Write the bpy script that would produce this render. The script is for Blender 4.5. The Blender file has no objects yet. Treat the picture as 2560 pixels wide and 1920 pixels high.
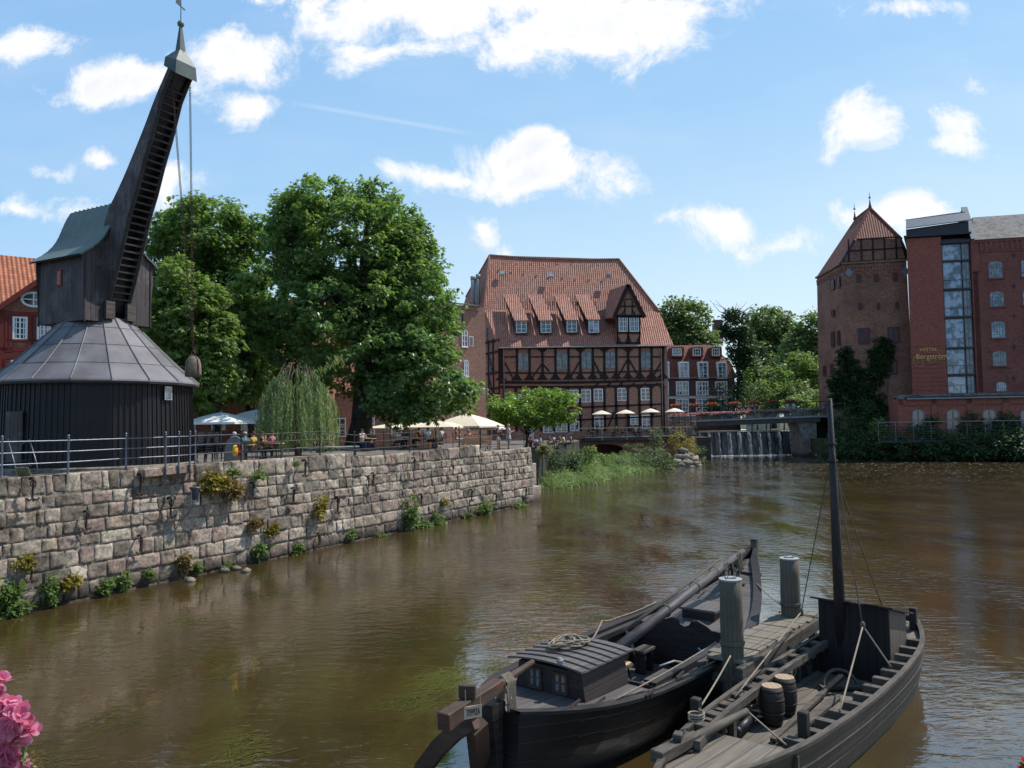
import bpy, math, random
import numpy as np
from mathutils import Vector as V, Matrix as M3
random.seed(7)
rng = np.random.default_rng(11)
S = bpy.context.scene
COL = S.collection
S.render.engine = 'CYCLES'
S.view_settings.view_transform = 'Standard'; S.view_settings.look = 'None'; S.view_settings.exposure = 0
c_ = S.cycles; c_.max_bounces = 6; c_.diffuse_bounces = 3; c_.glossy_bounces = 3; c_.transmission_bounces = 3; c_.transparent_max_bounces = 12; c_.caustics_reflective = False; c_.caustics_refractive = False
R = math.radians
PI = math.pi
# ---------------------------------------------------------------- camera
CP = V((0, 0, 5.4)); FPX = 1960.0
_p = math.atan(98 / 1960); _r = 0.015
FW = V((0, math.cos(_p), math.sin(_p)))
_u0 = V((0, -math.sin(_p), math.cos(_p))); _r0 = V((1, 0, 0))
RT = _r0 * math.cos(_r) - _u0 * math.sin(_r)
UP = _u0 * math.cos(_r) + _r0 * math.sin(_r)
cam = bpy.data.cameras.new('camera'); camo = bpy.data.objects.new('camera', cam); COL.objects.link(camo)
cam.sensor_width = 36; cam.lens = 36 * FPX / 2560; cam.clip_start = 0.05; cam.clip_end = 4000
mw = M3.Identity(4)
for i in range(3):
    mw[i][0] = RT[i]; mw[i][1] = UP[i]; mw[i][2] = -FW[i]; mw[i][3] = CP[i]
camo.matrix_world = mw
S.camera = camo

def ray(px, py): return FW + RT * ((px - 1280) / FPX) + UP * ((960 - py) / FPX)
def P(px, py, Y):          # point of the measured photo survey at depth Y
    d = ray(px, py); return CP + d * (Y / d.y)
def Z(px, py, z):          # ... on the level z
    d = ray(px, py); return CP + d * ((z - CP.z) / d.z)
def HIT(px, py, p0, n):    # ... on a plane
    d = ray(px, py); return CP + d * ((V(p0) - CP).dot(n) / d.dot(n))

# ---------------------------------------------------------------- objects
def tag(o, label=None, cat=None, group=None, kind=None):
    if label: o['label'] = label
    if cat: o['category'] = cat
    if group: o['group'] = group
    if kind: o['kind'] = kind
    return o
def empty(name, loc=(0, 0, 0), rz=0, label=None, cat=None, group=None):
    o = bpy.data.objects.new(name, None); COL.objects.link(o)
    o.location = loc; o.rotation_euler = (0, 0, rz); o.empty_display_size = 0.2
    return tag(o, label, cat, group)
def dup(o, parent=None, loc=None, rz=None, label=None, group=None):
    c = o.copy(); COL.objects.link(c)
    if parent: c.parent = parent
    if loc is not None: c.location = loc
    if rz is not None: c.rotation_euler = (0, 0, rz)
    if label: c['label'] = label
    if group: c['group'] = group
    for ch in list(o.children): dup(ch, c)
    return c

def basis(d, up=(0, 0, 1)):
    d = V(d).normalized(); up = V(up)
    if abs(d.dot(up.normalized())) > 0.995: up = V((0, 1, 0)) if abs(d.y) < .9 else V((1, 0, 0))
    s = d.cross(up).normalized(); return s, s.cross(d).normalized()

class MB:
    def __init__(s): s.v = []; s.f = []; s.m = []; s.c = []
    def face(s, pts, m=0, c=0.5):
        b = len(s.v); s.v += [tuple(p) for p in pts]; s.f.append(tuple(range(b, b + len(pts)))); s.m.append(m); s.c.append(c)
    def add(s, vs, fs, m=0, c=0.5):
        b = len(s.v); s.v += [tuple(p) for p in vs]
        for f in fs: s.f.append(tuple(b + i for i in f)); s.m.append(m); s.c.append(c)
    def hexa(s, p, m=0, c=0.5):    # 8 pts: bottom 4 ccw, top 4
        s.add(p, [(3, 2, 1, 0), (4, 5, 6, 7), (0, 1, 5, 4), (1, 2, 6, 5), (2, 3, 7, 6), (3, 0, 4, 7)], m, c)
    def box(s, c, sz, rz=0, m=0, v=0.5):
        ca, sa = math.cos(rz), math.sin(rz); x, y, z = sz[0] / 2, sz[1] / 2, sz[2] / 2; c = V(c); pts = []
        for k in (-z, z):
            for a, b in ((-x, -y), (x, -y), (x, y), (-x, y)): pts.append(c + V((a * ca - b * sa, a * sa + b * ca, k)))
        s.hexa(pts, m, v)
    def bx(s, x0, x1, y0, y1, z0, z1, m=0, v=0.5): s.box(((x0 + x1) / 2, (y0 + y1) / 2, (z0 + z1) / 2), (abs(x1 - x0), abs(y1 - y0), abs(z1 - z0)), 0, m, v)
    def beam(s, a, b, w, h, up=(0, 0, 1), m=0, v=0.5, w2=None, h2=None):
        a, b = V(a), V(b); sd, u = basis(b - a, up); w2 = w if w2 is None else w2; h2 = h if h2 is None else h2; pts = []
        for p, ww, hh in ((a, w, h), (b, w2, h2)):
            for i, j in ((-1, -1), (1, -1), (1, 1), (-1, 1)): pts.append(p + sd * (i * ww / 2) + u * (j * hh / 2))
        s.hexa(pts, m, v)
    def prism(s, poly, vec, m=0, v=0.5):
        n = len(poly); vec = V(vec); a = [V(p) for p in poly]; b = [p + vec for p in a]
        s.add(a + b, [tuple(range(n))[::-1], tuple(range(n, 2 * n))] + [(i, (i + 1) % n, n + (i + 1) % n, n + i) for i in range(n)], m, v)
    def tube(s, path, r, n=6, m=0, v=0.5, cap=True):
        path = [V(p) for p in path]; k = len(path); rs = r if hasattr(r, '__len__') else [r] * k
        pts = []; up = None
        for i in range(k):
            d = (path[min(i + 1, k - 1)] - path[max(i - 1, 0)])
            if d.length < 1e-9: d = V((0, 0, 1))
            d.normalize()
            if up is None: sd, up = basis(d)
            else:
                sd = d.cross(up)
                if sd.length < 1e-6: sd, up = basis(d)
                sd.normalize(); up = sd.cross(d).normalized()
            for j in range(n):
                a = 2 * PI * j / n; pts.append(path[i] + (sd * math.cos(a) + up * math.sin(a)) * rs[i])
        fs = [(i * n + j, i * n + (j + 1) % n, (i + 1) * n + (j + 1) % n, (i + 1) * n + j) for i in range(k - 1) for j in range(n)]
        if cap: fs += [tuple(range(n))[::-1], tuple((k - 1) * n + j for j in range(n))]
        s.add(pts, fs, m, v)
    def lathe(s, prof, n=12, c=(0, 0, 0), m=0, v=0.5, ph=0, sx=1, sy=1):
        c = V(c); pts = []; k = len(prof)
        for r, z in prof:
            for j in range(n): a = ph + 2 * PI * j / n; pts.append(c + V((r * sx * math.cos(a), r * sy * math.sin(a), z)))
        fs = [(i * n + j, i * n + (j + 1) % n, (i + 1) * n + (j + 1) % n, (i + 1) * n + j) for i in range(k - 1) for j in range(n)]
        if prof[0][0] > 1e-4: fs.append(tuple(range(n))[::-1])
        if prof[-1][0] > 1e-4: fs.append(tuple((k - 1) * n + j for j in range(n)))
        s.add(pts, fs, m, v)
    def ball(s, c, r, n=10, k=6, m=0, v=0.5, sz=1): s.lathe([(r * math.sin(PI * i / k) if 0 < i < k else 0.0005, -r * sz * math.cos(PI * i / k)) for i in range(k + 1)], n, c, m, v)
    def build(s, name, mats, parent=None, smooth=False, bevel=0, loc=None):
        me = bpy.data.meshes.new(name)
        me.from_pydata(s.v, [], s.f)
        if not isinstance(mats, (list, tuple)): mats = [mats]
        for mm in mats: me.materials.append(mm)
        finish(me, s.m if len(mats) > 1 else None, s.c, smooth)
        o = bpy.data.objects.new(name, me); COL.objects.link(o)
        if parent: o.parent = parent
        if loc is not None: o.location = loc
        if bevel:
            b = o.modifiers.new('bevel', 'BEVEL'); b.width = bevel; b.segments = 1; b.limit_method = 'ANGLE'; b.angle_limit = R(40)
        return o

def finish(me, mi=None, cv=None, smooth=False):
    nf = len(me.polygons); nl = len(me.loops); nv = len(me.vertices)
    if nf == 0: return
    co = np.empty(nv * 3, np.float32); me.vertices.foreach_get('co', co); co = co.reshape(-1, 3)
    nr = np.empty(nf * 3, np.float32); me.polygons.foreach_get('normal', nr); nr = nr.reshape(-1, 3)
    lv = np.empty(nl, np.int32); me.loops.foreach_get('vertex_index', lv)
    lt = np.empty(nf, np.int32); me.polygons.foreach_get('loop_total', lt)
    u = np.stack([-nr[:, 1], nr[:, 0], np.zeros(nf, np.float32)], 1); ln = np.linalg.norm(u, axis=1)
    flat = ln < 0.2; u[flat] = (1, 0, 0); ln[flat] = 1; u /= ln[:, None]
    w = np.cross(nr, u); w[flat] = (0, 1, 0)
    fi = np.repeat(np.arange(nf), lt); q = co[lv]
    uv = np.stack([(q * u[fi]).sum(1), (q * w[fi]).sum(1)], 1).astype(np.float32)
    l = me.uv_layers.new(name='UVMap'); l.data.foreach_set('uv', uv.ravel())
    if mi is not None: me.polygons.foreach_set('material_index', np.array(mi, np.int32))
    if cv is not None:
        a = me.attributes.new('v', 'FLOAT', 'FACE'); a.data.foreach_set('value', np.array(cv, np.float32))
    if smooth: me.polygons.foreach_set('use_smooth', np.ones(nf, bool))
    me.update()

def npmesh(name, verts, k, mat, vals, parent=None, smooth=False):
    """verts (N*k,3): N separate faces of k corners"""
    n = len(verts) // k; me = bpy.data.meshes.new(name)
    me.vertices.add(n * k); me.vertices.foreach_set('co', np.asarray(verts, np.float32).ravel())
    me.loops.add(n * k); me.loops.foreach_set('vertex_index', np.arange(n * k, dtype=np.int32))
    me.polygons.add(n); me.polygons.foreach_set('loop_start', np.arange(0, n * k, k, dtype=np.int32))
    me.update(calc_edges=True)
    me.materials.append(mat)
    a = me.attributes.new('v', 'FLOAT', 'FACE'); a.data.foreach_set('value', np.asarray(vals, np.float32))
    if smooth: me.polygons.foreach_set('use_smooth', np.ones(n, bool))
    o = bpy.data.objects.new(name, me); COL.objects.link(o)
    if parent: o.parent = parent
    return o

# ---------------------------------------------------------------- materials
class NT:
    def __init__(s, tree): s.t = tree
    def __call__(s, typ, out=0, **kw):
        n = s.t.nodes.new('ShaderNode' + typ)
        for k, v in kw.items():
            key = k.replace('_', ' ')
            if k in ('operation', 'blend_type', 'data_type', 'interpolation_type', 'attribute_name', 'noise_dimensions', 'feature', 'distance', 'noise_type', 'wave_type', 'bands_direction', 'sky_type', 'vector_type', 'normalize', 'sun_disc', 'sun_elevation', 'sun_rotation', 'altitude', 'air_density', 'dust_density', 'ozone_density', 'offset', 'squash', 'offset_frequency', 'invert', 'voronoi_dimensions', 'use_clamp', 'clamp'):
                setattr(n, k, v); continue
            if k[0] == 'i' and k[1:].isdigit(): sk = n.inputs[int(k[1:])]
            else: sk = n.inputs[key]
            if isinstance(v, bpy.types.NodeSocket): s.t.links.new(v, sk)
            else:
                if isinstance(v, (tuple, list)) and sk.type == 'RGBA' and len(v) == 3: v = (*v, 1)
                sk.default_value = v
        s.last = n
        return n.outputs[out] if out is not None else n
    def math(s, op, a, b=0.0, c=0.0): return s('Math', operation=op, i0=a, i1=b, i2=c)
    def vm(s, op, a, b=(0, 0, 0)): return s('VectorMath', operation=op, i0=a, i1=b)
    def mix(s, f, a, b, bt='MIX'):
        n = s.t.nodes.new('ShaderNodeMix'); n.data_type = 'RGBA'; n.blend_type = bt
        for sk, v in ((n.inputs[0], f), (n.inputs[6], a), (n.inputs[7], b)):
            if isinstance(v, bpy.types.NodeSocket): s.t.links.new(v, sk)
            else: sk.default_value = (*v, 1) if isinstance(v, (tuple, list)) and len(v) == 3 else v
        return n.outputs[2]
    def ramp(s, f, stops, ip='LINEAR'):
        n = s.t.nodes.new('ShaderNodeValToRGB'); n.color_ramp.interpolation = ip; e = n.color_ramp.elements
        while len(e) < len(stops): e.new(0.5)
        for q, (p, c) in zip(e, stops):
            q.position = p; q.color = (c, c, c, 1) if not isinstance(c, (tuple, list)) else (*c, 1)
        s.t.links.new(f, n.inputs[0]); return n.outputs[0]
    def mapr(s, f, a, b, c=0.0, d=1.0):
        return s('MapRange', Value=f, From_Min=a, From_Max=b, To_Min=c, To_Max=d)
    def uv(s, sx=1, sy=1, sz=1): return s('Mapping', Vector=s('TexCoord', 2), Scale=(sx, sy, sz))
    def ob(s, sx=1, sy=1, sz=1): return s('Mapping', Vector=s('TexCoord', 3), Scale=(sx, sy, sz))
    def wp(s, sx=1, sy=1, sz=1): return s('Mapping', Vector=s('NewGeometry', 0), Scale=(sx, sy, sz))
    def noise(s, vec, scale=5.0, det=4.0, rough=0.55, out=0, dist=0.0): return s('TexNoise', out, Vector=vec, Scale=scale, Detail=det, Roughness=rough, Distortion=dist)
    def bump(s, h, strength=0.5, dist=0.02, nrm=None):
        kw = dict(Height=h, Strength=strength, Distance=dist)
        if nrm is not None: kw['Normal'] = nrm
        return s('Bump', **kw)

MATS = {}
def new_mat(name):
    m = bpy.data.materials.new(name); m.use_nodes = True; t = m.node_tree
    for n in list(t.nodes):
        if n.type != 'OUTPUT_MATERIAL': t.nodes.remove(n)
    return m, NT(t), [n for n in t.nodes if n.type == 'OUTPUT_MATERIAL'][0]
def bsdf(N, out, color, rough=0.7, nrm=None, **kw):
    k = dict(Base_Color=color, Roughness=rough); k.update(kw)
    if nrm is not None: k['Normal'] = nrm
    b = N('BsdfPrincipled', **k); N.t.links.new(b, out.inputs[0]); return b

def m_plain(name, c, rough=0.6, var=0.25, scale=6, metal=0.0, bump=0.0, c2=None, spec=0.4):
    m, N, o = new_mat(name); q = N.ob()
    n = N.noise(q, scale, 5, .6)
    d = c2 if c2 else tuple(x * (1 - var) for x in c)
    col = N.mix(N.ramp(n, [(.35, 0.0), (.65, 1.0)]), d, c)
    nr = N.bump(N.noise(q, scale * 6, 3), bump, .02) if bump else None
    bsdf(N, o, col, rough, nr, Metallic=metal, Specular_IOR_Level=spec); return m

def m_brick(name, c1, c2, mortar, bw=.25, bh=.085, stain=.45, dark=None):
    m, N, o = new_mat(name); u = N.uv()
    b = N('TexBrick', None, Vector=u, Color1=c1, Color2=c2, Mortar=mortar, Scale=1.0, Mortar_Size=.011, Mortar_Smooth=.3, Bias=0.0, Brick_Width=bw, Row_Height=bh)
    q = N.wp()
    n1 = N.ramp(N.noise(q, .35, 6, .65), [(.32, 0.0), (.7, 1.0)])
    n2 = N.ramp(N.noise(q, 2.3, 6, .7), [(.35, 0.0), (.72, 1.0)])
    col = N.mix(N.math('MULTIPLY', n1, stain), b.outputs[0], dark or tuple(x * .4 for x in c1))
    col = N.mix(N.math('MULTIPLY', n2, .45), col, tuple(min(1, x * 1.5) for x in c2))
    rnd = N('TexWhiteNoise', 0, Vector=N.vm('FLOOR', N.uv(1 / bw, 1 / bh, 1)))
    col = N.mix(.35, col, N.mix(rnd, (.45, .45, .45), (1.6, 1.5, 1.4)), 'MULTIPLY')
    nr = N.bump(N.math('ADD', b.outputs[1], N.math('MULTIPLY', n2, -.6)), .5, .012); N.last.invert = True
    bsdf(N, o, col, .85, nr, Specular_IOR_Level=.2); return m

def m_tile(name, c1, c2, w=.3, h=.4, str_=.9, moss=None, ma=.35):
    m, N, o = new_mat(name); u = N.uv(1 / w, 1 / h, 1)
    sp = N('SeparateXYZ', None, Vector=u); x, y = sp.outputs[0], sp.outputs[1]
    wv = N.math('SINE', N.math('MULTIPLY', x, 2 * PI)); fy = N.math('FRACT', y)
    hgt = N.math('ADD', N.math('MULTIPLY', wv, .5), N.math('MULTIPLY', fy, -.7))
    rnd = N('TexWhiteNoise', 0, Vector=N.vm('FLOOR', u))
    col = N.mix(rnd, c1, c2)
    q = N.wp(); n1 = N.ramp(N.noise(q, .5, 6, .7), [(.38, 0.0), (.72, 1.0)])
    col = N.mix(N.math('MULTIPLY', n1, ma), col, moss or tuple(v * .45 for v in c1))
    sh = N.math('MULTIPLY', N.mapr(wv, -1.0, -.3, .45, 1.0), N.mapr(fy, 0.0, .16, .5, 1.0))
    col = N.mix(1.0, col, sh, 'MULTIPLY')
    bsdf(N, o, col, .75, N.bump(hgt, str_, .06), Specular_IOR_Level=.3); return m

def m_plank(name, c1, c2, w=.2, axis='u', rough=.7, grain=1.0, groove=.5, patch=None, pa=.4, spec=.35, gap=.07):
    """planks of width w laid side by side along u (grain runs along v) or along v"""
    m, N, o = new_mat(name)
    sp = N('SeparateXYZ', None, Vector=N('TexCoord', 2))
    a, b = (sp.outputs[0], sp.outputs[1]) if axis == 'u' else (sp.outputs[1], sp.outputs[0])
    ai = N.math('DIVIDE', a, w); idx = N.math('FLOOR', ai); fr = N.math('FRACT', ai)
    rnd = N('TexWhiteNoise', 0, Vector=N('CombineXYZ', X=idx, Y=3.3))
    gv = N('CombineXYZ', X=N.math('MULTIPLY', a, 26.0), Y=N.math('MULTIPLY', b, 1.3), Z=N.math('MULTIPLY', rnd, 37.0))
    g = N.noise(gv, 1.0, 5, .65)
    gb = N.noise(N('CombineXYZ', X=N.math('MULTIPLY', a, 8.0), Y=N.math('MULTIPLY', b, .55), Z=N.math('MULTIPLY', rnd, 11.0)), 1.0, 4, .6)
    f = N.math('ADD', N.math('MULTIPLY', rnd, .4), N.math('ADD', N.math('MULTIPLY', N.mapr(g, .3, .7), .4 * grain), N.math('MULTIPLY', N.mapr(gb, .34, .66), .5 * grain))); f = N.math('MULTIPLY', f, .85)
    col = N.mix(f, c1, c2)
    if patch:
        pn = N.ramp(N.noise(N.wp(), 1.1, 6, .7), [(.5, 0.0), (.72, 1.0)])
        col = N.mix(N.math('MULTIPLY', pn, pa), col, patch)
    edge = N.math('MINIMUM', fr, N.math('SUBTRACT', 1.0, fr))
    gr = N.mapr(edge, 0.0, gap, 0.0, 1.0)
    col = N.mix(1.0, col, N.mapr(gr, 0.0, 1.0, 1 - groove, 1.0), 'MULTIPLY')
    hh = N.math('ADD', N.math('MULTIPLY', gr, .7), N.math('MULTIPLY', g, .35))
    bsdf(N, o, col, rough, N.bump(hh, .55, .012), Specular_IOR_Level=spec); return m

def m_wood(name, c1, c2, rough=.65, sc=1.0, patch=None, pa=.4, spec=.35):
    m, N, o = new_mat(name); q = N.ob()
    g = N.noise(N.uv(3 * sc, 22 * sc, 1), 1.0, 5, .65); n = N.noise(q, 1.7, 5, .6); gb = N.noise(N.uv(1.2 * sc, 8 * sc, 1), 1.0, 4, .6)
    col = N.mix(N.math('ADD', N.math('MULTIPLY', N.mapr(g, .3, .7), .5), N.math('MULTIPLY', N.mapr(gb, .35, .65), .5)), tuple(v * .7 for v in c1), tuple(v * 1.2 for v in c2)); col = N.mix(N.math('MULTIPLY', N.mapr(n, .4, .7), .5), col, tuple(v * .5 for v in c1))
    if patch: col = N.mix(N.math('MULTIPLY', N.ramp(N.noise(q, 3.1, 6, .7), [(.52, 0.0), (.7, 1.0)]), pa), col, patch)
    bsdf(N, o, col, rough, N.bump(g, .4, .01), Specular_IOR_Level=spec); return m

def m_leaf(name, dark, light, trans=(.25, .42, .05), tr=.35, rough=.5):
    m, N, o = new_mat(name)
    at = N('Attribute', 2, attribute_name='v')
    col = N.mix(at, dark, light)
    tc = N.mix(at, tuple(v * .6 for v in trans), trans)
    d = N('BsdfPrincipled', Base_Color=col, Roughness=rough, Specular_IOR_Level=.35)
    t = N('BsdfTranslucent', Color=tc)
    N.t.links.new(N('MixShader', i0=tr, i1=d, i2=t), o.inputs[0]); return m

def m_attr(name, stops, rough=.8, bump=.6, bscale=14, lichen=None, extra=None):
    """colour from the per-face value through a ramp, plus weathering noise"""
    m, N, o = new_mat(name); at = N('Attribute', 2, attribute_name='v'); q = N.wp()
    col = N.ramp(at, stops)
    n1 = N.noise(q, 1.3, 7, .72); n2 = N.noise(q, 9.0, 6, .7)
    col = N.mix(1.0, col, N.ramp(n1, [(.33, .3), (.5, .95), (.7, 1.3)]), 'MULTIPLY')
    col = N.mix(1.0, col, N.ramp(n2, [(.32, .45), (.52, 1.0), (.72, 1.35)]), 'MULTIPLY')
    if lichen: col = N.mix(N.math('MULTIPLY', N.ramp(N.noise(q, 2.6, 6, .7), [(.58, 0.0), (.7, 1.0)]), .5), col, lichen)
    if extra:   # dark wet foot
        z = N('SeparateXYZ', 2, Vector=N('NewGeometry', 0))
        wet = N.mapr(N.math('ADD', z, N.math('MULTIPLY', n1, -.9)), -.3, .25, .25, 1.0)
        col = N.mix(1.0, col, wet, 'MULTIPLY')
    bsdf(N, o, col, rough, N.bump(N.noise(q, bscale, 8, .75), bump, .06), Specular_IOR_Level=.25); return m

def m_glass(name, c=(.03, .04, .05), rough=.06, sp=.9, c2=None, sc=1.2):
    m, N, o = new_mat(name)
    n = N.noise(N.ob(), sc, 2); col = N.mix(N.ramp(n, [(.42, 0.0), (.58, 1.0)]), c, c2 or tuple(v * .4 for v in c))
    bsdf(N, o, col, rough, None, Specular_IOR_Level=sp, IOR=1.6); return m
# ---------------------------------------------------------------- palette
BRK_MILL = m_brick('brick_mill', (.40, .19, .13), (.27, .12, .085), (.42, .35, .29), stain=.3)
BRK_DARK = m_brick('brick_tower', (.46, .215, .14), (.2, .095, .07), (.20, .16, .13), stain=.6, dark=(.05, .032, .028))
BRK_SHAFT = m_brick('brick_shaft', (.35, .105, .077), (.285, .085, .063), (.16, .09, .07), stain=.15)
BRK_HOTEL = m_brick('brick_hotel', (.34, .105, .08), (.22, .075, .06), (.16, .11, .09), stain=.5, dark=(.055, .025, .022))
BRK_ANNEX = m_brick('brick_annex', (.36, .115, .082), (.28, .09, .065), (.22, .15, .12), stain=.3)
BRK_RED = m_brick('brick_red_house', (.30, .10, .06), (.2, .06, .04), (.4, .33, .27), stain=.2)
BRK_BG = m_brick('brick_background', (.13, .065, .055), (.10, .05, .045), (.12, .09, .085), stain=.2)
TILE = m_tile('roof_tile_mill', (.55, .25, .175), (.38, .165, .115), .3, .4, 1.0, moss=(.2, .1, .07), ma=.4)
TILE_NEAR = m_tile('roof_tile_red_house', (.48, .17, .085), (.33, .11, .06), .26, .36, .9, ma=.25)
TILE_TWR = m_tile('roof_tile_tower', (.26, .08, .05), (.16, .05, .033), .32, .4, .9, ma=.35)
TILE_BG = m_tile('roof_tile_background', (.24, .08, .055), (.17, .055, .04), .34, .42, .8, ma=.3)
SLATE = m_attr('slate_roof', [(0, (.16, .15, .14)), (1, (.24, .22, .20))], bump=.3)
COPPER = m_plank('patina_copper', (.10, .135, .125), (.16, .205, .185), .55, 'u', .55, .6, .5, patch=(.07, .075, .07), pa=.7, gap=.03)
COPPER_S = m_plain('patina_copper_sheet', (.075, .11, .108), .5, .4, 3)
LEAD = m_plain('lead_sheet', (.17, .16, .172), .6, .3, 1.1, c2=(.10, .093, .1), spec=.5)
LEADW = m_plain('zinc_grey', (.3, .31, .32), .5, .3, 3)
TAR = m_plank('tarred_planks', (.006, .005, .0055), (.015, .0125, .0135), .22, 'u', .5, 1.0, .7, patch=(.024, .02, .02), pa=.5)
TARW = m_plank('weathered_planks', (.018, .015, .015), (.10, .083, .082), .19, 'u', .7, 1.0, .75, patch=(.26, .22, .22), pa=.5)
TARL = m_wood('weathered_beam', (.03, .024, .024), (.07, .057, .055), .75)
TIMB = m_wood('oak_timber', (.014, .009, .008), (.03, .02, .017), .8)
REDW = m_wood('red_painted_timber', (.20, .025, .02), (.15, .02, .016), .6)
WHITE = m_plain('white_paint', (.84, .84, .84), .45, .1, 4)
CREAM = m_plain('cream_render', (.62, .58, .52), .8, .15, 2)
GREYP = m_plain('grey_paint', (.2, .21, .24), .5, .2, 4)
DKMET = m_plain('dark_metal', (.035, .037, .043), .45, .3, 5, .3)
RAILM = m_plain('galvanised_rail', (.2, .215, .26), .42, .3, 6, .6)
RAILD = m_plain('dark_rail', (.04, .037, .04), .5, .4, 6, .4, c2=(.08, .066, .06))
IRON = m_plain('rusty_iron', (.05, .025, .018), .75, .5, 14, .2, .3, c2=(.022, .016, .015))
RUSTC = m_plain('rusty_chain', (.10, .045, .035), .7, .4, 20, .3, c2=(.05, .024, .02))
GLASS = m_glass('window_glass', (.06, .07, .085))  # grey-blue base colour carries some painted sky reflection
GLASSB = m_glass('painted_sky_glass', (.3, .37, .46), .05, .9, (.05, .06, .07))  # pale blue base colour paints in the reflected sky
GLASSL = m_glass('pale_leaded_glass', (.2, .24, .23), .15, .7, (.07, .08, .085), 1.5)
CONC = m_attr('concrete', [(0, (.16, .145, .12)), (1, (.28, .25, .21))], bump=.4, extra=True)
STONE = m_attr('quay_stone', [(0, (.34, .285, .22)), (.18, (.46, .375, .29)), (.36, (.38, .275, .23)), (.5, (.56, .475, .37)), (.62, (.16, .135, .108)), (.75, (.26, .21, .17)), (.88, (.43, .34, .25)), (1, (.32, .22, .19))], .9, 1.0, 7, lichen=(.33, .30, .25), extra=True)
MORTAR = m_attr('mortar', [(0, (.27, .24, .20)), (1, (.27, .24, .20))], .95, .8, 16, extra=True)
PAVE = m_attr('quay_paving', [(0, (.15, .13, .11)), (1, (.2, .175, .15))], .9, .5, 6)
EARTH = m_attr('earth_bank', [(0, (.06, .065, .03)), (1, (.09, .09, .045))], .95, .8, 4)
BED = m_plain('river_bed', (.05, .04, .02), .9, .4, .3)
ROPE = m_plain('hemp_rope', (.33, .27, .2), .9, .4, 30, 0, .4)
ROPED = m_plain('old_rope', (.16, .135, .105), .9, .4, 30, 0, .4)
HULL = m_plank('tarred_hull', (.0055, .005, .005), (.014, .012, .0115), .24, 'v', .42, 1.0, .6, patch=(.028, .021, .016), pa=.35, spec=.4)
HULLB = m_plank('brown_hull', (.015, .011, .008), (.045, .034, .024), .26, 'v', .6, 1.0, .55, patch=(.085, .07, .054), pa=.5)
DECKB = m_plank('dark_deck', (.045, .039, .037), (.15, .132, .125), .16, 'v', .6, 1.0, .6, patch=(.085, .075, .072), pa=.4)
DECKG = m_plank('grey_deck', (.07, .06, .048), (.22, .186, .148), .24, 'v', .75, 1.0, .6, patch=(.1, .085, .07), pa=.6)
BOATW = m_wood('boat_timber', (.014, .0115, .011), (.042, .035, .033), .55)
BOATG = m_wood('boat_grey_timber', (.04, .033, .027), (.125, .104, .084), .75)
RUDW = m_wood('rudder_timber', (.055, .032, .022), (.10, .065, .045), .7, patch=(.2, .05, .02), pa=.4)
SPAR = m_wood('spar_timber', (.045, .04, .04), (.115, .1, .098), .6)
PILE = m_plank('pile_timber', (.045, .038, .028), (.15, .125, .095), .045, 'u', .9, 1.3, .35, patch=(.05, .058, .036), pa=.6)
PILEC = m_plain('pile_cap_sheet', (.34, .34, .34), .6, .2, 8)
PLNK = m_plank('jetty_planks', (.12, .1, .075), (.23, .2, .155), .3, 'v', .85, 1.0, .5, patch=(.09, .085, .05), pa=.6)
PINE = m_wood('fresh_wood', (.55, .33, .15), (.66, .42, .2), .6)
BARW = m_wood('barrel_stave', (.022, .016, .013), (.05, .036, .028), .7)
BARL = m_plank('barrel_lid', (.32, .22, .14), (.42, .3, .2), .09, 'u', .7, 1.0, .5)
BENCHW = m_plank('bench_wood', (.45, .22, .11), (.55, .29, .15), .1, 'v', .6, .7, .5)
CANV_G = m_plain('canvas_grey', (.78, .8, .78), .9, .1, 2)
CANV_C = m_plain('canvas_cream', (.8, .68, .52), .9, .06, 2)
GOLD = m_plain('gold_letters', (.62, .42, .16), .35, .15, 3, .5)
ROCK = m_attr('bank_rock', [(0, (.2, .165, .13)), (1, (.32, .27, .22))], .9, .8, 5)
BARK = m_attr('bark', [(0, (.05, .04, .032)), (1, (.085, .07, .055))], .95, .9, 7)
TWIG = m_plain('twig', (.13, .105, .07), .9, .3, 9)
L_CHEST = m_leaf('leaf_chestnut', (.035, .08, .024), (.19, .29, .105), (.36, .58, .1), .42, .33)
L_CHESTB = m_leaf('leaf_chestnut_bright', (.10, .165, .04), (.27, .37, .11), (.3, .46, .07), .4)
L_BRIGHT = m_leaf('leaf_plane', (.10, .19, .03), (.24, .38, .08), (.36, .55, .06), .42, .4)
L_WILLOW = m_leaf('leaf_willow', (.13, .19, .07), (.38, .46, .22), (.36, .5, .15), .4)
L_BG = m_leaf('leaf_distant', (.10, .15, .055), (.25, .32, .12), (.24, .36, .07), .38)
L_BGD = m_leaf('leaf_ivy', (.022, .05, .02), (.065, .11, .038), (.08, .16, .03), .25)
L_BGB = m_leaf('leaf_distant_bright', (.10, .155, .045), (.21, .3, .09), (.3, .48, .08), .42)
L_BANK = m_leaf('leaf_bank_shrub', (.04, .078, .03), (.09, .145, .06), (.11, .2, .04), .3)
L_REED = m_leaf('leaf_reed', (.14, .19, .085), (.36, .42, .25), (.35, .5, .12), .4)
L_SHRUB = m_leaf('leaf_grey_shrub', (.075, .105, .045), (.19, .225, .115), (.25, .36, .1), .35)
L_YEL = m_leaf('leaf_yellowing', (.2, .17, .03), (.42, .34, .07), (.4, .34, .05), .35)
L_GRN = m_leaf('leaf_wall_plant', (.09, .15, .035), (.2, .28, .09), (.28, .42, .08), .35)
L_RUST = m_leaf('leaf_withered', (.2, .13, .05), (.36, .25, .1), (.3, .2, .05), .3)
L_WEED = m_leaf('leaf_water_weed', (.042, .040, .010), (.15, .15, .02), (.2, .25, .03), .2, .3)
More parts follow.
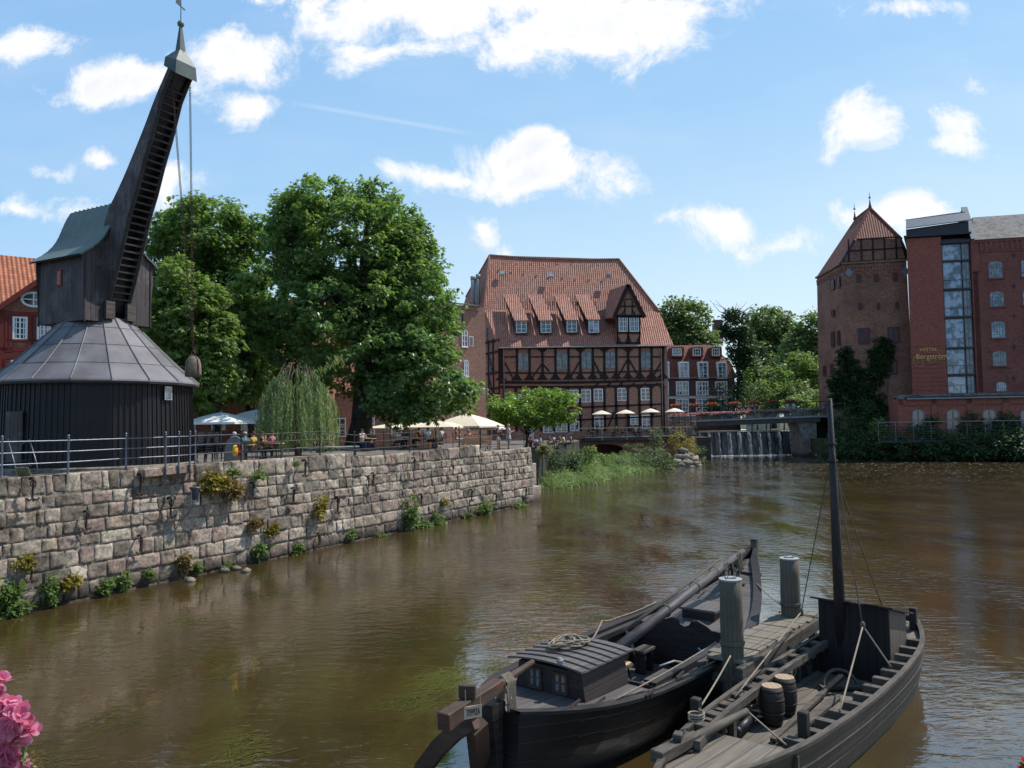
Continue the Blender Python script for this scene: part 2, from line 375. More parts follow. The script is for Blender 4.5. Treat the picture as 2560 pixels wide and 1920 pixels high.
F_PINK = m_leaf('petal_pink', (.8, .14, .28), (.95, .45, .62), (1.0, .42, .58), .62)
F_RED = m_leaf('petal_red', (.55, .02, .015), (.75, .05, .03), (.7, .05, .04), .3)
F_MIX = m_leaf('petal_orange', (.5, .1, .03), (.75, .5, .4), (.6, .3, .1), .3)
def cloth(c): return m_plain('cloth', c, .9, .15, 8)
_cl = {}
def CL(*c):
    if c not in _cl: _cl[c] = cloth(c)
    return _cl[c]
SKIN = m_plain('skin', (.5, .28, .19), .55, .12, 12)
EYE = m_plain('eye', (.03, .025, .02), .2, .1, 20)
# ---------------------------------------------------------------- sky, sun
SUN_AZ, SUN_EL = R(66), R(55)
def make_world():
    w = bpy.data.worlds.new('World'); S.world = w; w.cycles.sampling_method = 'MANUAL'; w.cycles.sample_map_resolution = 256; w.use_nodes = True; t = w.node_tree
    for n in list(t.nodes): t.nodes.remove(n)
    N = NT(t); out = t.nodes.new('ShaderNodeOutputWorld')
    sky = N('TexSky', 0, sky_type='NISHITA', sun_disc=False, sun_elevation=SUN_EL, sun_rotation=SUN_AZ, altitude=0.0, air_density=1.0, dust_density=.2, ozone_density=2.5)
    g = N('TexCoord', 0); sp = N('SeparateXYZ', None, Vector=g)
    y = N.math('MAXIMUM', sp.outputs[1], .12)
    u = N.math('DIVIDE', sp.outputs[0], y); v = N.math('DIVIDE', sp.outputs[2], y)
    base = N('CombineXYZ', X=u, Y=v)
    wob = N('TexNoise', 1, Vector=base, Scale=2.6, Detail=3.0, Roughness=.6)
    base2 = N.vm('ADD', base, N.vm('MULTIPLY', N.vm('SUBTRACT', wob, (.5, .5, .5)), (.24, .15, 0)))
    # cumulus clouds: (px, py, half width, half height, weight)
    clouds = [(1080, 15, 430, 110, 1.05), (1440, 70, 340, 125, 1.1), (1250, -40, 520, 110, 1.1), (960, 130, 200, 45, .6), (1560, 30, 240, 60, .9), (560, 175, 190, 85, 1.0), (350, 215, 190, 40, .85), (600, 290, 120, 60, .9),
              (450, 470, 110, 65, .85), (1330, 445, 250, 62, 1.0), (1290, 400, 140, 55, 1.0), (1100, 440, 150, 26, .7), (1180, 560, 55, 60, .7), (1195, 650, 60, 55, .7), (90, 510, 170, 45, .8), (40, 130, 120, 45, .7), (150, 425, 70, 26, .5),
              (1800, 545, 120, 40, .85), (1960, 590, 110, 42, .8), (2145, 355, 95, 60, .75), (2370, 315, 90, 32, .4), (2250, 545, 120, 55, .9), (2260, 25, 130, 40, .5), (2460, 230, 60, 35, .3),
              (600, 10, 110, 25, .6), (280, 395, 55, 20, .5), (1650, 40, 120, 60, .8), (1700, 545, 60, 20, .4), (2330, 370, 70, 25, .4), (850, 60, 120, 50, .7)]
    dens = None
    for cx, cy, rx, ry, wt in clouds:
        c = ray(cx, cy); c = (c.x / c.y, c.z / c.y)
        d = N.vm('MULTIPLY', N.vm('SUBTRACT', base2, (c[0], c[1], 0)), (FPX / rx / 1.25, FPX / ry / 1.25, 0))
        ln = N('VectorMath', 1, operation='LENGTH', i0=d)
        b = N.math('MULTIPLY', N.math('SUBTRACT', 1.0, ln), wt)
        dens = b if dens is None else N.math('MAXIMUM', dens, b)
    # the half of the sky behind the viewer carries scattered clouds too
    far = N.noise(N.vm('MULTIPLY', g, (1, 1, 2.2)), 2.6, 2, .5)
    back = N.math('MULTIPLY', N.mapr(sp.outputs[1], .25, -.1), N.math('MULTIPLY', N.math('SUBTRACT', far, .52), 2.5))
    dens = N.math('ADD', N.math('MAXIMUM', dens, -.6), N.math('MAXIMUM', back, 0.0))
    fb = N.noise(base2, 8.0, 7, .7); fb2 = N.noise(base, 4.0, 2, .5)
    e = N.math('ADD', dens, N.math('ADD', N.math('MULTIPLY', N.math('SUBTRACT', fb, .5), 2.7), N.math('MULTIPLY', N.math('SUBTRACT', fb2, .5), .7)))
    cl = N('MapRange', Value=e, From_Min=.03, From_Max=.66); N.last.interpolation_type = 'SMOOTHSTEP'
    cl = N.math('MULTIPLY', cl, N.mapr(sp.outputs[2], -.02, .06))
    hz = N.math('MULTIPLY', N.noise(N.vm('MULTIPLY', base, (1, 3.2, 1)), 2.4, 3, .6), .34)
    cl = N.math('MAXIMUM', cl, N.math('MULTIPLY', N.mapr(hz, .16, .25), .13))
    # thin vapour trail
    a0 = ray(720, 255); a1 = ray(1180, 335); a0 = V((a0.x / a0.y, a0.z / a0.y, 0)); a1 = V((a1.x / a1.y, a1.z / a1.y, 0)); dd = (a1 - a0).normalized(); nn = V((-dd.y, dd.x, 0))
    rel = N.vm('SUBTRACT', base, tuple(a0))
    dist = N.math('ABSOLUTE', N('VectorMath', 1, operation='DOT_PRODUCT', i0=rel, i1=tuple(nn))); al = N('VectorMath', 1, operation='DOT_PRODUCT', i0=rel, i1=tuple(dd))
    tr = N.math('MULTIPLY', N.mapr(dist, .0045, .0, 0, .2), N.math('MULTIPLY', N.mapr(al, 0.0, .04), N.mapr(al, .26, .2)))
    cl = N.math('MAXIMUM', cl, tr)
    shade = N.ramp(N.math('ADD', N.math('MULTIPLY', e, .75), N.math('MULTIPLY', N.math('SUBTRACT', fb2, .5), .9)), [(0.0, (.93, .95, 1.0)), (.5, (1.0, 1.0, 1.0)), (1.0, (.80, .85, .93))])
    hzn = N.ramp(N.math('ADD', N.math('MULTIPLY', v, 1.35), N.math('MULTIPLY', u, -.22)), [(0.0, (.76, .88, .98)), (.22, (.60, .80, .97)), (.5, (.39, .65, .96)), (.8, (.31, .57, .94))])
    skc = N.mix(.78, N.mix(1.0, sky, (1.1, 1.15, 1.0), 'MULTIPLY'), N('VectorMath', operation='SCALE', i0=hzn, Scale=7.0))
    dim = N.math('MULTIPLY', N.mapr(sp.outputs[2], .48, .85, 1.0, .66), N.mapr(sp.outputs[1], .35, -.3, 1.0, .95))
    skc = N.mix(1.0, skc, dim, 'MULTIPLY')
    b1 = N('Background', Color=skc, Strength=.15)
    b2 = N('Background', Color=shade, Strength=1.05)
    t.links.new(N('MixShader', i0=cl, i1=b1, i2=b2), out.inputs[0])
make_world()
sd = bpy.data.lights.new('sun', 'SUN'); sd.energy = 5.0; sd.angle = R(.53); sd.color = (1.0, .955, .89)
so = bpy.data.objects.new('sun', sd); COL.objects.link(so)
SDIR = V((math.cos(SUN_EL) * math.sin(SUN_AZ), math.cos(SUN_EL) * math.cos(SUN_AZ), math.sin(SUN_EL)))
so.rotation_euler = SDIR.to_track_quat('Z', 'Y').to_euler(); so.location = (40, 40, 80)

# ---------------------------------------------------------------- water and ground
def m_water():
    m, N, o = new_mat('river_water'); q = N.wp()
    n = N.noise(q, .16, 4, .6)
    col = N.mix(N.ramp(n, [(.35, 0.0), (.65, 1.0)]), (.038, .025, .009), (.068, .045, .017))
    st = N.noise(N('Mapping', Vector=q, Rotation=(0, 0, .5), Scale=(.55, .16, 1)), 1.0, 5, .65)
    col = N.mix(N.math('MULTIPLY', N.ramp(st, [(.55, 0.0), (.75, 1.0)]), .5), col, (.09, .08, .018))
    y = N('SeparateXYZ', 1, Vector=q)
    w1 = N.noise(N('Mapping', Vector=q, Rotation=(0, 0, .35), Scale=(1.6, 3.6, 1)), 1.0, 3, .55, dist=.6)
    w2 = N.noise(N('Mapping', Vector=q, Rotation=(0, 0, -.3), Scale=(6, 13, 1)), 1.0, 3, .6, dist=.4)
    w3 = N.noise(N('Mapping', Vector=q, Rotation=(0, 0, .45), Scale=(.30, .12, 1)), 1.0, 4, .62)
    amp = N.mapr(y, 16.0, 60.0, .3, 1.0)
    pat = N('MapRange', Value=w3, From_Min=.38, From_Max=.62, To_Min=.4, To_Max=2.9)
    h = N.math('ADD', N.math('MULTIPLY', w1, .022), N.math('MULTIPLY', w2, .0042))
    h = N.math('MULTIPLY', h, N.math('MULTIPLY', amp, pat))
    nr = N.bump(h, 1.0, 1.0)
    # foam specks drifting from the weir; the white also paints glints on far ripples
    fo = N.math('MULTIPLY', N.ramp(N.noise(N('Mapping', Vector=q, Scale=(1.3, .5, 1)), 2.0, 6, .75), [(.575, 0.0), (.66, 1.0)]), N.mapr(y, 52.0, 90.0, 0.0, .85))
    col = N.mix(fo, col, (.7, .7, .68))
    bsdf(N, o, col, N.math('ADD', .035, N.math('MULTIPLY', fo, .5)), nr, IOR=2.4, Specular_IOR_Level=.5); return m
WATER = m_water()
def sheet(name, poly, z, mat, z0=None, side=None):
    m = MB(); pts = [V((p[0], p[1], z)) for p in poly]
    if z0 is None: m.face(pts)
    else: m.prism([V((p[0], p[1], z0)) for p in poly], (0, 0, z - z0))
    if side:
        for i in range(2, len(m.m)): m.m[i] = 1
        return tag(m.build(name, [mat, side]), kind='structure')
    return tag(m.build(name, mat), kind='structure')
sheet('ground', [(-900, -300), (900, -300), (900, 1600), (-900, 1600)], -1.2, BED)
sheet('river', [(-25, -20), (75, -20), (75, 123.5), (-25, 123.5)], 0, WATER)
W0 = Z(0, 1545, 0); W1 = Z(1345, 1255, 0); TD = (W1 - W0).normalized(); ND = V((TD.y, -TD.x, 0))
def WL(s, out=0.0, z=0.0): return W0 + TD * s + ND * out + V((0, 0, z))
QZ = 3.96
WLEN = 34.6
# left bank: quay ground behind the wall, then the mill forecourt, then town ground
a = [WL(-22, -.45), WL(27.6, -.45), WL(27.6, -12), WL(-22, -220)]
sheet('quay_ground', [(p.x, p.y) for p in a], QZ - .03, PAVE, -1)
a = [WL(27.6, -.45), WL(WLEN - .3, -.45), WL(WLEN - .3, -8), WL(27.6, -12)]
sheet('quay_platform', [(p.x, p.y) for p in a], 3.62, PAVE, -1)
e1 = WL(WLEN, -2.2)
sheet('mill_forecourt', [(e1.x, e1.y), (2.2, 66), (5.5, 84), (8.2, 97), (8.4, 106), (27, 107.2), (26, 123), (-200, 140), (-200, 60), (-9.5, 47.6)], 3.1, PAVE, -1, m_plain('dark_bank_wall', (.05, .047, .036), .9, .5, .9, c2=(.028, .032, .02)))
sheet('town_ground', [(-900, 123.1), (25.9, 123.1), (25.9, 175), (44, 175), (44, 123.1), (900, 123.1), (900, 1600), (-900, 1600)], 3.3, EARTH, -1)
sheet('upper_river', [(25.9, 120.4), (46, 120.4), (46, 174.9), (25.9, 174.9)], 3.55, WATER)
sheet('right_bank', [(41.5, 106), (49, 101.5), (60, 95.5), (110, 68), (300, 68), (300, 123), (44.2, 123)], 2.6, EARTH, -1)

# ---------------------------------------------------------------- quay wall of big ashlar blocks
def quay_wall():
    root = empty('quay_wall', WL(0), 0, 'long grey stone quay wall of big rough ashlar blocks rising from the river', 'wall')
    org = WL(0)
    tops = [(0, 1195), (160, 1186), (490, 1160), (606, 1153), (736, 1144), (819, 1137), (887, 1132), (888, 1142.5), (984, 1136), (1066, 1127), (1138, 1120), (1207, 1112), (1209, 1131.5), (1324, 1119)]
    ts = []
    for p in tops:
        h = HIT(p[0], p[1], W0, ND); ts.append(((h - W0).dot(TD), h.z))
    ts[7] = (ts[6][0] + .02, ts[7][1]); ts[12] = (ts[11][0] + .02, ts[12][1])
    xs = [a for a, b in ts]; zs = [b for a, b in ts]
    top = lambda s: float(np.interp(s, xs, zs))
    bat = lambda z: -.05 * z          # the face leans back a little
    m = MB(); rnd = random.Random(5)
    z = -.5; courses = [z]
    while z < 3.9: z += rnd.choice([.42, .46, .52, .44, .56]); courses.append(z)
    courses = [c for c in courses if c < 3.45]
    S0, S1 = -16.0, WLEN
    for ci, z0 in enumerate(courses):
        last = ci == len(courses) - 1
        z1 = courses[ci + 1] if not last else None
        s = S0 + rnd.random() * .5
        while s < S1:
            w = rnd.choice([.26, .36, .46, .55, .65, .8, 1.0, 1.25]) * (1.05 if ci < 4 else .9)
            e = min(s + w, S1)
            if S1 - e < .25: e = S1
            brk = [b for b in (ts[6][0], ts[11][0]) if s < b < e]
            if brk: e = brk[0]
            gap = .006 + rnd.random() * .014
            dz0 = rnd.uniform(-.035, .035)
            zt0, zt1 = (z1, z1) if not last else (top(s + .01), top(e - .01))
            pd = rnd.uniform(-.035, .035); val = rnd.random(); ph = rnd.random() * 50
            ea = .028 / max(e - s, .1); nx = max(4, int((e - s) / .09)) + 2; nz = 8; H_ = (z1 if z1 else zt0) - z0; eb = .028 / H_
            ga = lambda i, n, e_: 0.0 if i == 0 else 1.0 if i == n else e_ + (1 - 2 * e_) * (i - 1) / (n - 2)
            vs = []; fs = []
            rc = .03
            for j in range(nz + 1):
                for i in range(nx + 1):
                    a = ga(i, nx, ea); b = ga(j, nz, eb)
                    ss = s + gap + (e - s - 2 * gap) * a
                    zt = zt0 + (zt1 - zt0) * a
                    zz = z0 + dz0 * (1 - b) + gap + (zt - z0 - 2 * gap) * b
                    dx = min(ss - s - gap, e - gap - ss); dy = min(zz - z0 - gap - dz0 * (1 - b), zt - gap - zz)
                    d = min(max(dx, 0), max(dy, 0))
                    k = min(1, d / rc); o = pd - (.034 * (1 - k) if k < .9 else 0)
                    o += .022 * math.sin(ss * 7.3 + ph) * math.sin(zz * 9.1 + ph * 1.7) + .011 * math.sin(ss * 23 + ph) * math.sin(zz * 19 + ph) + rnd.uniform(-.014, .014) * k
                    if last and j == nz: o = -.02
                    p = WL(ss, o + bat(zz), zz) - org; vs.append(p)
            for j in range(nz):
                for i in range(nx):
                    q = j * (nx + 1) + i; fs.append((q, q + 1, q + nx + 2, q + nx + 1))
            # sides run back into the wall, the coping gets its top
            if last:
                a0 = WL(s + gap, -.95, zt0 - gap) - org; a1 = WL(e - gap, -.95, zt1 - gap) - org
                b = len(vs); vs += [a0, a1]
                row = [nz * (nx + 1) + i for i in range(nx + 1)]
                fs.append(tuple(row + [b + 1, b]))
                vs += [WL(s + gap, -.95, zt0 - .7) - org, WL(e - gap, -.95, zt1 - .7) - org]
                fs.append((b, b + 1, b + 3, b + 2))
                fs.append(((nx + 1) * nz, b, b + 2, 0)); fs.append((nx, b + 3, b + 1, (nx + 1) * (nz + 1) - 1))
            m.add(vs, fs, 0, val)
            s = e
    m.build('stone_face', [STONE], root, smooth=True)
    k = MB(); n = 60
    for i in range(n):
        s0 = S0 + (S1 - S0) * i / n; s1 = S0 + (S1 - S0) * (i + 1) / n
        t0, t1 = top(s0) - .06, top(s1) - .06
        k.face([WL(s0, -.015, -.6) - org, WL(s1, -.015, -.6) - org, WL(s1, -.045 + bat(t1), t1) - org, WL(s0, -.045 + bat(t0), t0) - org])
    # the end of the wall turns back from the river, with a lower landing block
    k.face([WL(S1, -.07, -.6) - org, WL(S1, -3.2, -.6) - org, WL(S1, -3.2, 3.66) - org, WL(S1, -.26, 3.66) - org])
    k.build('mortar', [MORTAR], root)
    q = MB()
    for (o0, o1, z0, z1, s0, s1) in ((-.9, -.15, -.6, 1.05, S1 + .05, S1 + 1.3), (-1.6, -.95, -.6, 2.55, S1 + .05, S1 + 2.2)):
        pts = [WL(s0, o0, z0) - org, WL(s1, o0, z0) - org, WL(s1, o1, z0) - org, WL(s0, o1, z0) - org]
        q.hexa([p for p in pts] + [p + V((0, 0, z1 - z0)) for p in pts], 0, .4)
    q.build('landing_block', [STONE], root, bevel=.03)
    # corbelled ledge in front of the crane and the bright kerb behind
    g = MB(); s0 = (HIT(355, 1170, W0, ND) - W0).dot(TD); s1 = (HIT(478, 1160, W0, ND) - W0).dot(TD)
    pts = [WL(s0, -.25, 3.72) - org, WL(s1, -.25, 3.78) - org, WL(s1, .14, 3.78) - org, WL(s0, .14, 3.72) - org]
    g.hexa(pts + [p + V((0, 0, .3)) for p in pts], 0, .95)
    g.build('ledge', [STONE], root, bevel=.03)
    return top
WTOP = quay_wall()

# ---------------------------------------------------------------- railing along the quay
def railing():
    root = empty('quay_railing', WL(0, 0, 4), 0, 'grey blue three-bar pipe railing with ball-topped posts along the quay edge', 'railing'); org = V(root.location)
    posts = []
    for px in (8, 174, 318, 394, 427, 455, 491, 606, 706, 803, 889, 963, 1027, 1092, 1151, 1205):
        s = (HIT(px, 1150, W0 + ND * -.25, ND) - W0).dot(TD); posts.append((px, s))
    posts = [(-900, -12), (-500, -6.0), (-220, -2.6)] + posts
    hs = []
    for px, s in posts:
        low = -.02; o = -.32
        if px in (394, 427, 455): low = -.5; o = .17
        if s < 16.5: z = max(WTOP(s), 4.0)
        else: z = max(WTOP(s), 3.93) - .02
        p = WL(s, o - .05 * z * 0, z)
        if px == 889: z -= .1; p = WL(s, o, z)
        h = 1.12
        m = MB(); b = p - org
        m.lathe([(.036, low), (.036, .05), (.032, .3), (.032, h - .03), (.04, h), (.04, h + .02), (.025, h + .03)], 8, b)
        m.ball(b + V((0, 0, h + .07)), .045, 8, 5)
        for k in (.36, .7, 1.04): m.ball(b + V((0, 0, k)), .034, 6, 4)
        m.lathe([(.05, 0), (.05, .03)], 8, b)
        if low < -.1: m.tube([b + V((0, 0, low)), b + V((0, 0, low - .05)) - ND * .12, b + V((0, 0, low - .22)) - ND * .42], .02, 6); m.ball(b + V((0, 0, low)), .045, 6, 4)
        m.build('post', RAILM if px < 600 else RAILD, root, smooth=True)
        hs.append(b)
    for k in (.36, .7, 1.04):
        m = MB(); i = [j for j, (px, s) in enumerate(posts) if px == 606][0]
        path = []
        for j, b in enumerate(hs): 
            path.append(b + V((0, 0, k + rng.normal() * .006)))
        m.tube(path[:i + 1], .021, 6); m.build('rail', RAILM, root, smooth=True)
        m = MB(); m.tube(path[i:], .023, 6); m.build('rail', RAILD, root, smooth=True)
    # the lower stretch round the platform is a railing of its own
    r2 = empty('platform_railing', WL(28, -.4, 3.62), 0, 'dark three-bar railing round the sunny platform at the quay end', 'railing'); org = V(r2.location)
    pp = [WL(28.0, -.35, 3.62), WL(30.4, -.35, 3.62), WL(31.6, -.35, 3.62), WL(WLEN - .7, -.4, 3.62), WL(WLEN - .7, -3.0, 3.62), WL(WLEN - .7, -5.5, 3.62)]
    for p in pp:
        m = MB(); b = p - org
        m.lathe([(.03, -.02), (.03, .05), (.026, 1.1), (.03, 1.12)], 8, b); m.ball(b + V((0, 0, 1.16)), .038, 8, 5); m.build('post', RAILD, r2, smooth=True)
    for k in (.36, .7, 1.04):
        m = MB(); m.tube([p - org + V((0, 0, k)) for p in pp], .023, 6); m.build('rail', RAILD, r2, smooth=True)
railing()
# ---------------------------------------------------------------- old harbour crane
CC = V((-16.02, 30.27, QZ)); CRZ = math.atan2(ND.y, ND.x)
CMI = (M3.Translation(CC) @ M3.Rotation(CRZ, 4, 'Z')).inverted()
def cl_b(px, py, b): return CMI @ HIT(px, py, CC + TD * b, TD)     # on a plane parallel to the jib
def cl_a(px, py, a): return CMI @ HIT(px, py, CC + ND * a, ND)
def crane():
    root = empty('harbour_crane', CC, CRZ, 'old black timber harbour crane with round plank drum, turning turret and long leaning jib', 'crane')
    z = lambda w: w - QZ
    n = 18; RD = 3.38; RE = 3.66; off = PI / n * 1.3
    # drum: plank polygon with cover battens
    m = MB()
    for i in range(n):
        a0, a1 = off + 2 * PI * i / n, off + 2 * PI * (i + 1) / n
        b0 = V((RD * 1.03 * math.cos(a0), RD * 1.03 * math.sin(a0), 0)); b1 = V((RD * 1.03 * math.cos(a1), RD * 1.03 * math.sin(a1), 0))
        t0 = V((RD * math.cos(a0), RD * math.sin(a0), z(7.2))); t1 = V((RD * math.cos(a1), RD * math.sin(a1), z(7.2)))
        m.face([b0, b1, t1, t0])
        for k in range(6):
            f = (k + .5) / 6; p = b0.lerp(b1, f); q = t0.lerp(t1, f); nn = V((math.cos((a0 + a1) / 2), math.sin((a0 + a1) / 2), 0))
            m.beam(p + nn * .012, q + nn * .012, .05, .035, nn)
    m.build('drum_wall', TAR, root)
    m = MB(); m.lathe([(RD * 1.03 + .16, -.04), (RD * 1.03 + .16, .1), (RD * 1.03 + .02, .14)], 36); m.build('stone_plinth', CONC, root)
    # conical lead roof, slightly bell-shaped, with raised seams
    m = MB(); prof = [(RE, z(7.10)), (RE - .02, z(7.16)), (2.93, z(7.78)), (2.22, z(8.5)), (1.56, z(9.2)), (1.2, z(9.62))]
    m.lathe(prof, n, (0, 0, 0), 0, .5, off)
    for i in range(n):
        a = off + 2 * PI * i / n
        m.tube([V((r * 1.004 * math.cos(a), r * 1.004 * math.sin(a), zz + .012)) for r, zz in prof[1:]], .022, 4)
        a2 = off + 2 * PI * (i + 1) / n
        for r, zz in prof[2:5]: m.beam(V((r * math.cos(a), r * math.sin(a), zz + .004)), V((r * math.cos(a2), r * math.sin(a2), zz + .004)), .03, .012)
    m.build('cone_roof', LEAD, root)
    m = MB(); m.lathe([(RE - .3, z(7.0)), (RE - .02, z(7.02)), (RE, z(7.10))], n, (0, 0, 0), 0, .5, off); m.build('eaves_board', TARL, root)
    # small window in the drum, on the panel facing it
    def on_drum(px, py):
        d = ray(px, py); o = CP - CC; A = d.x ** 2 + d.y ** 2; B = 2 * (o.x * d.x + o.y * d.y); C = o.x ** 2 + o.y ** 2 - (RD * 1.015 + .02) ** 2
        t = (-B - math.sqrt(max(B * B - 4 * A * C, 0))) / 2 / A; return CMI @ (CP + d * t)
    def drum_panel(px, py, w, h, name, mat, th=.03, fr=None):
        p = on_drum(px, py); a = math.atan2(p.y, p.x); m = MB(); m.box(p, (th, w, h), a); o = m.build(name, mat, root)
        return o, p, a
    o, p, a = drum_panel(421, 983, .34, .5, 'window', WHITE)
    m = MB(); nn = V((math.cos(a), math.sin(a), 0)); tt = V((-nn.y, nn.x, 0))
    for i in (-1, 1):
        for j in (-1, 1): m.box(p + nn * .012 + tt * (i * .077) + V((0, 0, j * .115)), (.03, .135, .21), a)
    m.build('pane', GLASSB, o)
    drum_panel(35, 1092, .75, 1.75, 'door', TARW, .05)
    # turret
    F, Bk, Wd = 1.22, -1.62, 1.36; zb, ze, zr = z(9.42), z(11.85), z(14.02)
    def curve(f):      # bell-shaped roof section: half width against height, f 0 at the eaves
        return Wd * 1.0 * (1 - f) ** 1.0 * (1.0 - .30 * math.sin(PI * f) ** 1) + .14 * (1 - f) ** 6
    m = MB()
    def wall(p, q, zt0, zt1, zlo=zb): m.face([V((*p, zlo)), V((*q, zlo)), V((*q, zt1)), V((*p, zt0))])
    J = .47
    wall((Bk, -Wd), (F, -Wd), ze, ze); wall((F, Wd), (Bk, Wd), ze, ze)
    # front: two cheeks either side of the jib, rising under the roof
    for sgn in (-1, 1):
        K = 7; pts = [V((F, sgn * Wd, zb)), V((F, sgn * J, zb))]
        up = [V((F, sgn * max(curve(k / K), J), ze + (zr - ze) * k / K)) for k in range(K + 1) if curve(k / K) > J * .6]
        poly = pts + up[::-1]
        m.face(poly if sgn < 0 else poly[::-1])
    K = 7; m.face([V((Bk, Wd, zb)), V((Bk, -Wd, zb))] + [V((Bk, -curve(k / K), ze + (zr - ze) * k / K)) for k in range(K + 1)] + [V((Bk, curve(k / K), ze + (zr - ze) * k / K)) for k in range(K - 1, -1, -1)])
    m.face([V((Bk, -Wd, zb + .02)), V((Bk, Wd, zb + .02)), V((F, Wd, zb + .02)), V((F, -Wd, zb + .02))])
    m.build('turret_wall', TARW, root)
    for x, y in ((F, -Wd), (F, Wd), (Bk, -Wd), (Bk, Wd)): m = MB(); m.bx(x - .02, x + .03, y - .03 if y < 0 else y - .02, y + .02 if y < 0 else y + .03, zb - .06, ze); m.build('corner_board', TARL, root)
    # turret roof in patina copper
    m = MB(); K = 10
    for sgn in (-1, 1):
        for k in range(K):
            y0, y1 = curve(k / K) + .05, curve((k + 1) / K) + .05; z0, z1 = ze + (zr - ze) * k / K + .03, ze + (zr - ze) * (k + 1) / K + .05
            if k == 0: y0 += .1; z0 -= .08
            fx = lambda f: F + .16
            a = [V((Bk - .18, sgn * y0, z0)), V((F + .12, sgn * y0, z0)), V((F + .12, sgn * y1, z1)), V((Bk - .18, sgn * y1, z1))]
            m.face(a if sgn < 0 else a[::-1])
            b = [p - V((0, sgn * .03, .05)) for p in a]; m.face(b[::-1] if sgn < 0 else b)
            m.face([a[1], b[1], b[2], a[2]]); m.face([a[0], a[3], b[3], b[0]])
    m.build('turret_roof', COPPER, root)
    m = MB()
    for k in range(9): m.bx(Bk + .1 + k * .27, Bk + .14 + k * .27, -.05, .05, zr + .02, zr + .1)
    m.bx(Bk - .15, F - .2, -.05, .05, zr, zr + .06); m.build('ridge_cap', COPPER_S, root)
    # red hatch window on the long side, facing the upstream bank
    q = cl_b(149, 695, -Wd - .02); m = MB(); m.box(q, (.3, .04, .62)); o = m.build('hatch', REDW, root)
    m = MB(); m.box(q + V((0, -.02, 0)), (.2, .03, .5)); m.build('pane', m_plain('hatch_red', (.45, .13, .09), .5, .5, 7), o)
    # jib
    s = .3858
    und = [(cl_b(x * s, y * s, -.42)) for x, y in [(1118, 452), (1050, 620), (985, 880), (940, 1030), (890, 1230), (840, 1400), (790, 1620), (740, 1830), (697, 1990)]]
    bk = [(cl_b(x * s, y * s, -.47)) for x, y in [(1090, 428), (1000, 640), (930, 830), (870, 980), (800, 1150), (740, 1280), (705, 1345)]]
    ua = [(p.x, p.z) for p in und]; ba = [(p.x, p.z) for p in bk] + [(F - .25, z(13.2)), (F - .3, z(11.5)), (F - .3, zb + .25)]
    def at(path, f):
        L = [0]
        for i in range(1, len(path)): L.append(L[-1] + math.hypot(path[i][0] - path[i - 1][0], path[i][1] - path[i - 1][1]))
        return (float(np.interp(f * L[-1], L, [p[0] for p in path])), float(np.interp(f * L[-1], L, [p[1] for p in path])))
    K = 26; U = [at(ua, i / K) for i in range(K + 1)]; Bp = [at(ba, i / K) for i in range(K + 1)]
    w = lambda i: .46 + .03 * (i / K)
    for sgn in (-1, 1):
        m = MB()
        for i in range(K):
            y0, y1 = sgn * w(i), sgn * w(i + 1)
            for yy, fl in ((0, 1), (-sgn * .05, 0)):
                a = [V((U[i][0], y0 + yy, U[i][1])), V((Bp[i][0], y0 + yy, Bp[i][1])), V((Bp[i + 1][0], y1 + yy, Bp[i + 1][1])), V((U[i + 1][0], y1 + yy, U[i + 1][1]))]
                m.face(a if (sgn > 0) == bool(fl) else a[::-1])
        m.build('jib_side', TARW, root)
        m = MB(); m.tube([V((U[i][0] + .0, sgn * (w(i) - .07), U[i][1] + .03)) for i in range(K + 1)], .085, 4); m.build('jib_rail', TARL, root)
    m = MB()
    for i in range(K):
        m.face([V((Bp[i][0], w(i), Bp[i][1])), V((Bp[i][0], -w(i), Bp[i][1])), V((Bp[i + 1][0], -w(i + 1), Bp[i + 1][1])), V((Bp[i + 1][0], w(i + 1), Bp[i + 1][1]))][::-1])
        f = .42; c0 = [(U[j][0] * (1 - f) + Bp[j][0] * f, U[j][1] * (1 - f) + Bp[j][1] * f) for j in (i, i + 1)]
        m.face([V((c0[0][0], w(i) - .05, c0[0][1])), V((c0[0][0], -w(i) + .05, c0[0][1])), V((c0[1][0], -w(i) + .05, c0[1][1])), V((c0[1][0], w(i) - .05, c0[1][1]))])
    m.build('jib_back', TAR, root)
    for k in range(33):
        if k < 2: continue
        x, zz = at(ua, .02 + k * .0295); m = MB()
        m.box((x + .015, 0, zz + .02), (.05, .86, .07)); m.build('rung', TARL, root)
    # pale boards at the foot of the jib
    for sgn in (-1, 1): m = MB(); m.bx(F + .02, F + .16, sgn * .26, sgn * .62, zb + .12, zb + .78); m.build('foot_board', BOATG, root)
    # copper cap, spire, ball, weather vane
    hx = U[0][0] - .1; hz = U[0][1] - .05; m = MB()
    ca = [V((hx + .32, -.47, hz - .12)), V((hx + .32, .47, hz - .12)), V((hx - .25, .52, hz + .25)), V((hx - .25, -.52, hz + .25))]
    ax = V((hx - .02, 0, hz + 1.15))
    md = [V((hx + .12, -.13, hz + .92)), V((hx + .12, .13, hz + .92)), V((hx - .12, .13, hz + .94)), V((hx - .12, -.13, hz + .94))]
    mr = [a_.lerp(b_, .5) + V(((a_.x - hx) * .26, a_.y * .26, 0)) for a_, b_ in zip(ca, md)]
    for i in range(4): m.face([ca[i], ca[(i + 1) % 4], mr[(i + 1) % 4], mr[i]]); m.face([mr[i], mr[(i + 1) % 4], md[(i + 1) % 4], md[i]])
    tp = [V((hx + .04 * i, .04 * j, hz + 1.85)) for i, j in ((1, -1), (1, 1), (-1, 1), (-1, -1))]
    for i in range(4): m.face([md[i], md[(i + 1) % 4], tp[(i + 1) % 4], tp[i]])
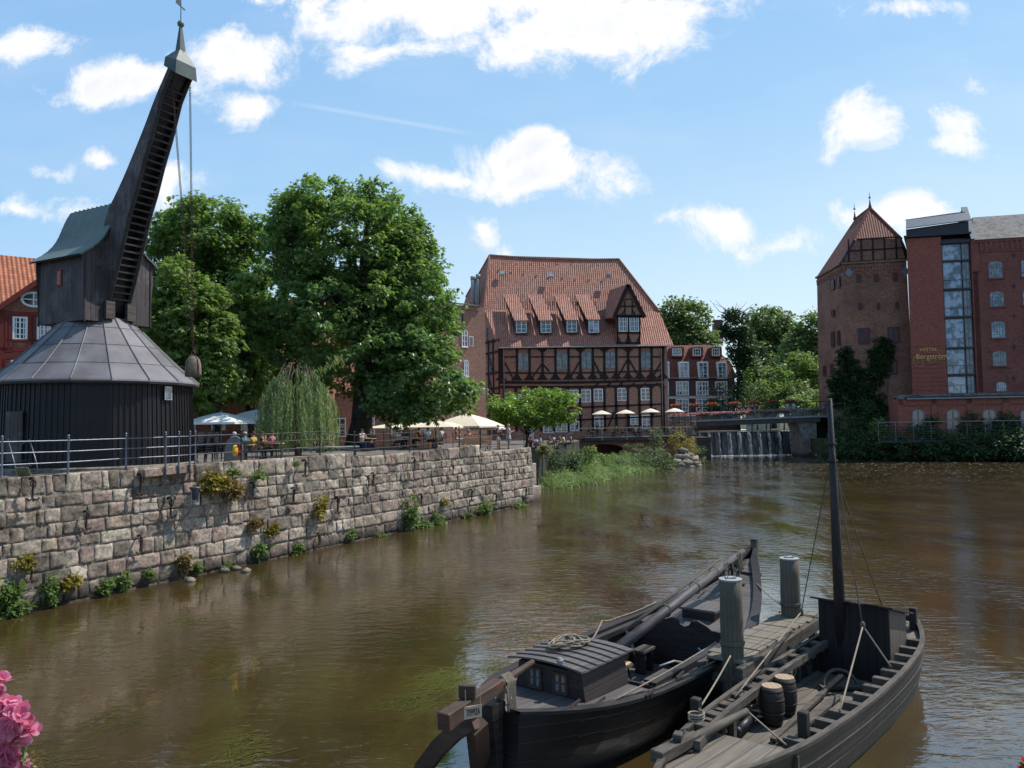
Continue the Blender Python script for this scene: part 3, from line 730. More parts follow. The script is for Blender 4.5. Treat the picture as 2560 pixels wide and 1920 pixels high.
    m.beam(ca[0].lerp(ca[1], .5), md[0].lerp(md[1], .5), .03, .03); m.face(ca[::-1])
    m.build('cap', COPPER_S, root)
    m = MB(); m.ball((hx, 0, hz + 1.96), .125, 12, 8); m.lathe([(.05, hz + 1.8), (.07, hz + 1.86)], 8, (hx, 0, 0)); m.build('ball', m_plain('green_ball', (.16, .22, .14), .45, .4, 9), root, smooth=True)
    m = MB(); m.lathe([(.018, hz + 2.05), (.014, hz + 2.95)], 6, (hx, 0, 0))
    vz = hz + 2.62; c = V((hx, 0, vz)); dd = V((-.35, .94, 0)).normalized()
    m.beam(c - dd * .33, c + dd * .22, .02, .05); m.ball(c + dd * .22, .035, 6, 4)
    m.prism([c - dd * .33 + V((0, 0, -.05)), c - dd * .05 + V((0, 0, -.03)), c - dd * .02 + V((0, 0, .18)), c - dd * .3 + V((0, 0, .24))], (.015, 0, 0))
    m.build('weather_vane', COPPER_S, root)
    # two chains and the stone plumb
    hook = cl_b(483, 905, 0); top1 = cl_b(430, 196, -.22); top2 = cl_b(475, 212, .3); h0 = hook + V((0, 0, .4))
    for tp_ in (top1, top2):
        m = MB(); n_ = 96; d = (h0 - tp_); 
        for i in range(n_):
            a = tp_ + d * (i / n_); b = tp_ + d * ((i + 1.28) / n_); e1, e2 = basis(b - a); e = e1 if i % 2 else e2
            mid = (a + b) / 2
            m.tube([a, mid + e * .034 + (a - mid) * .5, mid + e * .034 + (b - mid) * .5, b, mid - e * .034 + (b - mid) * .5, mid - e * .034 + (a - mid) * .5, a], .0115, 4, cap=False)
        m.build('chain', RUSTC, root)
    m = MB(); prof = [(.27, -.52), (.28, -.40), (.265, -.1), (.22, .08), (.13, .19), (.03, .23)]
    m.lathe(prof, 14, hook + V((0, 0, 0)), 0, .5)
    o = m.build('plumb_weight', m_plain('plumb_stone', (.22, .18, .13), .85, .5, 4, 0, .5), root, smooth=True)
    m = MB()
    for ph in (0, PI / 2):
        m.tube([hook + V((math.cos(ph) * r * 1.03 * sg, math.sin(ph) * r * 1.03 * sg, zz)) for sg, seq in ((1, prof), (-1, prof[::-1])) for r, zz in seq], .022, 5)
    m.tube([hook + V((.09 * math.cos(t), 0, .3 + .1 * math.sin(t))) for t in np.linspace(0, 2 * PI, 13)], .02, 5)
    m.build('iron_strap', m_plain('strap_iron', (.16, .075, .07), .7, .3, 12), o)
crane()

# steps with tube handrail and the sheet by the crane door
st = empty('access_steps', CMI.inverted() @ V((1.2, -3.9, 0)), CRZ, 'thin tubular metal stair with handrail leaning against the black crane drum', 'steps')
m = MB()
for y in (-.35, .35):
    m.tube([(0, y, 0), (0, y, .95), (.5, y, 1.15), (.9, y, .35), (1.0, y, 0)], .018, 6)
m.build('handrail', RAILM, st, smooth=True)
m = MB()
for k in range(3): m.bx(.25 + k * .22, .45 + k * .22, -.33, .33, .42 - k * .17, .46 - k * .17)
m.build('tread', DKMET, st)
p = WL((HIT(70, 1178, W0 - ND * .5, ND) - W0).dot(TD), -.6, QZ)
m = MB(); m.prism([(-.2, 0, .0), (.18, 0, .0), (.22, -.28, .32), (-.16, -.28, .32)], (0, .02, .01)); tag(m.build('board', m_plain('green_board', (.22, .24, .12), .7), None, loc=p), 'small olive green board leaning on the quay edge by the crane', 'board')
# ---------------------------------------------------------------- buildings
class FB:
    """a facade frame: local x along the front, y into the building, z up"""
    def __init__(s, root, O, d):
        s.root = root; s.O = V((O[0], O[1], O[2])); s.d = V((d[0], d[1], 0)).normalized()
        s.mi = M3.Translation(s.O) @ M3.Rotation(math.atan2(s.d.y, s.d.x), 4, 'Z'); s.inv = s.mi.inverted()
        s.n = V((s.d.y, -s.d.x, 0))      # outward
    def q(s, px, py, y=0.0): return s.inv @ HIT(px, py, s.O - s.n * y, s.n)
    def l(s, w): return s.inv @ w
def facade(name, O, d, label, cat='building', group=None):
    r = empty(name, O, math.atan2(d[1], d[0]), label, cat, group); return FB(r, O, d)

def window(par, x0, x1, z0, z1, y=0.0, cols=2, rows=3, fr=WHITE, gl=None, arch=0.0, fw=.07, mw=.035, name='window', proud=.07, sill=None, side=None, cross=False, surround=None):
    """glazed window in local facade axes; side: (origin, xdir, outward) for other walls"""
    gl = gl or GLASS
    if side: o_, xd, nd = side
    else: o_, xd, nd = V((0, y, 0)), V((1, 0, 0)), V((0, -1, 0))
    T = lambda x, p, z: o_ + xd * x + nd * p + V((0, 0, z))
    def bar(m, a, b, c, d, p0, p1):
        m.hexa([T(a, p0, c), T(a, p1, c), T(b, p1, c), T(b, p0, c), T(a, p0, d), T(a, p1, d), T(b, p1, d), T(b, p0, d)])
    m = MB(); zt = z1 - arch
    bar(m, x0, x0 + fw, z0, zt, 0, proud); bar(m, x1 - fw, x1, z0, zt, 0, proud); bar(m, x0 + fw, x1 - fw, z0, z0 + fw, 0, proud)
    xc = (x0 + x1) / 2; hw = (x1 - x0) / 2
    def topz(x): return zt + (arch * math.sqrt(max(0, 1 - ((x - xc) / hw) ** 2)) if arch else 0)
    if arch:
        K = 8
        for i in range(K):
            a = PI - PI * i / K; b = PI - PI * (i + 1) / K; k = (hw - fw) / hw
            pts = [(xc + hw * math.cos(a), zt + arch * math.sin(a)), (xc + hw * math.cos(b), zt + arch * math.sin(b)), (xc + k * hw * math.cos(b), zt + k * arch * math.sin(b)), (xc + k * hw * math.cos(a), zt + k * arch * math.sin(a))]
            m.hexa([T(*((p[0], 0, p[1]))) for p in pts] + [T(p[0], proud, p[1]) for p in pts])
    else: bar(m, x0 + fw, x1 - fw, z1 - fw, z1, 0, proud)
    for i in range(1, cols):
        x = x0 + (x1 - x0) * i / cols; w_ = mw * (1.7 if (cols % 2 == 0 and i == cols // 2) else 1); bar(m, x - w_ / 2, x + w_ / 2, z0 + fw, topz(x) - fw, .012, proud - .012)
    for j in range(1, rows):
        zz = z0 + (z1 - z0) * j / rows; bar(m, x0 + fw, x1 - fw, zz - mw / 2, zz + mw / 2, .016, proud - .02)
    if sill: bar(m, x0 - .08, x1 + .08, z0 - .1, z0 - .003, 0, .16)
    o = m.build(name, fr, par)
    g = MB(); K = 8
    pts = [T(x0 + .01, .02, z0 + .01), T(x1 - .01, .02, z0 + .01)]
    if arch: pts += [T(xc + (hw - .01) * math.cos(PI * i / K), .02, zt + (arch - .01) * math.sin(PI * i / K)) for i in range(K + 1)]
    else: pts += [T(x1 - .01, .02, z1 - .01), T(x0 + .01, .02, z1 - .01)]
    g.face(pts); g.build('pane', gl, o)
    return o

# ---- the half-timbered mill house
def mill():
    O = P(1251, 1000, 108); O.z = 3.1
    F = facade('mill_house', O, (1, 0), 'big half-timbered brick mill house with steep red tiled roof and five dormers beside the weir', 'building')
    r = F.root; L = F.l
    W = F.q(1668, 900).x; H = F.q(1400, 868).z; sk = V((-.42, .907, 0))
    m = MB(); a = V((0, 0, -2)); b = V((W, 0, -2)); c = b + sk * 20; d = a + sk * 20; up = V((0, 0, H + 2.0))
    m.face([a, b, b + up, a + up]); m.face([d, a, a + up, d + up]); m.face([b, c, c + up, b + up]); m.face([c, d, d + up, c + up])
    # gable part of the flank under the hip
    hL = L(P(1213, 775, 112.5)); hB = L(P(1165, 742, 125))
    m.face([a + up, hL + V((.1, .2, -.3)), hB + V((.2, 0, -.3)), d + up][::-1])
    m.build('wall', BRK_MILL, r)
    # roof
    eL, eR, hR, rR, rL = [L(P(*k)) for k in ((1248, 869, 107.55), (1684, 863, 107.55), (1648, 778, 112.5), (1547, 648, 117.6), (1224, 638, 117.6))]
    hL = L(P(1211, 774, 112.5)); m = MB()
    mid = lambda p, q, f: p.lerp(q, f)
    N_ = 8
    for i in range(N_):       # ridge with the gentle sag of an old roof
        f0, f1 = i / N_, (i + 1) / N_; sg = lambda f: V((0, 0, -.28 * math.sin(PI * f)))
        m.face([mid(eL, eR, f0), mid(eL, eR, f1), mid(hL, hR, f1) + sg(f1) * .4, mid(hL, hR, f0) + sg(f0) * .4])
        m.face([mid(hL, hR, f0) + sg(f0) * .4, mid(hL, hR, f1) + sg(f1) * .4, mid(rL, rR, f1) + sg(f1), mid(rL, rR, f0) + sg(f0)])
    hBR = hR + sk * 12 + V((.8, 0, 0)); bL = eL + sk * 21; bR = eR + sk * 21
    m.face([hB, hL, rL]); m.face([hR, hBR, rR])
    m.face([rL, rR, hBR, bR, bL, hB][::-1])
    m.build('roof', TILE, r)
    m = MB()
    for p, q in ((rL, rR), (rL, hL), (rR, hR), (rL, hB)):
        k = 7; m.tube([mid(p, q, i / k) + V((0, -.03, -.28 * math.sin(PI * i / k) if (p is rL and q is rR) else 0)) for i in range(k + 1)], .16, 6)
    m.build('ridge_tiles', TILE, r)
    m = MB(); m.tube([eL + V((0, -.08, -.05)), eR + V((0, -.08, -.05))], .09, 6)
    o = m.build('gutter', LEADW, r)
    for px in (1259, 1653):
        p = F.q(px, 875, -.2); m = MB(); m.tube([p + V((0, -.2, .2)), p + V((0, 0, -.6)), (p.x, -.16, 7.0 if px > 1400 else 6.0), (p.x, -.16, .2)], .055, 6); m.build('downpipe', LEADW, o, smooth=True)
    # roof face for hanging dormers on
    P0 = eL; nr = (eR - eL).cross(rL - eL).normalized(); P0w = F.mi @ P0; nw = F.mi.to_3x3() @ nr
    on = lambda px, py: L(HIT(px, py, P0w, nw))
    # timber frame
    tb = MB()
    def bar(x0, y0, x1, y1, w=.28, off=-.05):
        tb.beam(F.q(x0, y0, off), F.q(x1, y1, off), w, .1, (0, 1, 0))
    s = lambda x, y: (1120 + .2712 * x, 600 + .2712 * y)
    for x in (490, 635, 750, 870, 990, 1110, 1220, 1335, 1440, 1550, 1660, 1768, 1875, 1978):
        bar(*s(x, 985), *s(x + 3, 1290), .32 if x not in (490, 1978) else .45)
    bar(*s(480, 998), *s(2000, 985), .35); sag = lambda x: -18 * math.sin(PI * (x - 480) / 1500) * -.6
    xs_ = list(range(480, 1990, 125)) + [1985]
    for a, b in zip(xs_, xs_[1:]):
        for yy, w in ((1212, .2), (1300, .36), (1342, .34)):
            bar(*s(a - 3, yy + 12 - 22 * (a - 480) / 1500 + sag(a)), *s(b + 3, yy + 12 - 22 * (b - 480) / 1500 + sag(b)), w, -.07 if yy > 1290 else -.045)
    for a, b in ((520, 630), (765, 985), (1115, 1215), (1345, 1440), (1565, 1660), (1670, 1760), (1885, 1972)): bar(*s(a, 1078), *s(b, 1076), .17)
    for a in ((525, 1130, 605, 1290), (868, 1140, 770, 1275), (872, 1140, 935, 1210), (1212, 1120, 1125, 1275), (1347, 1120, 1420, 1268), (1655, 1100, 1570, 1255), (1668, 1100, 1755, 1255), (1975, 1110, 1890, 1255)):
        bar(*s(a[0], a[1]), *s(a[2], a[3]), .2, -.047)
    def tulip(x, y, w, h, fl=1):
        pts = []
        for sg in (-1, 1):
            for k in range(6):
                t = k / 5; pts_ = (x + sg * (w * (1 - t) ** 2 * 1.0 + 4), y - fl * h * t)
                pts.append(pts_)
        poly = pts[:6] + pts[6:][::-1]
        loc = [F.q(*s(*p), -.055) for p in poly]
        tb.prism(loc, (0, -.05, 0))
    for x in (490, 635, 750, 870, 990, 1110, 1220, 1335, 1440, 1550, 1660, 1768, 1875, 1978): tulip(x, 1296 - 22 * (x - 480) / 1500, 52, 95)
    for x in (870, 1660, 1440, 1220): tulip(x, 1003, 48, 60, -1)
    low = [(515, 625), (625, 735), (735, 850), (850, 970), (970, 1105), (1105, 1215), (1215, 1330), (1330, 1440), (1440, 1547), (1547, 1655), (1655, 1762), (1762, 1870), (1870, 1978)]
    for x in [515] + [b for a, b in low]:
        bar(*s(x, 1345), 1120 + .2712 * x + 2, 1078, .34 if x != 1978 else .5); tulip(x, 1352, 32, 40, -1)
    bar(1258, 1026, 1662, 1010, .24); bar(1258, 1058, 1662, 1040, .2); bar(1258, 985, 1420, 978, .16)
    for a, b in ((1455, 1065, ), (1535, 1060), (1640, 1050)): bar(a, b - 30, a - 14, b + 6, .2, -.047)
    for x in (1330, 1440, 1547, 1655, 1762, 1870): bar(*s(x + 8, 1360 - 3), *s(x + 62, 1318), .2, -.06)
    tb.build('timber_frame', TIMB, r)
    # upper arched windows come in pairs
    for a, b, y0, y1 in ((645, 740, 1040, 1202), (1002, 1100, 1035, 1197), (1226, 1320, 1030, 1187), (1452, 1541, 1030, 1184), (1778, 1866, 1030, 1180)):
        c = (a + b) / 2
        for u0, u1 in ((a, c - 3), (c + 3, b)):
            p0 = F.q(*s(u0, y1)); p1 = F.q(*s(u1, y0)); window(r, p0.x, p1.x, p0.z, p1.z, 0, 2, 4, GREYP, GLASSL, arch=(p1.x - p0.x) * .45, fw=.06, mw=.03, name='arched_window', proud=.09)
    for a in ((1422, 975, 1446, 1006), (1452, 974, 1477, 1006), (1484, 972, 1507, 1004), (1542, 970, 1567, 1002), (1602, 970, 1626, 1001), (1259, 984, 1284, 1012), (1288, 984, 1304, 1012), (1486, 1042, 1510, 1073), (1576, 1039, 1599, 1062), (1605, 1037, 1629, 1073), (1358, 1058, 1384, 1083), (1389, 1057, 1418, 1081), (1425, 1052, 1448, 1078)):
        p0 = F.q(a[0], a[3]); p1 = F.q(a[2], a[1]); window(r, p0.x, p1.x, p0.z, p1.z, 0, 2 if a[2] - a[0] < 20 else 4 if False else 2, 3, fw=.11, mw=.06, proud=.1)
    p0 = F.q(1318, 1100); p1 = F.q(1335, 1066); m = MB(); m.bx(p0.x, p1.x, -.08, 0, 0, p1.z); m.build('door', CREAM, r)
    # shed dormers
    for i, (x0, x1, y0, y1, tl, tr) in enumerate(((628, 725, 745, 858, 508, 640), (855, 952, 745, 856, 733, 865), (1095, 1190, 740, 852, 970, 1100), (1297, 1393, 738, 855, 1165, 1300))):
        b = on(*s((x0 + x1) / 2, y1)); yy = b.y - .05
        fb = FB(None, F.mi @ V((0, yy, 0)), (1, 0)); g = lambda x, y: F.l(HIT(*s(x, y), F.mi @ V((0, yy, 0)), F.n))
        A, B = g(x0, y1), g(x1, y1); C, D = g(x1, y0), g(x0, y0)
        TL, TR = on(*s(tl, 505)), on(*s(tr, 505))
        e = V((0, -.25, -.06)); OL, OR = D + V((-.25, 0, .1)) + e, C + V((.25, 0, .1)) + e
        m = MB(); m.face([OL, OR, TR + V((0, -.03, .05)), TL + V((0, -.03, .05))]); m.face([OR, OL, OL + V((0, .05, -.09)), OR + V((0, .05, -.09))])
        o = m.build('dormer_roof', TILE, r)
        m = MB(); gb = D + V((-.1, 0, 0)); m.face([A + V((-.1, .03, -.05)), gb + V((0, .03, .06)), TL + V((0, 0, .0))]); hh = C + V((.1, .03, .06)); m.face([B + V((.1, .03, -.05)), TR, hh])
        m.face([A + V((-.12, .03, -.1)), B + V((.12, .03, -.1)), C + V((.12, .03, .08)), D + V((-.12, .03, .08))]); m.bx(A.x - .2, B.x + .2, A.y - .12, A.y + .05, A.z - .16, A.z - .06)
        m.build('dormer_cheek', GREYP if False else DKMET, o)
        window(r, A.x, B.x, A.z, D.z, A.y, 2, 3, fw=.09, mw=.05, name='dormer_window', gl=GLASSB if i in (3,) else GLASS)
    # gabled dormer, half-timbered, flush with the front
    g = lambda x, y, o=-.12: F.q(*s(x, y), o)
    a0, a1, a2 = g(1567, 955), g(1768, 955), g(1768, 702); a3 = g(1567, 702); ap = g(1662, 415)
    m = MB(); eA, eB = g(1540, 690), g(1800, 695)
    m.face([a0, a1, a2, a3]); m.face([V((eA.x + .2, a3.y, a3.z)), V((eB.x - .3, a3.y, a3.z)), ap + V((0, 0, -.5))]); bk = on(*s(1480, 560)); 
    m.face([a0 + V((0, 6, 3)), a0, a3, a3 + sk * 5]); m.face([a1, a1 + V((0, 6, 3)), a2 + sk * 5, a2])
    o = m.build('gable_dormer', BRK_MILL, r)
    rb = on(*s(1484, 465)); el = on(*s(1437, 722)); er = on(*s(1790, 640))
    F1 = g(1530, 705, -.45); F2 = g(1815, 708, -.45); FA = g(1660, 403, -.45)
    m = MB(); 
    for q in ([F1, FA, rb, el], [FA, F2, er + V((0, 2, 0)), rb]):
        m.face(q); m.face([p - V((0, 0, .12)) for p in q][::-1])
    m.build('dormer_roof', TILE, o)
    t = MB()
    def gb(x0, y0, x1, y1, w): t.beam(g(x0, y0, -.2), g(x1, y1, -.2), w, .1, (0, 1, 0))
    gb(1540, 700, 1800, 703, .42)
    for p, q in ((F1, FA), (F2, FA)): t.beam(p + V((0, .02, -.1)), q + V((0, .02, -.15)), .5, .12, (0, 1, 0))
    for x in (1562, 1662, 1768): gb(x, 700, x, 958, .2)
    gb(1560, 856, 1770, 858, .22); gb(1560, 950, 1770, 952, .3); gb(1600, 610, 1725, 612, .18); gb(1630, 545, 1700, 545, .14); gb(1632, 560, 1632, 690, .14); gb(1698, 560, 1698, 690, .14)
    gb(1640, 945, 1662, 880, .18); gb(1685, 945, 1662, 880, .18); gb(1590, 945, 1565, 890, .18); gb(1740, 945, 1766, 890, .18); gb(1600, 690, 1632, 640, .14); gb(1725, 690, 1698, 640, .14)
    t.build('dormer_timber', TIMB, o)
    for x0, x1 in ((1574, 1654), (1674, 1756)):
        p0, p1 = g(x0, 846), g(x1, 702); window(r, p0.x, p1.x, p0.z, p1.z, p0.y - .03, 4, 3, fw=.1, mw=.05, name='dormer_window', proud=.1)
    # roof lights, vents, flues
    for x, y in ((498, 307), (948, 325), (1480, 333)):
        p = on(*s(x, y)); e1 = V((1, 0, 0)); e2 = (rL - eL); e2 = (e2 - e1 * e2.x).normalized(); m = MB()
        q = [p + e1 * (i * .38) + e2 * (j * .42) + V((0, -.1, .06)) for i, j in ((-1, -1), (1, -1), (1, 1), (-1, 1))]; m.prism([k - V((0, -.1, .06)) for k in q], (0, -.1, .06))
        o = m.build('roof_light', LEADW, r); m = MB(); m.face([k.lerp(p + V((0, -.1, .06)), .2) + V((0, -.02, .012)) for k in q]); m.build('pane', GLASSB, o)
    for x in list(range(505, 1560, 125)):
        p = on(*s(x, 222 + (x - 500) * .015)); m = MB(); m.beam(p + V((0, -.02, .0)), p + V((0, -.16, .02)), .2, .14); m.build('vent_tile', TILE, r)
    for x in (690, 730, 940, 968, 1150, 1185, 1362):
        p = on(*s(x, 605)); m = MB(); m.tube([p, p + V((0, 0, .55))], .09, 6); m.lathe([(.14, .5), (.14, .62), (.02, .7)], 8, p); m.build('vent_pipe', TILE, r)
    for px, y0, y1 in ((1182, 738, 691), (1195, 742, 686)):
        p = L(P(px, y0, 116)); q = L(P(px, y1, 116)); m = MB(); m.tube([p + V((0, 0, -2)), q], .3, 10); m.tube([q.lerp(p, .2), q], .35, 10); m.build('flue', LEADW, r, smooth=True)
    # flank: half-timbered, with narrow windows
    od = V((0, 0, 0)); fd = sk; fn = V((-.907, -.42, 0)); t = MB()
    def fl(u, z0, u2, z1, w): t.beam(fd * u + fn * .06 + V((0, 0, z0)), fd * u2 + fn * .06 + V((0, 0, z1)), w, .1, fn)
    for u in (.2, 2.2, 3.9, 5.6, 7.5, 9.5): fl(u, .5, u, H + (1.5 if u > 2 else 0), .32)
    for z_ in (3.4, 6.4, 7.2, 9.4, H - .4, H + 1.2): fl(0, z_, 11, z_, .3)
    for u in (2.4, 5.8): fl(u, 6.5, u + 1.5, 9, .2); fl(u, 9.6, u + 1.4, H - .6, .2)
    t.build('timber_frame', TIMB, r)
    for u, z0, h in ((2.6, H - 3.4, 2.3), (4.3, H + 1.5, 1.8), (6, H - 3.4, 2.2)):
        window(r, u, u + .95, z0, z0 + h, 0, 2, 4, GREYP, GLASSL, side=(od, fd, fn), proud=.1, name='side_window')
mill()

# ---- brick house with a slate roof left of the mill
def brick_house():
    O = P(1090, 1000, 93); O.z = 3.1; d = V((.80, .60)).normalized()
    F = facade('brick_house', O, d, 'red brick house with arched windows and grey slate roof left of the mill', 'building'); r = F.root
    W = F.q(1214, 900).x; H = F.q(1160, 764).z
    m = MB(); pts = [(0, 0), (W, 0), (W, 12), (0, 12)]
    for (a, b), (c, e) in zip(pts, pts[1:] + pts[:1]): m.face([V((a, b, -2)), V((c, e, -2)), V((c, e, H)), V((a, b, H))])
    m.build('wall', BRK_MILL, r)
    m = MB(); z = H; q = [V((-.3, -.45, z)), V((W - 1.0, -.45, z)), V((W - .5, 12, z + 2.4)), V((-.3, 12, z + 2.4))]
    m.prism(q, (0, 0, .16)); m.build('roof', SLATE, r)
    m = MB(); m.bx(0, W - .9, -.14, 0, H - .5, H); m.build('cornice', BRK_MILL, r)
    for a in ((1154, 825, 1168, 867), (1160, 900, 1170, 941), (1140, 1000, 1152, 1030)):
        p0 = F.q(a[0], a[3]); p1 = F.q(a[2], a[1]); window(r, p0.x, p1.x, p0.z, p1.z, 0, 2, 3, arch=(p1.x - p0.x) * .4, fw=.12, mw=.07, proud=.1, name='arched_window', sill=True)
    p0 = F.q(1168, 866); p1 = F.q(1178, 842); m = MB(); m.bx(p0.x, p1.x, -.5, -.44, p0.z, p1.z); o = m.build('open_casement', WHITE, r); m = MB(); m.bx(p0.x + .1, p1.x - .1, -.52, -.43, p0.z + .1, p1.z - .1); m.build('pane', GLASS, o)
    p0 = F.q(1154, 806); p1 = F.q(1158, 785); m = MB(); m.bx(p0.x, p1.x, -.02, .3, p0.z, p1.z); m.build('slit', DKMET, r)
brick_house()

# ---- background hotel with mansard roof
def mansard():
    O = P(1640, 1030, 150); O.z = 3.3
    F = facade('mansard_house', O, (1, 0), 'brick hotel with red mansard roof and rows of white framed windows behind the bridge', 'building'); r = F.root; q = F.q
    W = q(1838, 1000).x; z1 = q(1750, 944).z; zr = q(1750, 857).z; zk = z1 + (zr - z1) * .45
    m = MB()
    for a in ([(0, 0), (W, 0)], [(W, 0), (W, 12)], [(W, 12), (0, 12)], [(0, 12), (0, 0)]): m.face([V((*a[0], -2)), V((*a[1], -2)), V((*a[1], z1)), V((*a[0], z1))])
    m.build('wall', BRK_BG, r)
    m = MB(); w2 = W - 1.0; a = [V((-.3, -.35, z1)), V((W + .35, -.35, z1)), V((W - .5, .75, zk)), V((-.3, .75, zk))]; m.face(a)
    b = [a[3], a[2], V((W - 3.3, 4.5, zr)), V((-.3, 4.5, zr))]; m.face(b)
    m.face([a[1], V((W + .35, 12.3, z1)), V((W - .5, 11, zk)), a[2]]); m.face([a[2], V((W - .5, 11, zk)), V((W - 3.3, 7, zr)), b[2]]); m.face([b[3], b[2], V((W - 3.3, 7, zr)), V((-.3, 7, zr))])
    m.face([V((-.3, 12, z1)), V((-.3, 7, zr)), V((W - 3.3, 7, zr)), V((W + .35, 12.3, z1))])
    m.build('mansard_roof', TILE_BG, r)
    for x0, x1 in ((1681, 1705), (1732, 1753), (1780, 1800)):
        p0, p1 = q(x0, 889, 1.0), q(x1, 871, 1.0); m = MB(); m.bx(p0.x - .15, p1.x + .35, 1.0, 4, p0.z - .3, p1.z + .25); o = m.build('dormer', TILE_BG, r); window(r, p0.x, p1.x - .1, p0.z, p1.z, 1.0, 3, 2, fw=.14, mw=.08, name='dormer_window')
        m = MB(); m.bx(p0.x + .9, p1.x + 1.2, -.1, -.05, p0.z - .9, p0.z - .82); 
        for k in range(8): m.bx(p0.x + .9 + k * .22, p0.x + .94 + k * .22, -.1, -.06, p0.z - 1.7, p0.z - .85)
        m.build('balcony_rail', DKMET, o)
    for x0, x1 in ((1663, 1671), (1700, 1720), (1748, 1768), (1796, 1815)):
        p0, p1 = q(x0, 946, -.4), q(x1, 906, -.4); m = MB(); m.bx(p0.x - .15, p1.x + .2, -.35, 1.0, p0.z - .1, p1.z + .15); o = m.build('bay_dormer', WHITE, r); window(r, p0.x, p1.x, p0.z, p1.z, -.38, 2, 4, fw=.12, mw=.07, name='french_window', gl=GLASSB)
    for x0, x1 in ((1655, 1671), (1690, 1721), (1740, 1770), (1788, 1817)):
        for y1, y0 in ((953, 989), (997, 1030)):
            p0, p1 = q(x0, y0), q(x1, y1); window(r, p0.x, p1.x, p0.z, p1.z, 0, 4, 3, fw=.2, mw=.12, proud=.3, name='tall_window', gl=GLASSB)
    m = MB(); z = q(1750, 993).z; m.bx(-.05, W + .05, -.12, 0, z - .25, z + .25); m.build('string_course', CREAM, r)
    m = MB(); m.bx(-.05, W + .1, -.5, -.36, z1 - .12, z1 + .05); m.build('gutter', LEADW, r)
mansard()

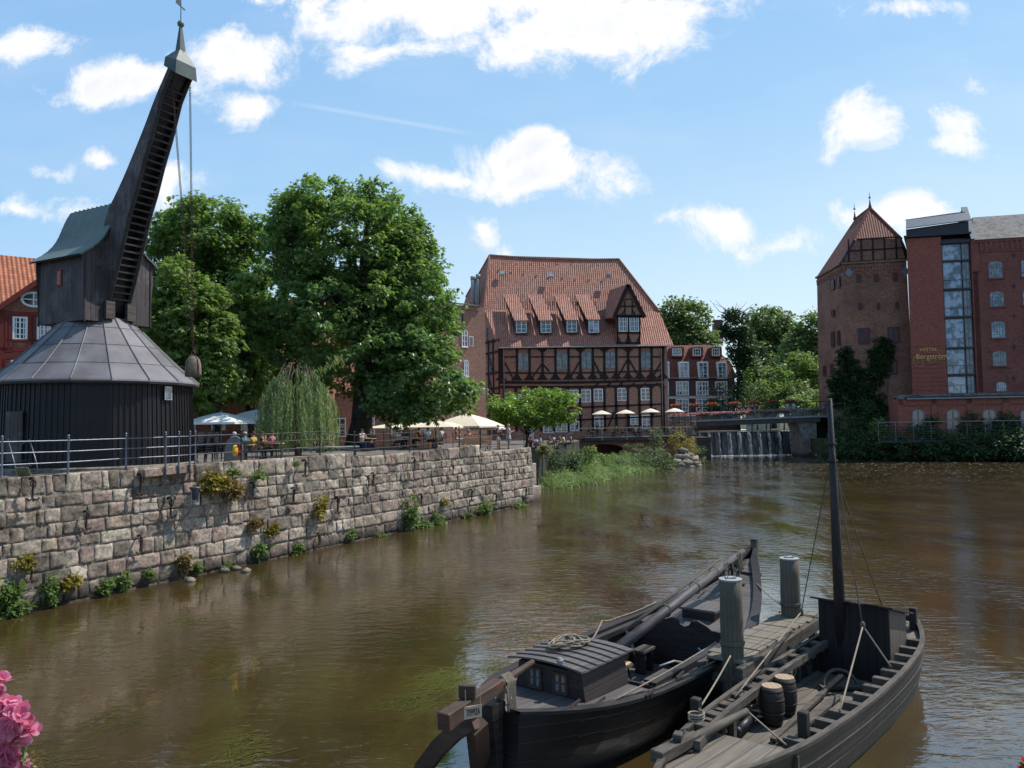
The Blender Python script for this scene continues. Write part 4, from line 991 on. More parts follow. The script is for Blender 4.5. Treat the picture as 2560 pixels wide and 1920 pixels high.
# ---- old water tower
HD = V((.974, -.225)).normalized()
def tower():
    O = P(2117, 1000, 110); O.z = 2.6
    F = facade('water_tower', O, HD, 'old square dark brick tower with red tiled hipped roof, slim finials and an ivy-covered foot', 'tower'); r = F.root; q = F.q; L = F.l
    W = q(2272, 800).x; H = q(2190, 652).z
    tl = L(O + V((.06, .998, 0)) * 10.8); tl.z = 0; fd = V((tl.x, tl.y, 0)).normalized(); LL = tl.length
    m = MB(); bt = .25
    A, B, C, D = V((-bt, -bt, -3)), V((W + bt, -bt, -3)), V((W + bt, LL, -3)), V((tl.x - bt * 1.6, tl.y + bt, -3)); up = lambda p, s: V((p.x + s[0] * bt, p.y + s[1] * bt, H))
    a, b, c, d = up(A, (1, 1)), up(B, (-1, 1)), up(C, (-1, 0)), up(D, (1.6, -1))
    for k in ((A, B, b, a), (B, C, c, b), (C, D, d, c), (D, A, a, d)): m.face(list(k))
    m.build('wall', BRK_DARK, r)
    # bands: corbel table of little arches on both visible sides
    m = MB()
    def band(u, v, z0, z1, out, side): 
        n_ = V((0, -1, 0)) if side == 0 else V((-fd.y, fd.x, 0)); dd = V((1, 0, 0)) if side == 0 else fd; 
        p = [dd * u, dd * v, dd * v + n_ * out, dd * u + n_ * out]; m.hexa([V((k.x, k.y, z0)) for k in p] + [V((k.x, k.y, z1)) for k in p])
    for side, ln in ((0, W), (1, LL)):
        band(-.1, ln + .1, H - .28, H, .25, side); band(0, ln, H - .75, H - .55, .14, side)
        k = 20
        for i in range(k):
            u = ln * (i + .25) / k; band(u, u + ln / k * .5, H - 1.35, H - .75, .13, side)
    m.build('corbel_band', BRK_DARK, r)
    # front gable piece with timber, below the half hip
    ap, l1, r1, bk_ = L(P(2175, 519, 114.5)), L(P(2133, 602, 111.0)), L(P(2253, 598, 108.9)), L(P(2137, 548, 121.5))
    gw = .3; gl, gr = V((0, gw, H)), V((W, gw, H)); g1, g2 = V((l1.x + .3, gw, l1.z)), V((r1.x - .3, gw, r1.z))
    m = MB(); m.face([gl, gr, g2, g1]); m.build('gable_wall', BRK_DARK, r)
    t = MB(); gz = lambda f: H + (g1.z - H) * f
    def gx(f, k): x0 = gl.x + (g1.x - gl.x) * k; x1 = gr.x + (g2.x - gr.x) * k; return x0 + (x1 - x0) * f
    for k in (.03, .5, .97): t.beam(V((gx(0, k), gw - .04, gz(k))), V((gx(1, k), gw - .04, gz(k))), .2, .1, (0, 1, 0))
    for f in (.12, .32, .5, .68, .86): t.beam(V((gx(f, 0), gw - .05, gz(0))), V((gx(f, 0), gw - .05, gz(1 if .1 < f < .9 else .6))), .2, .08, (0, 1, 0))
    t.build('timber_frame', TIMB, r)
    m = MB(); eb = L(P(2043, 690, 121.0)); ef = V((-.35, -.25, H - .1))
    rp = V((W + .4, -.1, H + .3)); rb = V((W + .4, LL + .3, H + .1)); bl = V((eb.x, eb.y + .3, eb.z))
    m.face([l1 + V((0, -.25, 0)), r1 + V((0, -.25, 0)), ap])
    m.face([eb, ef, l1 + V((0, -.25, 0)), ap, bk_]); m.face([rp, rb, bk_, ap, r1 + V((0, -.25, 0))]); m.face([rb, bl, bk_])
    m.face([bl, eb, bk_])
    m.build('roof', TILE_TWR, r)
    m = MB(); l2 = l1 + V((0, -.25, 0))
    for p, k in ((ap, l2), (ap, r1 + V((0, -.25, 0))), (ap, bk_)): m.tube([p, k], .16, 6)
    m.build('ridge_tiles', TILE_TWR, r)
    m = MB()
    m.beam(ef + V((.1, -.02, -.1)), l2 + V((.1, -.02, -.1)), .25, .12, (0, 1, 0)); m.beam(rp + V((-.1, -.1, -.1)), r1 + V((-.1, -.27, -.1)), .25, .12, (0, 1, 0)); m.beam(l2 + V((0, 0, -.1)), r1 + V((0, -.25, -.1)), .16, .16); m.beam(eb + V((0, 0, -.12)), ef + V((0, 0, -.12)), .14, .14)
    m.build('verge_board', DKMET, r)
    for p, h in ((ap, 2.4), (bk_, 2.6)):
        m = MB(); m.lathe([(.28, -.1), (.14, .5), (.06, 1.1), (.05, 1.25)], 8, p); m.ball(p + V((0, 0, h * .62)), .17, 8, 6); m.lathe([(.06, h * .62), (.012, h)], 6, p); m.build('finial', COPPER_S, r, smooth=True)
    redf = m_plain('red_window_frame', (.14, .02, .02), .6); GLASS = m_glass('tower_glass', (.03, .03, .035), .3, .3)
    for a in ((2142, 685, 2153, 706), (2185, 685, 2196, 705), (2232, 682, 2242, 703)):
        p0, p1 = q(a[0], a[3]), q(a[2], a[1]); window(r, p0.x, p1.x, p0.z, p1.z, -.06, 2, 2, redf, GLASS, fw=.12, mw=.06, name='small_window')
        m = MB(); xc = (p0.x + p1.x) / 2
        for i in range(8):
            a0, a1 = PI * i / 8, PI * (i + 1) / 8; m.hexa([V((xc + k * math.cos(t_), y_, p0.z + .75 + k * math.sin(t_))) for y_ in (0, -.12) for k, t_ in ((.95, a0), (.95, a1), (1.2, a1), (1.2, a0))])
        m.build('blind_arch', BRK_ANNEX, r)
    for a in ((2146, 756, 2154, 774), (2192, 756, 2199, 774), (2238, 754, 2246, 773)):
        p0, p1 = q(a[0], a[3]), q(a[2], a[1]); window(r, p0.x, p1.x, p0.z, p1.z, -.11, 1, 2, redf, GLASS, arch=.2, fw=.1, name='slit_window')
    for a in ((2147, 820, 2173, 860), (2220, 817, 2247, 857), (2217, 900, 2242, 936)):
        p0, p1 = q(a[0], a[3]), q(a[2], a[1]); window(r, p0.x, p1.x, p0.z, p1.z, -.2, 2, 2, redf, GLASS, fw=.14, mw=.09, name='cross_window')
    sn = V((-fd.y, fd.x, 0)); sd = (sn * .26, fd, sn)
    def sq(px, py): w = L(HIT(px, py, O, F.mi.to_3x3() @ sd[2])); return w.dot(fd), w.z
    for a, k in (((2081, 698, 2090, 722), .5), ((2096, 690, 2104, 716), .5), ((2083, 775, 2090, 790), 0), ((2082, 830, 2090, 866), 0), ((2097, 827, 2104, 862), 0), ((2062, 915, 2070, 940), 0), ((2080, 910, 2088, 938), 0)):
        u0, z0 = sq(a[2], a[3]); u1, z1_ = sq(a[0], a[1]); u1 = max(u1, u0 + .6); window(r, u0, u1, z0, z1_, 0, 2, 2, redf, GLASS, arch=k, fw=.1, side=sd, name='side_window')
    for px, py in ((2122, 681), (2263, 678)):
        p = q(px, py); m = MB(); m.prism([p + V((x, -.02, z)) for x, z in ((-.6, 0), (0, -.75), (.6, 0), (0, .6))], (0, -.12, 0)); m.build('diamond_plaque', GREYP, r)
    m = MB(); p = L(P(2049, 695, 120.6)); m.tube([p + V((.3, -.2, .3)), p + V((0, -.1, -.6)), V((p.x - .1, p.y - .1, 3))], .08, 6); m.build('downpipe', LEADW, r, smooth=True)
tower()

# ---- hotel: brick shaft with sign, glazed stair, warehouse wing
def hotel():
    O = P(2276, 1000, 105.5); O.z = 2.6
    F = facade('hotel_building', O, HD, 'red brick hotel with sign, glazed stair tower and grey slate roofed warehouse wing', 'building'); r = F.root; q = F.q
    bx = lambda m, x0, y0, x1, y1, d0, d1: m.bx(q(x0, y1).x, q(x1, y0).x, d0, d1, q(x0, y1).z, q(x1, y0).z)
    xs0, xs1 = q(2274, 800).x, q(2361, 800).x; xg1 = q(2434, 800).x; zt = q(2310, 594).z
    m = MB(); m.hexa([V((x, y, z)) for z in (-2, zt) for x, y in ((xs0, 0), (xs1, 0), (xs1, 9), (xs0 + 2.4, 9))]); m.build('shaft_wall', BRK_SHAFT, r)
    # brick courses set forward round the sign
    m = MB(); zz = [q(2310, y).z for y in (865, 884, 897, 910, 920, 931, 942, 953, 964, 975)]
    for z in zz: m.bx(xs0 + .02, xs1 - .02, -.05, 0, z - .06, z + .06)
    m.build('course_band', BRK_SHAFT, r)
    # stair glazing
    fl = [(609, 649), (652, 720), (726, 790), (796, 868), (872, 935), (940, 984)]
    m = MB(); m.bx(xs1, xg1, .9, 9, -2, zt - .2); m.build('stair_core', m_plain('stair_inside', (.13, .12, .12), .8, .4, 1.5, c2=(.04, .045, .05)), r)
    for y1, y0 in fl:
        z0, z1 = q(2390, y0).z, q(2390, y1).z; xm = xs1 + (xg1 - xs1) * .70
        for a, b, c_, rw in ((xs1 + .12, xm - .06, 1, 1), (xm + .06, xg1 - .12, 2, 3)):
            window(r, a, b, z0, z1, .35, c_, rw, GREYP, GLASSB if a < xm else GLASSL, fw=.1, mw=.08, name='stair_glazing')
        m = MB(); m.bx(xs1, xg1, .1, .9, z0 - .28, z0 - .02); m.build('floor_slab', DKMET, r)
        if y1 > 650:
            m = MB(); h = z0 + 1.15
            m.tube([(xs1 + .05, .12, h), (xg1 - .1, .12, h)], .035, 5)
            for k in range(5): x = xs1 + .1 + (xg1 - xs1 - .25) * k / 4; m.tube([(x, .12, z0), (x, .12, h)], .025, 4)
            m.build('balcony_rail', GREYP, r)
    m = MB(); m.bx(xs1 - .1, xg1, -.1, .9, q(2390, 606).z - .1, q(2390, 606).z + .3); m.build('lintel', DKMET, r)
    # glazed monitor roof over the shaft
    m = MB(); z0 = q(2276, 594).z; z1 = q(2276, 573).z
    m.hexa([V((x, y, z)) for z in (z0, z0 + .25) for x, y in ((xs0 - .4, -.35), (xg1 + .1, -.35), (xg1 + .1, 8), (xs0 + 2, 8))]); m.hexa([V((x, y, z + (.62 if z == z1 and x > xs0 + 3 else 0))) for z in (z0 + .25, z1) for x, y in ((xs0, -.02), (xg1 - .1, -.02), (xg1 - .1, 8), (xs0 + 2.1, 8))])
    m.build('monitor', DKMET, r)
    m = MB(); a = [V((xs0 - .1, -.4, z1)), V((xg1 + .2, -.4, z1 + .6)), V((xg1 + .2, 2.2, z1 + 2.2)), V((xs0 + .6, 2.2, z1 + 1.7))]; m.prism(a, (0, 0, .12)); m.build('roof_lights', m_plain('roof_light_glass', (.13, .14, .16), .35, .2, 2), r)
    m = MB(); a = [V((xs0 + .5, 2.2, z1 + 1.75)), V((xg1 + .2, 2.2, z1 + 2.3)), V((xg1 + .2, 7, z1 + 3.4)), V((xs0 + 2, 7, z1 + 2.9))]; m.prism(a, (0, 0, .12)); m.build('shaft_roof', SLATE, r)
    m = MB(); gx = xg1 + .15; a = [V((gx, -.1, q(2440, 600).z)), V((gx, 3.2, q(2466, 516, 3.2).z)), V((gx, 6.5, q(2466, 560).z)), V((gx, 6.5, 5))]; m.prism([V((gx, -.1, 6))] + a, (.6, 0, 0)); m.build('fire_gable', BRK_HOTEL, r)
    m = MB(); m.beam(a[0] + V((.3, -.1, .1)), a[1] + V((.3, 0, .1)), .75, .14, (0, 0, 1)); m.build('gable_coping', LEADW, r)
    # warehouse wing
    w0 = xg1 + .02; w1 = w0 + 26; ze = q(2445, 601).z
    m = MB(); m.bx(w0, w1, -.1, 12, -2, ze); m.build('wall', BRK_HOTEL, r)
    m = MB(); a = [V((w0 + .35, -.5, ze)), V((w1, -.5, ze)), V((w1, 5, ze + 4.3)), V((w0 + 2.0, 5, ze + 4.3))]; m.face(a); m.face([a[0], a[3], V((w0 + .35, 11, ze))]); m.face([a[3], a[2], V((w1, 12, ze)), V((w0 + .35, 11, ze))]); m.build('roof', SLATE, r)
    m = MB(); m.bx(w0, w1, -.35, -.1, ze - .35, ze); m.bx(w0 + 1.0, w1, -.2, -.1, ze - 1.7, ze - .35)
    for i in range(40): m.bx(w0 + 1.0 + i * .62, w0 + 1.3 + i * .62, -.3, -.1, ze - 1.45, ze - .35)
    m.bx(w0, w0 + .9, -.25, -.1, ze - 4.2, ze - .35); m.build('cornice', BRK_HOTEL, r)
    rows = [(653, 695), (729, 766), (803, 845), (878, 915), (955, 979)]
    cw = q(2507, 700).x - q(2472, 700).x; c0 = q(2489, 700).x; sp = q(2571, 700).x - c0
    for j, (y1, y0) in enumerate(rows):
        z0, z1 = q(2490, y0).z, q(2490, y1).z
        for k in range(4):
            x = c0 + k * sp + (.06 if j == 4 else 0); w = cw / 2 * (1 if j < 4 else .75)
            window(r, x - w, x + w, z0, z1, -.1, 5, 5 if j < 4 else 3, GREYP, GLASSB if (j + k) % 3 else GLASSL, arch=.3, fw=.07, mw=.035, name='iron_window')
            m = MB(); m.bx(x - w - .15, x + w + .15, -.28, -.1, z0 - .2, z0 - .02); m.build('sill', BRK_HOTEL, r); m = MB()
            for i in range(7):
                a0, a1 = PI * (.12 + .76 * i / 7), PI * (.12 + .76 * (i + 1) / 7); rr = (w + .1) / math.cos(.12 * PI)
                m.hexa([V((x + kk * math.cos(t_), y_, z1 - .42 + (kk - (rr if kk == rr else rr)) * math.sin(t_) + .45 * math.sin(t_))) for y_ in (-.1, -.15) for kk, t_ in ((rr, a0), (rr, a1), (rr + .25, a1), (rr + .25, a0))])
            m.build('window_arch', BRK_HOTEL, r)
    for k in range(3):
        for y in (637, 715, 790, 868, 945):
            p = q(2535, y, -.1); x = p.x + k * sp; m = MB(); m.bx(x - .3, x + .3, -.16, -.1, p.z - .05, p.z + .05); m.bx(x - .05, x + .05, -.17, -.1, p.z - .3, p.z + .3); m.build('wall_anchor', DKMET, r)
    # lettering
    def text(body, x, z, size, sx=1.0):
        cu = bpy.data.curves.new('letters', 'FONT'); cu.body = body; cu.size = size; cu.extrude = .02; cu.align_x = 'CENTER'; cu.materials.append(GOLD)
        o = bpy.data.objects.new('tmp', cu); COL.objects.link(o); me = bpy.data.meshes.new_from_object(o.evaluated_get(bpy.context.evaluated_depsgraph_get())); bpy.data.objects.remove(o)
        me.materials.clear(); me.materials.append(GOLD); o = bpy.data.objects.new('hotel_letters', me); COL.objects.link(o); o.parent = r; o.location = (x, -.09, z); o.rotation_euler = (PI / 2, 0, 0); o.scale = (sx, 1, 1); return o
    a, b = q(2289, 899), q(2359, 899); xc = (a.x + b.x) / 2
    text('HOTEL', q(2321, 878).x, q(2321, 878).z, .62, 1.15)
    text('Bergström', xc + .25, q(2321, 897).z, .95, .95)
    m = MB(); p = q(2298, 893); z_ = p.z
    m.tube([(p.x + .75 * math.cos(t) * (1 - t * .04) - .1, -.08, z_ - .1 + .62 * math.sin(t) * (1 - t * .05) - .14 * t) for t in np.linspace(.4, 6.9, 30)], .035, 5)
    m.tube([(p.x + .2 + k * .27, -.08, q(2321, 900).z - .04 + k * .004) for k in range(12)], .03, 5)
    p = q(2330, 899); m.tube([(p.x + .45 * math.cos(t), -.08, p.z - .18 + .2 * math.sin(t)) for t in np.linspace(2.6, 6.6, 16)], .03, 5)
    m.build('letter_flourish', GOLD, r, smooth=True)
    m = MB()
    for k in range(4): p = q(2337 + k * 3.2, 883); m.ball(p + V((0, -.06, 0)), .06, 6, 4)
    m.build('stars', GOLD, r)
hotel()

def annex():
    O = P(2246, 1000, 99.5); O.z = 2.6
    F = facade('annex_building', O, HD, 'low red brick annex with flat roof and arched grey doors on the river bank', 'building'); r = F.root; q = F.q
    zt = q(2300, 997).z; W = 32; D_ = 5.2; m = MB()
    m.bx(0, W, .12, D_, -2, zt - .0)
    for x0, x1 in ((2246, 2259), (2330, 2343), (2419, 2432), (2507, 2526)): m.bx(q(x0, 1040).x, q(x1, 1040).x, 0, .12, -2, zt)
    m.bx(0, W, 0, .12, zt - .75, zt)
    m.build('wall', BRK_ANNEX, r)
    m = MB(); m.bx(.8, W, -.35, D_, zt + .0, zt + .28); m.build('roof', DKMET, r); m = MB(); m.bx(.9, W, -.42, -.36, zt - .06, zt + .1); m.build('gutter', LEADW, r)
    m = MB(); m.bx(.35, W, .3, D_, zt + .28, zt + .55); m.bx(-.1, 1.0, -.1, .5, zt, zt + .55); m.build('parapet', SLATE, r)
    m = MB(); z = q(2300, 1013).z
    for i in range(70):
        x = .9 + i * .42
        m.bx(x, x + .22, .02, .12, z - .12, z + .14)
    m.bx(.8, W, .05, .12, z + .14, z + .3); m.build('dentil_course', BRK_ANNEX, r)
    for x0, x1 in ((2281, 2311), (2367, 2399), (2457, 2491), (2551, 2590)):
        p0, p1 = q(x0, 1075, .1), q(x1, 1023, .1); window(r, p0.x, p1.x, p0.z, p1.z, .12, 2, 2, GREYP, GLASS, arch=.5, fw=.14, mw=.08, name='arched_door', proud=.1)
annex()

# ---- red half-timbered house at the left edge
def red_house():
    O = P(-60, 900, 46); O.z = QZ; d = V((.80, .60)).normalized()
    F = facade('red_house', O, d, 'red painted half-timbered house with bright orange tiled roof behind the crane', 'building'); r = F.root; q = F.q
    x1 = 7.6; ze = q(40, 782).z
    m = MB(); m.bx(-14, x1, 0, 9, -.1, ze); m.build('wall', BRK_RED, r)
    m = MB(); zr = ze + 4.5
    m.face([V((-14, -.5, ze - .3)), V((x1 + .3, -.5, ze - .3)), V((x1 + .3, 5.6, zr)), V((-14, 5.6, zr))]); m.face([V((x1 + .3, 9.5, ze - .3)), V((-14, 9.5, ze - .3)), V((-14, 5.6, zr)), V((x1 + .3, 5.6, zr))])
    m.build('roof', TILE_NEAR, r)
    m = MB(); m.face([V((x1, 0, ze - .3)), V((x1, 9, ze - .3)), V((x1, 5.6, zr - .1))]); m.build('gable', BRK_RED, r)
    # cross gable with oval window
    y = -.9; g = lambda px, py: q(px, py, y)
    ap = g(92, 706); l, rr = g(-15, 772), g(190, 782); b0 = g(0, 786); b1 = g(175, 900)
    xl, xr = g(8, 786).x, g(160, 786).x
    m = MB(); m.bx(xl, xr, y, 1, -.1, b0.z); m.face([V((xl - .4, y, b0.z)), V((xr + .4, y, b0.z)), V((ap.x, y, ap.z - .1))]); o = m.build('cross_gable', BRK_RED, r)
    m = MB()
    for s, e in ((-1, xl - .8), (1, xr + .8)):
        zb_ = b0.z - .15; a = [V((e, y - .4, zb_)), V((ap.x, y - .4, ap.z + .12)), V((ap.x, 5, ap.z + .12)), V((e, 3, zb_))]; m.face(a if s < 0 else a[::-1]); bb = [p - V((0, 0, .12)) for p in a]; m.face(bb[::-1] if s < 0 else bb)
    m.build('cross_roof', m_tile('roof_tile_weathered', (.26, .12, .07), (.2, .09, .055), .26, .36, .9), o)
    t = MB()
    for e in (xl - .75, xr + .75): t.beam(V((e, y - .42, b0.z - .12)), V((ap.x, y - .42, ap.z)), .28, .1, (0, 1, 0))
    def tb(x0, y0, x1_, y1_, w): t.beam(q(x0, y0, y - .05), q(x1_, y1_, y - .05), w, .12, (0, 1, 0))
    tb(2, 784, 165, 788, .3); tb(5, 782, 5, 960, .28)
    for x in (14, 26, 74, 86, 132, 145): tb(x, 790, x, 880, .2)
    tb(0, 872, 165, 877, .22); tb(0, 890, 160, 893, .3); tb(0, 850, 160, 852, .12)
    for x in (10, 60, 100, 150): tb(x, 893, x, 1000, .22)
    t.build('timber_frame', REDW, r)
    m = MB()
    c = q(84, 749, y - .06)
    m.tube([c + V((.62 * math.cos(k), 0, .42 * math.sin(k))) for k in np.linspace(0, 2 * PI, 21)], .075, 6); m.bx(c.x - .6, c.x + .6, c.y - .03, c.y + .03, c.z - .03, c.z + .03); m.bx(c.x - .03, c.x + .03, c.y - .03, c.y + .03, c.z - .4, c.z + .4)
    w = m.build('oval_window', WHITE, r); m = MB(); m.face([c + V((.6 * math.cos(k), .02, .4 * math.sin(k))) for k in np.linspace(0, 2 * PI, 20, endpoint=False)]); m.build('pane', GLASS, w)
    for a in ((30, 792, 69, 850), (91, 795, 129, 852)):
        p0, p1 = q(a[0], a[3], y), q(a[2], a[1], y); window(r, p0.x, p1.x, p0.z, p1.z, y, 4, 4, fw=.12, mw=.05, proud=.09)
    for a in ((-30, 896, 3, 960), (26, 900, 42, 960)):
        p0, p1 = q(a[0], a[3], y), q(a[2], a[1], y); window(r, p0.x, p1.x, p0.z, p1.z, y, 2, 3, fw=.12, mw=.05, proud=.09)
red_house()

# ---- plain town houses half hidden behind the chestnuts
def town_house(O, d, W, H, D_, rh, mat, rmat, wins, label, wp=(1.1, 1.7)):
    F = facade('town_house', O, d, label, 'building'); r = F.root; m = MB(); m.bx(0, W, 0, D_, -1, H)
    for x in (0, W): m.face([V((x, 0, H)), V((x, D_, H)), V((x, D_ / 2, H + rh))])
    m.build('wall', mat, r)
    m = MB(); m.face([V((-.3, -.4, H - .2)), V((W + .3, -.4, H - .2)), V((W + .3, D_ / 2, H + rh)), V((-.3, D_ / 2, H + rh))]); m.face([V((W + .3, D_ + .4, H - .2)), V((-.3, D_ + .4, H - .2)), V((-.3, D_ / 2, H + rh)), V((W + .3, D_ / 2, H + rh))]); m.build('roof', rmat, r)
    for x, z in wins: window(r, x, x + wp[0], z, z + wp[1], 0, 2, 3, fw=.1, mw=.05)
    return r
W_ = [(1 + i * 2.3, z) for i in range(7) for z in (1.2, 4.4)]
town_house(V((-32, 62, 3.1)), V((1, .12)).normalized(), 17, 7.6, 10, 5, BRK_RED, TILE_NEAR, W_, 'brick town house with white windows half hidden behind the left chestnut tree')
town_house(V((-25.5, 78, 3.1)), V((1, .0)).normalized(), 12, 10.3, 10, 5.5, m_plain('pale_render', (.5, .47, .5), .9, .1, 2), TILE_NEAR, [(1 + i * 2.4, z) for i in range(5) for z in (1.2, 4.2, 7.3)], 'pale rendered house with orange roof glimpsed between the two chestnut trees')
town_house(V((-17, 70, 3.1)), V((1, .35)).normalized(), 10.5, 5.4, 9, 3, BRK_MILL, TILE_BG, [(1 + i * 2.6, 1.3) for i in range(4)], 'low brick cafe building in the shade behind the big chestnut tree')
# far houses right of the mill
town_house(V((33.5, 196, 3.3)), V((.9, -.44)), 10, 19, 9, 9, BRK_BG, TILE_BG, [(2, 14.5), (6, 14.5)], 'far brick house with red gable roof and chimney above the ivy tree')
m = MB(); p = P(1794, 830, 198); m.box(p + V((0, 0, 0)), (2.2, 2, 6)); tag(m.build('chimney', BRK_BG, None), 'square brick chimney on the far gabled house', 'chimney')
def terraces():
    O = P(1860, 900, 185); O.z = 3.3
    F = facade('terraced_flats', O, V((.9, -.3)).normalized(), 'pale block of flats with stepped white glass conservatories among the far trees', 'building'); r = F.root; q = F.q
    m = MB(); zt = q(1900, 880).z; m.bx(0, q(1945, 900).x, 0, 10, -1, zt - 2); m.build('wall', CREAM, r)
    for i, (x0, x1, y0, y1) in enumerate(((1862, 1898, 880, 843), (1900, 1920, 890, 855), (1917, 1944, 905, 863))):
        a, b = q(x0, y0), q(x1, y1); m = MB(); xc = (a.x + b.x) / 2
        for x in np.linspace(a.x, b.x, 5): m.beam((x, -1.5, a.z), (x, -1.5, b.z - 1), .2, .2, (0, 1, 0))
        for x in np.linspace(a.x, b.x, 5): m.beam((x, -1.5, b.z - 1), (xc, 1.5, b.z + 1.0), .2, .2)
        m.beam((a.x, -1.5, b.z - 1), (b.x, -1.5, b.z - 1), .25, .25); m.beam((a.x, -1.5, a.z), (b.x, -1.5, a.z), .6, .6)
        o = m.build('conservatory', WHITE, r); m = MB(); m.face([V((a.x, -1.4, a.z)), V((b.x, -1.4, a.z)), V((b.x, -1.4, b.z - 1)), V((a.x, -1.4, b.z - 1))]); m.face([V((a.x, -1.5, b.z - 1)), V((b.x, -1.5, b.z - 1)), V((xc + 1, 1.5, b.z + .9)), V((xc - 1, 1.5, b.z + .9))]); m.build('pane', GLASSB, o)
    for k, (px, py) in enumerate(((1925, 915), (1925, 935))):
        a = q(px, py); m = MB(); m.bx(a.x, a.x + 2.2, -1.6, 0, a.z - .4, a.z + .6); m.build('balcony', WHITE, r)
terraces()
# ---------------------------------------------------------------- vegetation
def _n(a): return a / np.maximum(np.linalg.norm(a, axis=-1, keepdims=True), 1e-6)
def leafset(C, F, Nn, size, k=1, wid=.34, droop=.35, spread=1.25):
    """k leaflets fanning out from each point; diamonds folded along F"""
    n = len(C); Sd = _n(np.cross(F, Nn)); Nn = np.cross(Sd, F); out = np.empty((n, k, 4, 3)); 
    for j in range(k):
        th = 0 if k == 1 else (j / (k - 1) - .5) * 2 * spread
        d = F * math.cos(th) + Sd * math.sin(th) - Nn * droop * (.6 + .8 * rng.random((n, 1))); d = _n(d)
        w = _n(np.cross(d, Nn)); L = (size * (1 - .25 * abs(th) / 1.3))[:, None]
        out[:, j, 0] = C; out[:, j, 1] = C + d * L * .58 + w * L * wid * .5 + Nn * L * .04; out[:, j, 2] = C + d * L - Nn * L * droop * .3; out[:, j, 3] = C + d * L * .58 - w * L * wid * .5 + Nn * L * .04
    return out.reshape(-1, 3)
def clumps_in(ells, n, shell=.72, rc=(.5, 1.0), zmin=None):
    """clump centres spread near the surface of a union of ellipsoids"""
    E = np.array(ells, float); w = (E[:, 3] * E[:, 4] * E[:, 5]) ** (2 / 3); w /= w.sum(); out = []
    tries = 0
    while len(out) < n and tries < n * 30:
        tries += 1; e = E[rng.choice(len(E), p=w)]; d = _n(rng.normal(size=3)); r = (shell + (1 - shell) * rng.random()) if rng.random() < .8 else rng.random() * shell
        p = e[:3] + d * r * e[3:6]
        if zmin and p[2] < zmin: continue
        inside = (((p - E[:, :3]) / E[:, 3:6]) ** 2).sum(1).min()
        if inside < (shell - .12) ** 2 and rng.random() < .75: continue
        out.append([*p, rc[0] + (rc[1] - rc[0]) * rng.random()])
    return np.array(out)
def foliage(name, cl, per, size, mat, parent=None, k=1, wid=.4, droop=.3, flat=.62, up=.5, spread=1.25, vb=.5, vs=.28, centre=None, base=None):
    vs *= 1.25; K = len(cl); C = np.repeat(cl, per, 0); n = len(C); d = _n(rng.normal(size=(n, 3))); rr = (rng.random((n, 1)) ** .45)
    off = d * rr * C[:, 3:4]; off[:, 2] *= flat; off[:, 2] += np.where(off[:, 2] < 0, off[:, 2] * .0, 0)
    Pt = C[:, :3] + off
    cen = cl[:, :3].mean(0) if centre is None else np.array(centre)
    out = _n(Pt - cen) * .6 + _n(off) * .7 + rng.normal(size=(n, 3)) * .45; out[:, 2] *= .45; F = _n(out)
    Nn = _n(np.array([0, 0, 1.0]) * up * 2 + _n(off) * .6 + rng.normal(size=(n, 3)) * .5)
    sz = size * (.65 + .7 * rng.random(n)); 
    cv = np.repeat(rng.normal(size=K) * .5, per)
    val = np.clip(vb + vs * (cv + rng.normal(size=n) * .6), 0, 1)
    v = leafset(Pt, F, Nn, sz, k, wid, droop, spread)
    return npmesh(name, v, 4, mat, np.repeat(val, k), parent)
def E3(px, py, rx, ry, Y, rd=None):
    c = P(px, py, Y); s = Y / FPX; return [c.x, c.y, c.z, rx * s, (rd if rd else rx * s), ry * s]
def limbs(name, base, top, r0, targets, mat, parent, n=8, lean=None):
    m = MB(); base = V(base); top = V(top); K = 8; path = []; rs = []
    for i in range(K + 1):
        f = i / K; p = base.lerp(top, f) + V((math.sin(f * 5 + base.x) * .12, math.cos(f * 4 + base.y) * .12, 0)) * (1 if 0 < i else 0); path.append(p); rs.append(r0 * (1.35 if i == 0 else 1) * (1 - .72 * f))
    m.tube(path, rs, 9, 0, .5)
    for t in targets:
        t = V(t[:3]); f = min(.95, max(.35, .35 + .5 * rng.random())); i = int(f * K); s = path[i]; mid = s.lerp(t, .5) + V((0, 0, .12 * (t - s).length))
        q = [s, s.lerp(mid, .5) + V(rng.normal(size=3) * .12), mid, mid.lerp(t, .55) + V(rng.normal(size=3) * .2), t]; r = rs[i] * .55
        m.tube(q, [r, r * .8, r * .55, r * .35, r * .12], 6, 0, .4)
    return m.build(name, mat, parent, smooth=True)
def tree(label, base, ells, ncl, per, size, mat, k=1, trunk=.3, rc=(.5, 1.0), name='tree', cat='tree', group=None, nl=14, wid=.4, droop=.3, shell=.72, zmin=None, vb=.5, top=None, flat=.62, vs=.28):
    r = empty(name, base, 0, label, cat, group); b = V(base)
    e = [[x - b.x, y - b.y, z - b.z, a, c, d] for x, y, z, a, c, d in ells]
    cl = clumps_in(e, ncl, shell, rc, zmin and zmin - b.z)
    foliage('crown', cl, per, size, mat, r, k, wid=wid, droop=droop, vb=vb, flat=flat, vs=vs)
    tg = cl[rng.choice(len(cl), min(nl, len(cl)), replace=False)]
    zt = max(c[2] for c in e) if top is None else top
    xc = float(np.mean([c[0] for c in e])); yc = float(np.mean([c[1] for c in e]))
    limbs('trunk', (0, 0, -.1), (xc * .7, yc * .7, zt * .9), trunk, tg, BARK, r)
    return r
def G(px, py, z=QZ): p = Z(px, py, z); return (p.x, p.y, z)
def at(px, Y, z): p = P(px, 1060, Y); return (p.x, p.y, z)

